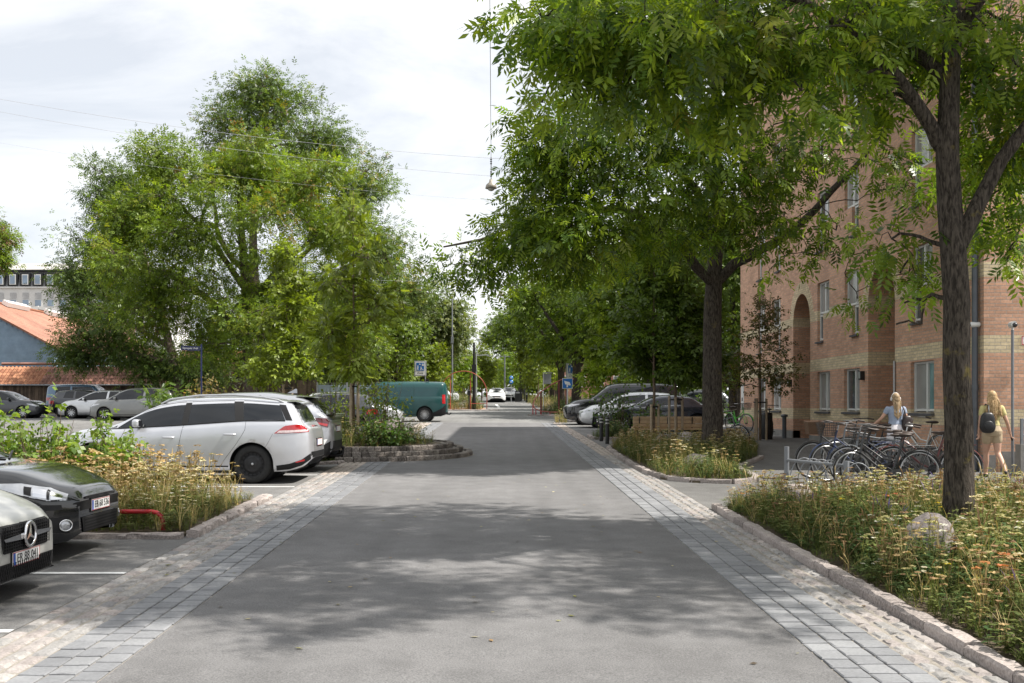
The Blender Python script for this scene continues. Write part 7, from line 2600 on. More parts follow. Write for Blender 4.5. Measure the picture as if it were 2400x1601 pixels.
    if basket:
        bk = MB()
        w0, w1, h_ = 0.14, 0.19, 0.24
        cx_, z0 = 0.52, 0.84
        if basket == 'wire':
            for k in range(8):
                u = k / 7
                for (a, b_) in (((-1, -1 + 2 * u), (-1, -1 + 2 * u)), ((1, -1 + 2 * u), (1, -1 + 2 * u)), ((-1 + 2 * u, -1), (-1 + 2 * u, -1)), ((-1 + 2 * u, 1), (-1 + 2 * u, 1))):
                    bk.tube([(cx_ + a[0] * w0 * 0.8, a[1] * w0, z0), (cx_ + b_[0] * w1 * 0.8, b_[1] * w1, z0 + h_)], 0.0035, 4, caps=False)
            for k in range(6):
                u = k / 5
                w_ = w0 * (1 - u) + w1 * u
                zz = z0 + h_ * u
                bk.tube([(cx_ - w_ * 0.8, -w_, zz), (cx_ + w_ * 0.8, -w_, zz), (cx_ + w_ * 0.8, w_, zz), (cx_ - w_ * 0.8, w_, zz), (cx_ - w_ * 0.8, -w_, zz)], 0.004, 4, caps=False)
            bk.build('basket', BIKEBLK, t)
        else:
            P = [[(cx_ + a * w * 0.8, b_ * w, z) for (a, b_) in ((-1, -1), (1, -1), (1, 1), (-1, 1), (-1, -1))] for (w, z) in ((0.02, z0), (w0, z0), (w1, z0 + h_), (w1 - 0.015, z0 + h_), (w0 - 0.02, z0 + 0.02))]
            bk.grid(P, False).build('basket', BASKETW, t)
    return t


PI = math.pi
bicycle('black bicycle with pale rimmed tyres in front of the others in the rack', 6.40, 17.45, PI - 0.06, BIKEBLK, RIMS, True, None, fender=BIKEBLK, lean=0.06)
bicycle('black city bicycle with a wire basket, second in the rack', 6.67, 18.1, PI + 0.05, BIKEBLK, RIMS, True, 'wire', lean=-0.04)
bicycle('grey bicycle with white handlebar stem in the middle of the rack', 6.77, 18.75, PI - 0.10, BIKEGREY, RIMS, False, None, lean=0.05, steer=-0.5)
bicycle('dark blue bicycle with wire basket beside the grey one in the rack', 6.57, 19.4, PI + 0.02, mat('bike_blue', (0.02, 0.035, 0.09), 0.35, coat=0.4), RIMS, True, 'wire', lean=0.03)
bicycle('black bicycle with brown wicker basket at the back of the rack', 6.52, 20.1, PI - 0.05, BIKEBLK, RIMS, True, 'wicker', lean=-0.05)
bicycle('black bicycle with tall grey saddle post behind the wicker basket one', 7.17, 20.75, PI + 0.08, BIKEGREY, RIMS, False, None, lean=0.04)
bicycle('dark red bicycle turned out of line at the right end of the rack', 7.47, 18.45, PI - 0.35, mat('bike_red', (0.10, 0.012, 0.012), 0.35, coat=0.4), RIMS, True, None, lean=0.08)
bicycle('dark bicycle held by the woman in the blue top', 7.75, 21.95, PI / 2 + 0.75, BIKEBLK, RIMS, True, None, lean=-0.02, group=None)
bicycle('white step through bicycle standing alone by the brick wall', 9.42, 23.6, PI / 2 + 0.36, BIKEWHT, RIMS, True, None, fender=BIKEWHT, lean=0.07, tail=True, group=None)
bicycle('bright green bicycle with basket at the far corner of the brick building', 9.0, 39.4, -PI / 2 + 0.35, BIKEGRN, RIMS, True, 'wire', lean=0.05, group=None)
bicycle('black bicycle behind the litter bin by the brick wall', 9.15, 35.4, -PI / 2 - 0.25, BIKEBLK, RIMS, True, None, lean=0.05, group=None)
bicycle('dark bicycle leaning at the foot of the second ash', 6.35, 29.2, -PI / 2 + 0.5, BIKEGREY, RIMS, False, None, lean=0.12, group=None)

rk = thing('bicycle_rack', 'grey steel bicycle rack with wheel loops left of the bicycles', 'rack', (5.25, 19.2, gz(19.2)))
MB().tube([(0, 0, -0.05), (0, 0, 0.66)], 0.045, 12).build('post', GREYPOST, rk)
MB().tube([(0.45, -1.9, 0.42), (0.0, 0.0, 0.42)], 0.026, 8).build('bar', GREYPOST, rk)
MB().tube([(0.45, -1.9, -0.05), (0.45, -1.9, 0.5)], 0.045, 12).build('post', GREYPOST, rk)
for k in range(7):
    yy = -1.75 + k * 0.28
    xo = -yy * 0.237
    MB().tube([(0.05 + 0.3 * math.sin(a) * 0.5, yy + 0.03 * a, 0.02 + 0.42 * math.sin(a)) for a in np.linspace(0.05, PI - 0.05, 12)] if False else [(0.02 + xo + 0.26 - 0.26 * math.cos(a), yy, 0.04 + 0.42 * math.sin(a)) for a in np.linspace(0, PI, 13)], 0.010, 6).build('wheel_loop', GREYPOST, rk)


# ------------------------------------------------------------------ people
SKIN = mat('skin', (0.52, 0.31, 0.22), 0.5, spec=0.4, var=0.06, scale=18)
HAIRB = ramp_mat('blond_hair', [(0.3, (0.20, 0.12, 0.055)), (0.5, (0.42, 0.28, 0.14)), (0.7, (0.62, 0.46, 0.27))], scale=38, bump=0.3, bscale=120, rough=0.5)
HAIRD = ramp_mat('ash_blond_hair', [(0.3, (0.15, 0.095, 0.05)), (0.5, (0.33, 0.23, 0.13)), (0.7, (0.52, 0.40, 0.25))], scale=42, bump=0.3, bscale=120, rough=0.5)
LEATHER = mat('black_leather', (0.010, 0.010, 0.011), 0.4, var=0.2)


def loft(b, rings, n=18):
    """rings: (cx, cy, cz, rx, ry) stacked ellipses, closed at both ends"""
    P = []
    for (cx_, cy_, cz_, rx_, ry_) in rings:
        P.append([(cx_ + rx_ * math.cos(a), cy_ + ry_ * math.sin(a), cz_) for a in np.linspace(0, 2 * PI, n, endpoint=False)])
    vs = [p_ for r_ in P for p_ in r_]
    k = len(P)
    fs = [(i * n + j, i * n + (j + 1) % n, (i + 1) * n + (j + 1) % n, (i + 1) * n + j) for i in range(k - 1) for j in range(n)]
    fs += [tuple(reversed(range(n))), tuple(range((k - 1) * n, k * n))]
    b.add(vs, fs, True)


def limbt(b, pts, rs, n=12, sub=10):
    pts, rs = np.array(pts, float), np.array(rs, float)
    t = np.linspace(0, 1, len(pts))
    tt = np.linspace(0, 1, sub)
    Q = np.stack([np.interp(tt, t, pts[:, k]) for k in range(3)], 1)
    # round the joints a little
    Q[1:-1] = 0.25 * Q[:-2] + 0.5 * Q[1:-1] + 0.25 * Q[2:]
    b.tube(Q, list(np.interp(tt, t, rs)), n)
    b.ball(Q[0], rs[0], 10, 8)
    b.ball(Q[-1], rs[-1], 10, 8)


def skinned(b, name, m, parent, vox=0.010, smooth=6):
    o = b.build(name, m, parent)
    r_ = o.modifiers.new('remesh', 'REMESH')
    r_.mode = 'VOXEL'
    r_.voxel_size = vox
    r_.use_smooth_shade = True
    s_ = o.modifiers.new('smooth', 'SMOOTH')
    s_.factor = 0.5
    s_.iterations = smooth
    return o


def hand(b, w_, d, up, s, curl):
    """palm and five fingers from wrist w_ in direction d; s = thumb side"""
    w_, d, up = Vector(w_), Vector(d).normalized(), Vector(up).normalized()
    side_ = d.cross(up).normalized() * s
    pc = w_ + d * 0.045
    for k in range(4):
        b.tube([w_ + side_ * (0.022 - 0.015 * k) * 0.6, w_ + d * 0.085 + side_ * (0.027 - 0.018 * k)], [0.014, 0.0125], 8)
    ls = [0.062, 0.072, 0.067, 0.052]
    for k in range(4):
        p0 = w_ + d * 0.08 + side_ * (0.027 - 0.018 * k)
        p1 = p0 + (d * math.cos(curl * 0.6) - up * math.sin(curl * 0.6)) * ls[k] * 0.5
        p2 = p1 + (d * math.cos(curl * 1.5) - up * math.sin(curl * 1.5)) * ls[k] * 0.5
        b.tube([p0, p1, p2], [0.0098, 0.009, 0.008], 8)
        b.ball(p2, 0.008, 8, 6)
    p0 = w_ + d * 0.02 + side_ * 0.022
    p1 = p0 + (d * 0.6 + side_ * 0.8).normalized() * 0.035
    p2 = p1 + (d * 0.9 + side_ * 0.2 - up * 0.4).normalized() * 0.03
    b.tube([p0, p1, p2], [0.012, 0.0105, 0.009], 8)


def person(label, x, y, rz, sc, legs, arms, top_m, bottom, hair_m, hairlen, wavy, shoes_m, headtilt=0.0, sleeves=0.12):
    """local +y is the walking direction; legs: (hip, knee, ankle, toe) right then left; arms: (shoulder, elbow, wrist, dir, up)"""
    t = thing('person', label, 'person', (x, y, gz(y) + 0.004), rz)
    t.scale = (sc, sc, sc)
    b = MB()
    loft(b, [(0, 0, 0.80, 0.10, 0.09), (0, -0.01, 0.86, 0.168, 0.118), (0, -0.015, 0.93, 0.172, 0.124), (0, 0, 1.02, 0.140, 0.100), (0, 0.005, 1.09, 0.125, 0.090), (0, 0.005, 1.18, 0.138, 0.098), (0, 0, 1.27, 0.155, 0.105), (0, -0.005, 1.34, 0.160, 0.092), (0, -0.01, 1.385, 0.115, 0.070), (0, -0.005, 1.42, 0.056, 0.056), (0, 0.005, 1.50, 0.050, 0.054)])
    b.ball((0, 0.015, 1.555), (0.070, 0.088, 0.100), 18, 14)
    b.ball((0, 0.045, 1.515), (0.050, 0.055, 0.055), 14, 10)
    b.ball((0, 0.105, 1.545), (0.011, 0.016, 0.022), 8, 6)        # nose
    b.ball((0, 0.092, 1.505), (0.022, 0.010, 0.008), 8, 6)        # mouth
    for s in (-1, 1):
        b.ball((s * 0.071, 0.01, 1.548), (0.010, 0.018, 0.028), 8, 6)  # ears
        b.ball((s * 0.03, 0.092, 1.565), (0.014, 0.010, 0.008), 8, 6)  # brows / eyes
    for (hp_, kn, an, toe) in legs:
        limbt(b, [hp_, [(hp_[k] * 0.5 + kn[k] * 0.5) for k in range(3)], kn, [(kn[k] * 0.62 + an[k] * 0.38) + (-0.012 if k == 1 else 0) for k in range(3)], an], [0.092, 0.078, 0.053, 0.053, 0.034], 14, 18)
        limbt(b, [(an[0], an[1] - 0.03, an[2] - 0.035), toe], [0.036, 0.026], 10, 6)
    for (sh_, el, wr, dr, up_, s, curl) in arms:
        limbt(b, [sh_, [(sh_[k] + el[k]) / 2 for k in range(3)], el, [(el[k] * 0.6 + wr[k] * 0.4) for k in range(3)], wr], [0.050, 0.041, 0.035, 0.033, 0.023], 12, 14)
        hand(b, wr, dr, up_, s, curl)
    skinned(b, 'body', SKIN, t, 0.0075, 3)
    c = MB()                                                     # top with short sleeves
    e = 0.014
    loft(c, [(0, 0, 1.0, 0.147 + e, 0.105 + e), (0, 0.005, 1.09, 0.128 + e, 0.093 + e), (0, 0.005, 1.18, 0.140 + e, 0.100 + e), (0, 0, 1.27, 0.157 + e, 0.107 + e), (0, -0.005, 1.34, 0.160 + e, 0.093 + e), (0, -0.01, 1.388, 0.112 + e, 0.066 + e), (0, -0.008, 1.405, 0.075, 0.06)])
    for (sh_, el, wr, dr, up_, s, curl) in arms:
        v = Vector(el) - Vector(sh_)
        v.normalize()
        limbt(c, [sh_, Vector(sh_) + v * sleeves], [0.060, 0.056], 12, 5)
    skinned(c, 'top', top_m, t, 0.010, 5)
    d = MB()
    kind, bm_, hem = bottom
    loft(d, [(0, 0.0, 1.04, 0.138, 0.102), (0, -0.005, 0.97, 0.165, 0.122), (0, -0.016, 0.90, 0.186, 0.140), (0, -0.012, 0.83, 0.180, 0.132), (0, -0.005, 0.80, 0.16, 0.12)])
    if kind == 'shorts':
        for (hp_, kn, an, toe) in legs:
            v = Vector(kn) - Vector(hp_)
            limbt(d, [Vector(hp_) + Vector((0, -0.005, -0.02)), Vector(hp_) + v * hem], [0.102, 0.098], 14, 6)
    else:
        loft(d, [(0, -0.012, 0.86, 0.184, 0.138), (0, -0.005, 0.76, 0.190, 0.148), (0, 0, 0.86 - hem, 0.196, 0.155)])
    skinned(d, 'bottom', bm_, t, 0.010, 5)
    sh = MB()
    for (hp_, kn, an, toe) in legs:
        a_ = Vector((an[0], an[1] - 0.035, an[2] - 0.05))
        limbt(sh, [a_, Vector(toe) - Vector((0, 0, 0.008))], [0.042, 0.033], 10, 6)
    skinned(sh, 'shoes', shoes_m, t, 0.010, 3)
    h = MB()
    h.ball((0, -0.005, 1.580), (0.084, 0.098, 0.098), 20, 14)
    h.ball((0, -0.045, 1.53), (0.076, 0.062, 0.10), 16, 12)
    rg_ = np.random.default_rng(int(x * 100))
    zl = 1.60 - hairlen
    for k in range(110):
        a = PI * 1.5 + rg_.uniform(-1.35, 1.35)
        r0 = 0.078
        x0, y0 = r0 * math.cos(a), r0 * 1.05 * math.sin(a)
        tipz = zl + rg_.uniform(-0.03, 0.08) + 0.10 * abs(math.cos(a))
        pts = []
        ph = rg_.uniform(0, 6.28)
        for u in np.linspace(0, 1, 12):
            z = 1.60 * (1 - u) + tipz * u
            sp_ = 1.0 + u * (0.55 if wavy else 0.0)
            wv_ = (0.016 if wavy else 0.003) * math.sin(ph + u * (13 if wavy else 4)) * u
            yb = min(y0 * sp_, -0.112 + 0.05 * (1 - u)) if u > 0.25 and a > PI * 1.12 and a < PI * 1.88 else y0 * sp_
            if u > 0.35:
                yb = min(yb, -0.10 - 0.015 * math.sin(a * 3))
            pts.append((x0 * sp_ * (1 + 0.25 * u * wavy) + wv_, yb + wv_ * 0.7, z))
        h.tube(pts, list(np.linspace(0.013, 0.006, 12)), 5, caps=False)
    h.build('hair', hair_m, t)
    return t


YEL = mat('yellow_top', (0.52, 0.45, 0.20), 0.8, var=0.07, scale=14, bump=0.2)
KHAKI = mat('khaki_cloth', (0.40, 0.31, 0.20), 0.8, var=0.07, scale=14, bump=0.2)
BLUET = mat('blue_grey_top', (0.28, 0.33, 0.43), 0.8, var=0.08, scale=14, bump=0.2)
WHITEC = mat('white_cloth', (0.66, 0.63, 0.66), 0.8, var=0.06, scale=14, bump=0.2)
SHOE = mat('dark_shoe', (0.02, 0.02, 0.022), 0.6)
WS2 = 0.99
w2 = person('woman in yellow top and khaki shorts walking away with a black backpack', 9.46, 20.3, -0.10, WS2,
            [((0.085, 0, 0.86), (0.10, -0.02, 0.47), (0.13, -0.30, 0.17), (0.14, -0.24, 0.03)), ((-0.085, 0, 0.86), (-0.055, 0.16, 0.48), (-0.04, 0.22, 0.085), (-0.04, 0.38, 0.035))],
            [((0.172, 0, 1.335), (0.255, -0.05, 1.08), (0.345, 0.03, 0.86), (0.28, 0.1, -0.95), (-0.9, 0.1, -0.2), 1, 0.9), ((-0.172, 0, 1.335), (-0.235, -0.06, 1.08), (-0.225, 0.06, 0.86), (0.05, 0.15, -1), (0.9, 0.1, 0), -1, 0.7)],
            YEL, ('shorts', KHAKI, 0.36), HAIRB, 0.50, 1, SHOE)
w1 = person('woman with long blond hair in grey blue top and white skirt behind the bicycles', 8.15, 21.7, 0.06, 0.955,
            [((0.085, 0, 0.86), (0.09, 0.10, 0.48), (0.09, 0.10, 0.085), (0.09, 0.25, 0.035)), ((-0.085, 0, 0.86), (-0.09, -0.03, 0.48), (-0.09, -0.20, 0.12), (-0.09, -0.10, 0.03))],
            [((0.172, 0, 1.335), (0.23, -0.06, 1.09), (0.265, 0.06, 0.87), (0.05, 0.25, -0.95), (-0.9, 0.1, 0), 1, 0.8), ((-0.172, 0, 1.335), (-0.29, 0.04, 1.13), (-0.40, 0.22, 0.99), (-0.35, 0.85, -0.3), (0.1, 0.2, 1), -1, 1.0)],
            BLUET, ('skirt', WHITEC, 0.24), HAIRD, 0.47, 0, SHOE, sleeves=0.08)
hpn = MB()
hpn.tube([(0.088 * math.cos(a), 0.0, 1.575 + 0.105 * math.sin(a)) for a in np.linspace(-0.1, PI + 0.1, 16)], 0.010, 8)
for s in (-1, 1):
    hpn.ball((s * 0.092, 0.0, 1.548), (0.022, 0.036, 0.044), 12, 8)
hpn.build('headphones', mat('headphone_white', (0.62, 0.60, 0.58), 0.4), w1)


def bag(name, label, person_o, c_, r_, strap, m=LEATHER):
    t = thing(name, label, 'bag', person_o.location, person_o.rotation_euler.z)
    t.scale = person_o.scale
    b = MB()
    nu, nv = 18, 14
    rows = []
    for i in range(nv + 1):
        ph = PI * i / nv
        row = []
        for j in range(nu + 1):
            a = 2 * PI * j / nu
            sp = lambda v, e: math.copysign(abs(v) ** e, v)
            row.append((c_[0] + r_[0] * sp(math.sin(ph), 0.6) * sp(math.cos(a), 0.6) * (0.82 + 0.18 * math.cos(ph / 2 + PI / 2) ** 2 if math.cos(ph) > 0 else 1.0), c_[1] + r_[1] * sp(math.sin(ph), 0.6) * sp(math.sin(a), 0.6), c_[2] + r_[2] * sp(math.cos(ph), 0.7)))
        rows.append(row)
    b.grid(rows, True, flip=True).build('pouch', m, t)
    MB().tube(strap, 0.014, 8).build('strap', m, t)
    pk = MB()
    pk.ball((c_[0], c_[1] - r_[1] * 0.9, c_[2] - r_[2] * 0.3), (r_[0] * 0.7, r_[1] * 0.3, r_[2] * 0.5), 14, 8)
    pk.build('front_pocket', m, t)
    return t


bag('backpack', 'black leather backpack hanging from the left shoulder of the woman in yellow', w2, (-0.15, -0.20, 1.06), (0.145, 0.075, 0.20), [(-0.13, -0.20, 1.24), (-0.11, -0.13, 1.385), (-0.12, 0.0, 1.415), (-0.13, 0.10, 1.30), (-0.14, 0.12, 1.15)])
bag('shoulder_bag', 'brown black shoulder bag on the right side of the woman in blue', w1, (0.20, -0.12, 1.03), (0.115, 0.07, 0.17), [(0.17, -0.12, 1.18), (0.14, -0.10, 1.33), (0.13, 0.0, 1.41), (0.15, 0.10, 1.3), (0.20, 0.02, 1.12)], mat('dark_brown_leather', (0.030, 0.018, 0.015), 0.4, var=0.2))
ph = thing('phone', 'dark phone in the right hand of the woman in yellow', 'phone', w2.location, w2.rotation_euler.z)
ph.scale = w2.scale
MB().box((0.378, 0.055, 0.775), (0.018, 0.065, 0.13), Matrix.Rotation(-0.25, 3, 'Y')).build('case', LEATHER, ph, bevel=0.004)
MB().box((0.3885, 0.055, 0.778), (0.003, 0.056, 0.118), Matrix.Rotation(-0.25, 3, 'Y')).build('screen', LENS, ph)

# ------------------------------------------------------------------ street furniture
def pictogram(parent, cx_, cz_, s, y):
    """living-street symbol: adult, child with ball, car and house in white"""
    b = MB()

    def blob(pts):
        b.prism([(cx_ + px * s, cz_ + pz * s) for px, pz in pts], y - 0.002, y + 0.002, 'Y')

    def disc(px, pz, r_):
        b.prism([(cx_ + (px + r_ * math.cos(a)) * s, cz_ + (pz + r_ * math.sin(a)) * s) for a in np.linspace(0, 2 * PI, 12, endpoint=False)], y - 0.002, y + 0.002, 'Y')
    disc(-0.27, 0.13, 0.055)
    blob([(-0.34, 0.06), (-0.22, 0.06), (-0.20, -0.12), (-0.24, -0.12), (-0.20, -0.40), (-0.26, -0.40), (-0.29, -0.16), (-0.35, -0.40), (-0.41, -0.40), (-0.35, -0.10)])
    disc(0.10, -0.02, 0.045)
    blob([(0.04, -0.07), (0.14, -0.08), (0.20, -0.22), (0.30, -0.34), (0.26, -0.38), (0.12, -0.26), (0.02, -0.40), (-0.05, -0.38), (0.05, -0.22)])
    disc(0.36, -0.36, 0.045)
    blob([(0.20, 0.10), (0.42, 0.10), (0.42, 0.26), (0.45, 0.26), (0.31, 0.40), (0.17, 0.26), (0.20, 0.26)])
    blob([(-0.14, 0.24), (0.08, 0.24), (0.08, 0.30), (0.02, 0.31), (-0.02, 0.37), (-0.10, 0.37), (-0.14, 0.31)])
    b.build('pictogram', WHITE, parent)


def zone_sign(label, x, y, zc, post=0.0, zone=True):
    t = thing('zone_sign', label, 'sign', (x, y, gz(y)), 0, 'zone signs')
    g_ = zc - gz(y)
    MB().box((0, 0, g_), (0.80, 0.05, 1.00)).build('frame', STEEL, t, bevel=0.06, segs=3)
    MB().box((0, -0.028, g_), (0.66, 0.012, 0.86)).build('panel', WHITE, t)
    MB().box((0, -0.037, g_ + 0.12), (0.52, 0.008, 0.52)).build('blue_field', SIGNBLUE, t)
    pictogram(t, 0, g_ + 0.12, 0.56, -0.0435)
    if zone:
        text('lettering', 'Zone', 0.19, DARKTXT, t, (0, -0.0355, g_ - 0.29), (R(90), 0, 0))
    MB().tube([(post, 0.03, -0.1), (post, 0.03, g_ + 0.42)], 0.035, 10).build('post', STEEL, t)
    return t


p = at(985, 864, 70)
zone_sign('living street zone sign on a pole above the green van', p.x, 70, p.z, 0.33)
p = at(1341, 870, 68)
zone_sign('living street zone sign on the right above the camera sign', p.x, 68, p.z, 0.0)
p = at(1330, 899, 62)
t = thing('camera_sign', 'blue square sign with a white surveillance camera on a pale post', 'sign', (p.x, 62, gz(62)))
g_ = p.z - gz(62)
MB().box((0, 0, g_), (0.60, 0.02, 0.60)).build('panel', WHITE, t)
MB().box((0, -0.013, g_), (0.555, 0.008, 0.555)).build('blue_field', SIGNBLUE, t)
b = MB()
b.prism([(-0.19, g_ + 0.16), (0.12, g_ + 0.08), (0.17, g_ - 0.03), (0.20, g_ - 0.02), (0.17, g_ - 0.12), (-0.14, g_ - 0.04)], -0.020, -0.016, 'Y')
b.prism([(-0.05, g_ - 0.06), (0.03, g_ - 0.08), (0.03, g_ - 0.22), (-0.05, g_ - 0.22)], -0.020, -0.0165, 'Y')
b.build('pictogram', WHITE, t)
MB().tube([(0.0, 0.045, -0.1), (0.0, 0.045, g_ + 0.25)], 0.04, 10).build('post', mat('pale_post', (0.55, 0.56, 0.56), 0.5), t)
p = at(472, 815, 39)
t = thing('street_sign', 'dark blue street name sign Sigynsgade 19-69 on a blue post', 'sign', (p.x, 39, gz(39)))
g_ = p.z - gz(39)
MB().tube([(0, 0, -0.1), (0, 0, g_ + 0.12)], 0.030, 10).build('post', NAVY, t)
sb = thing('name_board', None, None)
sb.parent = t
sb.location = (-0.40, -0.005, g_ - 0.02)
sb.rotation_euler = (0, R(3), R(-14))
MB().box((0, 0, 0), (0.76, 0.02, 0.17)).build('board', NAVY, sb)
text('lettering', 'Sigynsgade 19-69', 0.092, WHITE, sb, (0, -0.0125, 0.0), (R(90), 0, 0))

t = thing('red_rail', 'low bent red steel rail at the edge of the dry island', 'rail', (-4.35, 12.75, gz(12.75)))
MB().tube([(-0.6, 0, -0.05), (-0.6, 0, 0.20), (-0.57, 0, 0.245), (-0.53, 0, 0.26), (0.24, 0, 0.26), (0.31, 0, 0.245), (0.365, 0, 0.20), (0.385, 0, 0.13), (0.385, 0, -0.05)], 0.028, 12).build('tube', REDM, t)

t = thing('red_arch', 'tall red steel tube arch standing at the planted bulge of the road', 'arch', (-2.05, 74.0, gz(74)))
MB().tube([(-1.75 + 1.62 + 1.62 * math.cos(a), 0, 1.15 + 1.55 * math.sin(a)) for a in np.linspace(PI, 0.0, 24)] + [(1.49, 0, 0.6), (1.49, 0, 0.0)], 0.027, 8).build('arch_tube', RUSTRED, t)
for x_ in (-1.05, 0.35):
    MB().tube([(x_, 0.05, 0), (x_, 0.05, 2.45)], 0.035, 8).build('upright', RUSTRED, t)
MB().tube([(-2.4, 0, 0), (-2.4, 0, 0.42), (-1.05, 0, 0.42)], 0.03, 8).build('low_rail', RUSTRED, t)
MB().tube([(0.35, 0, 0.45), (1.49, 0, 0.45)], 0.02, 8).build('low_rail', RUSTRED, t)
t = thing('red_tube_loop', 'curling red steel tube sculpture on low red posts at the right', 'sculpture', (3.4, 61.5, gz(61.5)))
pts = [at(px, py, 61.5 + dy) - Vector((3.4, 61.5, gz(61.5))) for (px, py, dy) in ((1345, 888, 1.5), (1315, 890, 1.2), (1290, 903, 0.9), (1267, 919, 0.5), (1254, 935, 0.2), (1249, 948, 0), (1253, 957, -0.2), (1268, 964, -0.3), (1290, 966, -0.3), (1320, 966, 0), (1350, 966, 0.5))]
MB().tube(pts, 0.035, 8).build('curled_tube', mat('weathered_red', (0.40, 0.13, 0.10), 0.45), t)
for (px, y0_, y1_) in ((1249, 950, 973), (1256, 958, 973), (1268, 963, 974), (1289, 965, 976)):
    a_, b_ = at(px, y0_, 61.4) - Vector((3.4, 61.5, gz(61.5))), None
    MB().tube([a_, (a_.x, a_.y, -0.05)], 0.03, 8).build('leg', REDM, t)
for px in (1268, 1310, 1327):
    a_ = at(px, 893 if px > 1268 else 920, 62.3) - Vector((3.4, 61.5, gz(61.5)))
    MB().tube([a_, (a_.x, a_.y, 0)], 0.05, 8).build('upright', mat('dark_red_post', (0.14, 0.02, 0.02), 0.5), t)

# bench of pale planks
t = thing('park_bench', 'pale wooden plank bench facing away beside the young trees', 'bench', (5.5, 34.0, gz(34.0)))
for k, z_ in enumerate((0.47, 0.585, 0.70)):
    MB().box((0, -0.02 + 0.015 * k, z_), (2.2, 0.045, 0.105)).build('back_plank', WOODP, t, bevel=0.006)
for k in range(3):
    MB().box((0, 0.10 + k * 0.125, 0.40), (2.2, 0.115, 0.045)).build('seat_plank', WOODP, t, bevel=0.006)
MB().box((0, -0.05, 0.36), (2.2, 0.04, 0.06)).build('front_rail', WOODP, t)
for x_ in (-0.9, 0.0, 0.78):
    b = MB()
    b.bar((x_, 0.03, 0.0), (x_, -0.045, 0.74), 0.03, 0.03)
    b.bar((x_, 0.40, 0.0), (x_, 0.40, 0.39), 0.03, 0.03)
    b.bar((x_, 0.0, 0.365), (x_, 0.42, 0.365), 0.03, 0.02)
    b.build('leg', BLACKM, t)
MB().box((1.02, 0.16, 0.62), (0.05, 0.42, 0.16)).build('arm_board', WOODP, t)

# bollards
WRING = mat('bollard_ring', (0.55, 0.55, 0.53), 0.5)
for (x_, y_, h_, lb_) in ((3.33, 33.4, 0.78, 'black bollard with pale rings nearest the road beside the shaded bed'), (3.36, 31.9, 0.80, 'black ringed bollard standing at the corner of the shaded bed'), (4.15, 37.2, 0.80, 'black ringed bollard half hidden further back among shrubs'), (8.75, 44.5, 0.8, 'short black bollard at the far brick corner')):
    t = thing('bollard', lb_, 'bollard', (x_, y_, gz(y_)), 0, 'black bollards')
    MB().lathe([(0.0, -0.05), (0.062, -0.05), (0.058, 0.05), (0.055, h_ - 0.03), (0.045, h_ - 0.008), (0.0, h_)], n=18).build('shaft', BLACKM, t)
    for z_ in (h_ - 0.10, h_ - 0.20):
        MB().lathe([(0.0565, z_), (0.0585, z_ + 0.005), (0.0585, z_ + 0.028), (0.0565, z_ + 0.033)], n=18).build('ring', WRING, t)
for k, (x_, y_) in enumerate(((2.15, 110), (2.95, 118), (3.1, 104))):
    t = thing('bollard', ['black bollard right beside the far white car', 'black bollard left of the dark bin far down the road', 'black bollard at the far right bend'][k], 'bollard', (x_, y_, gz(y_)), 0, 'black bollards')
    MB().lathe([(0.0, -0.05), (0.10, -0.05), (0.095, 0.95), (0.06, 1.02), (0.0, 1.03)], n=14).build('shaft', BLACKM, t)
    MB().lathe([(0.101, 0.80), (0.102, 0.81), (0.102, 0.86), (0.101, 0.87)], n=14).build('ring', WRING, t)

# poles and lamps in the distance
def pole(label, px, ytop, y, r_, m, cat='pole', arm=None, name='lamp_post'):
    p_ = at(px, ytop, y)
    t_ = thing(name, label, cat, (p_.x, y, gz(y)))
    h_ = p_.z - gz(y)
    MB().tube([(0, 0, -0.1), (0, 0, h_ * 0.4), (0, 0, h_)], [r_ * 1.1, r_, r_ * 0.75], 12).build('shaft', m, t_)
    MB().tube([(0, 0, 0), (0, 0, 0.8)], r_ * 1.45, 12).build('base', m, t_)
    if arm:
        for s in (-1, 1):
            MB().tube([(0, 0, h_ - 0.2), (s * arm, 0, h_ - 0.15)], r_ * 0.4, 6).build('arm', m, t_)
            MB().box((s * arm, 0, h_ - 0.2), (0.18, 0.12, 0.14)).build('lamp_head', m, t_)
    else:
        MB().box((0, -0.05, h_ * 0.62), (r_ * 3.2, r_ * 2.4, 0.5)).build('junction_box', m, t_)
    return t_


pole('thick black post standing in the red arch', 1111, 803, 74.5, 0.10, BLACKM)
pole('pale grey lamp post just right of the thick black post', 1116, 828, 96, 0.085, STEEL, arm=1.1)
pole('slim pole with pale top beyond the white car', 1183, 832, 120, 0.09, GREYPOST, arm=0.5)
pole('black pole beside the dark bin', 1220, 850, 112, 0.09, BLACKM)
pole('second black pole right of the dark bin', 1229, 850, 124, 0.09, BLACKM)
pole('dark post among trees left of the zone sign', 886, 775, 66, 0.09, BLACKM)
pole('slim grey pole left inside the red arch', 1060, 700, 82, 0.06, GREYPOST)
t = thing('post_box', 'small black box on a thin black post in front of the arch planting', 'post', (-1.78, 73.4, gz(73.4)))
MB().tube([(0, 0, 0), (0, 0, 1.1)], 0.045, 10).build('post', BLACKM, t)
MB().box((0, 0, 1.2), (0.24, 0.16, 0.36)).build('box', BLACKM, t, bevel=0.02)
t = thing('refuse_bin', 'dark refuse bin cabinet right of the far white car', 'bin', (2.3, 108, gz(108)))
MB().box((0, 0, 0.52), (0.52, 0.5, 1.04)).build('cabinet', BLACKM, t, bevel=0.02)
MB().box((0, 0, 1.07), (0.54, 0.52, 0.06)).build('lid', BLACKM, t)
MB().box((0, -0.255, 0.93), (0.40, 0.01, 0.12)).build('label_strip', mat('grey_label', (0.35, 0.36, 0.37), 0.5), t)
p = at(1198, 889, 100)
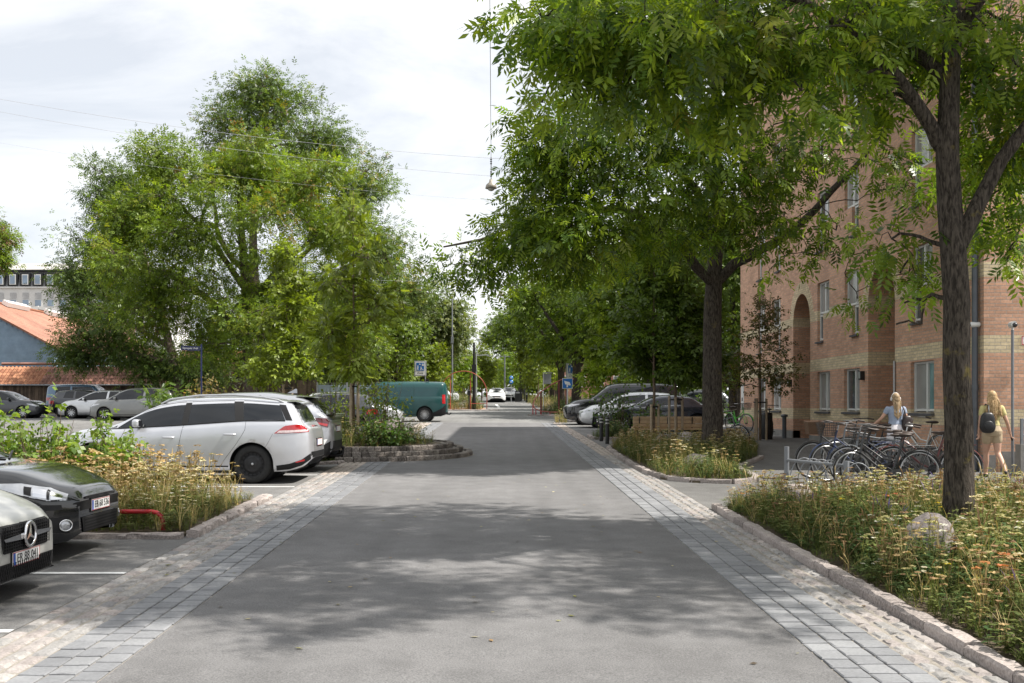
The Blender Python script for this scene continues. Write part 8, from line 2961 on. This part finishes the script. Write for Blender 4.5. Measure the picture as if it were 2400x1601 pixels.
t = thing('round_signs', 'two round blue traffic signs stacked on a post beyond the white car', 'sign', (p.x, 100, gz(100)))
g_ = p.z - gz(100)
MB().tube([(0, 0.03, 0), (0, 0.03, g_ + 0.4)], 0.03, 8).build('post', STEEL, t)
for z_ in (g_ + 0.12, g_ - 0.26):
    MB().lathe([(0.0, -0.012), (0.20, -0.012), (0.20, 0.012), (0.0, 0.012)], (0, 0, z_), 'Y', 20).build('disc', SIGNBLUE, t)
    MB().box((0, -0.016, z_), (0.17, 0.006, 0.09)).build('symbol', WHITE, t)
p = at(1283, 888, 78)
t = thing('back_sign', 'grey sign seen from behind on a thin pole left of the camera sign', 'sign', (p.x, 78, gz(78)))
g_ = p.z - gz(78)
MB().tube([(-0.30, 0, 0), (-0.30, 0, g_ + 0.45)], 0.03, 8).build('post', STEEL, t)
MB().box((0, 0.03, g_), (0.55, 0.02, 0.75)).build('panel', mat('sign_back_grey', (0.20, 0.21, 0.21), 0.5), t)
MB().box((0, -0.0, g_ + 0.44), (0.7, 0.05, 0.05)).build('bracket', STEEL, t)
# litter bin and pipe by the brick wall
t = thing('litter_bin', 'slim black litter bin beside the stakes before the brick wall', 'bin', (8.82, 34.6, gz(34.6)))
MB().lathe([(0.0, 0.0), (0.17, 0.0), (0.18, 0.03), (0.18, 0.80), (0.165, 0.86), (0.0, 0.88)], n=22).build('drum', BLACKM, t)
MB().box((0, -0.165, 0.70), (0.2, 0.05, 0.10)).build('opening', GAP, t)
t = thing('vent_pipe', 'short dark vent pipe rising from the pavement at the brick niche', 'pipe', (9.55, 35.2, gz(35.2)))
MB().tube([(0, 0, 0), (0, 0, 0.72)], 0.07, 12).build('pipe', PIPE, t)
MB().lathe([(0.0, 0.80), (0.11, 0.78), (0.11, 0.70), (0.07, 0.70)], n=16).build('cap', PIPE, t)

# overhead wires and hanging street lamps
WIRE = mat('wire', (0.45, 0.45, 0.46), 0.6)
LAMPG = mat('lamp_enamel', (0.30, 0.27, 0.22), 0.45, var=0.2, scale=20)


def catenary(a, b_, sag, r_, n=24):
    a, b_ = Vector(a), Vector(b_)
    return [a.lerp(b_, u) - Vector((0, 0, sag * 4 * u * (1 - u))) for u in np.linspace(0, 1, n)]


def hang_lamp(label, px, py, y):
    p_ = at(px, py, y)
    t_ = thing('hanging_lamp', label, 'street lamp', p_, 0, 'hanging street lamps')
    MB().lathe([(0.0, 0.20), (0.05, 0.20), (0.06, 0.12), (0.15, 0.04), (0.17, -0.06), (0.155, -0.065), (0.0, -0.02)], n=20).build('shade', LAMPG, t_)
    MB().ball((0, 0, -0.07), (0.10, 0.10, 0.07), 14, 8).build('bulb_glass', mat('lamp_glass', (0.45, 0.44, 0.40), 0.2), t_)
    s_ = MB()
    s_.tube([(0, 0, 0.2), (0, 0, 0.85)], 0.012, 6)
    for z_ in (0.30, 0.36, 0.42, 0.66, 0.72, 0.78):
        s_.ball((0, 0, z_), (0.032, 0.032, 0.022), 10, 6)
    s_.build('insulators', BLACKM, t_)
    return p_


L1 = hang_lamp('nearer street lamp hanging on wires over the middle of the road', 1151, 437, 31)
L2 = hang_lamp('farther small street lamp hanging between the trees over the road', 1174, 690, 62)


def wire(label, pts, r_=0.006):
    o = MB().tube(pts, r_, 5, caps=False).build('overhead_wire', WIRE)
    tag(o, label, 'wire', 'overhead wires')


k1 = L1 + Vector((0, 0, 0.82))
wire('long wire running overhead along the street to the nearer hanging lamp', catenary((L1.x + 0.06, -3, L1.z + 1.3), k1, 0.10, 1), 0.007)
wire('upper cross wire from the left to the hanging lamp', catenary(at(-250, 185, 31), k1, 0.30, 1), 0.0045)
wire('lower cross wire from the left passing under the lamp insulators', catenary(at(-250, 212, 31), L1 + Vector((0, 0, 0.30)), 0.30, 1), 0.004)
wire('third thin wire low over the car park on the left', catenary(at(-250, 290, 40), at(1150, 470, 40), 0.35, 1), 0.003)
wire('cross wire from the hanging lamp to the brick building', catenary(k1, (9.88, 31, 10.2), 0.35, 1), 0.006)
k2 = L2 + Vector((0, 0, 0.82))
wire('cross wire carrying the farther lamp between the trees', catenary((-14, 62, 9.6), k2, 0.25, 1), 0.008)
wire('wire from the farther lamp to the right', catenary(k2, (13, 62, 10), 0.25, 1), 0.008)
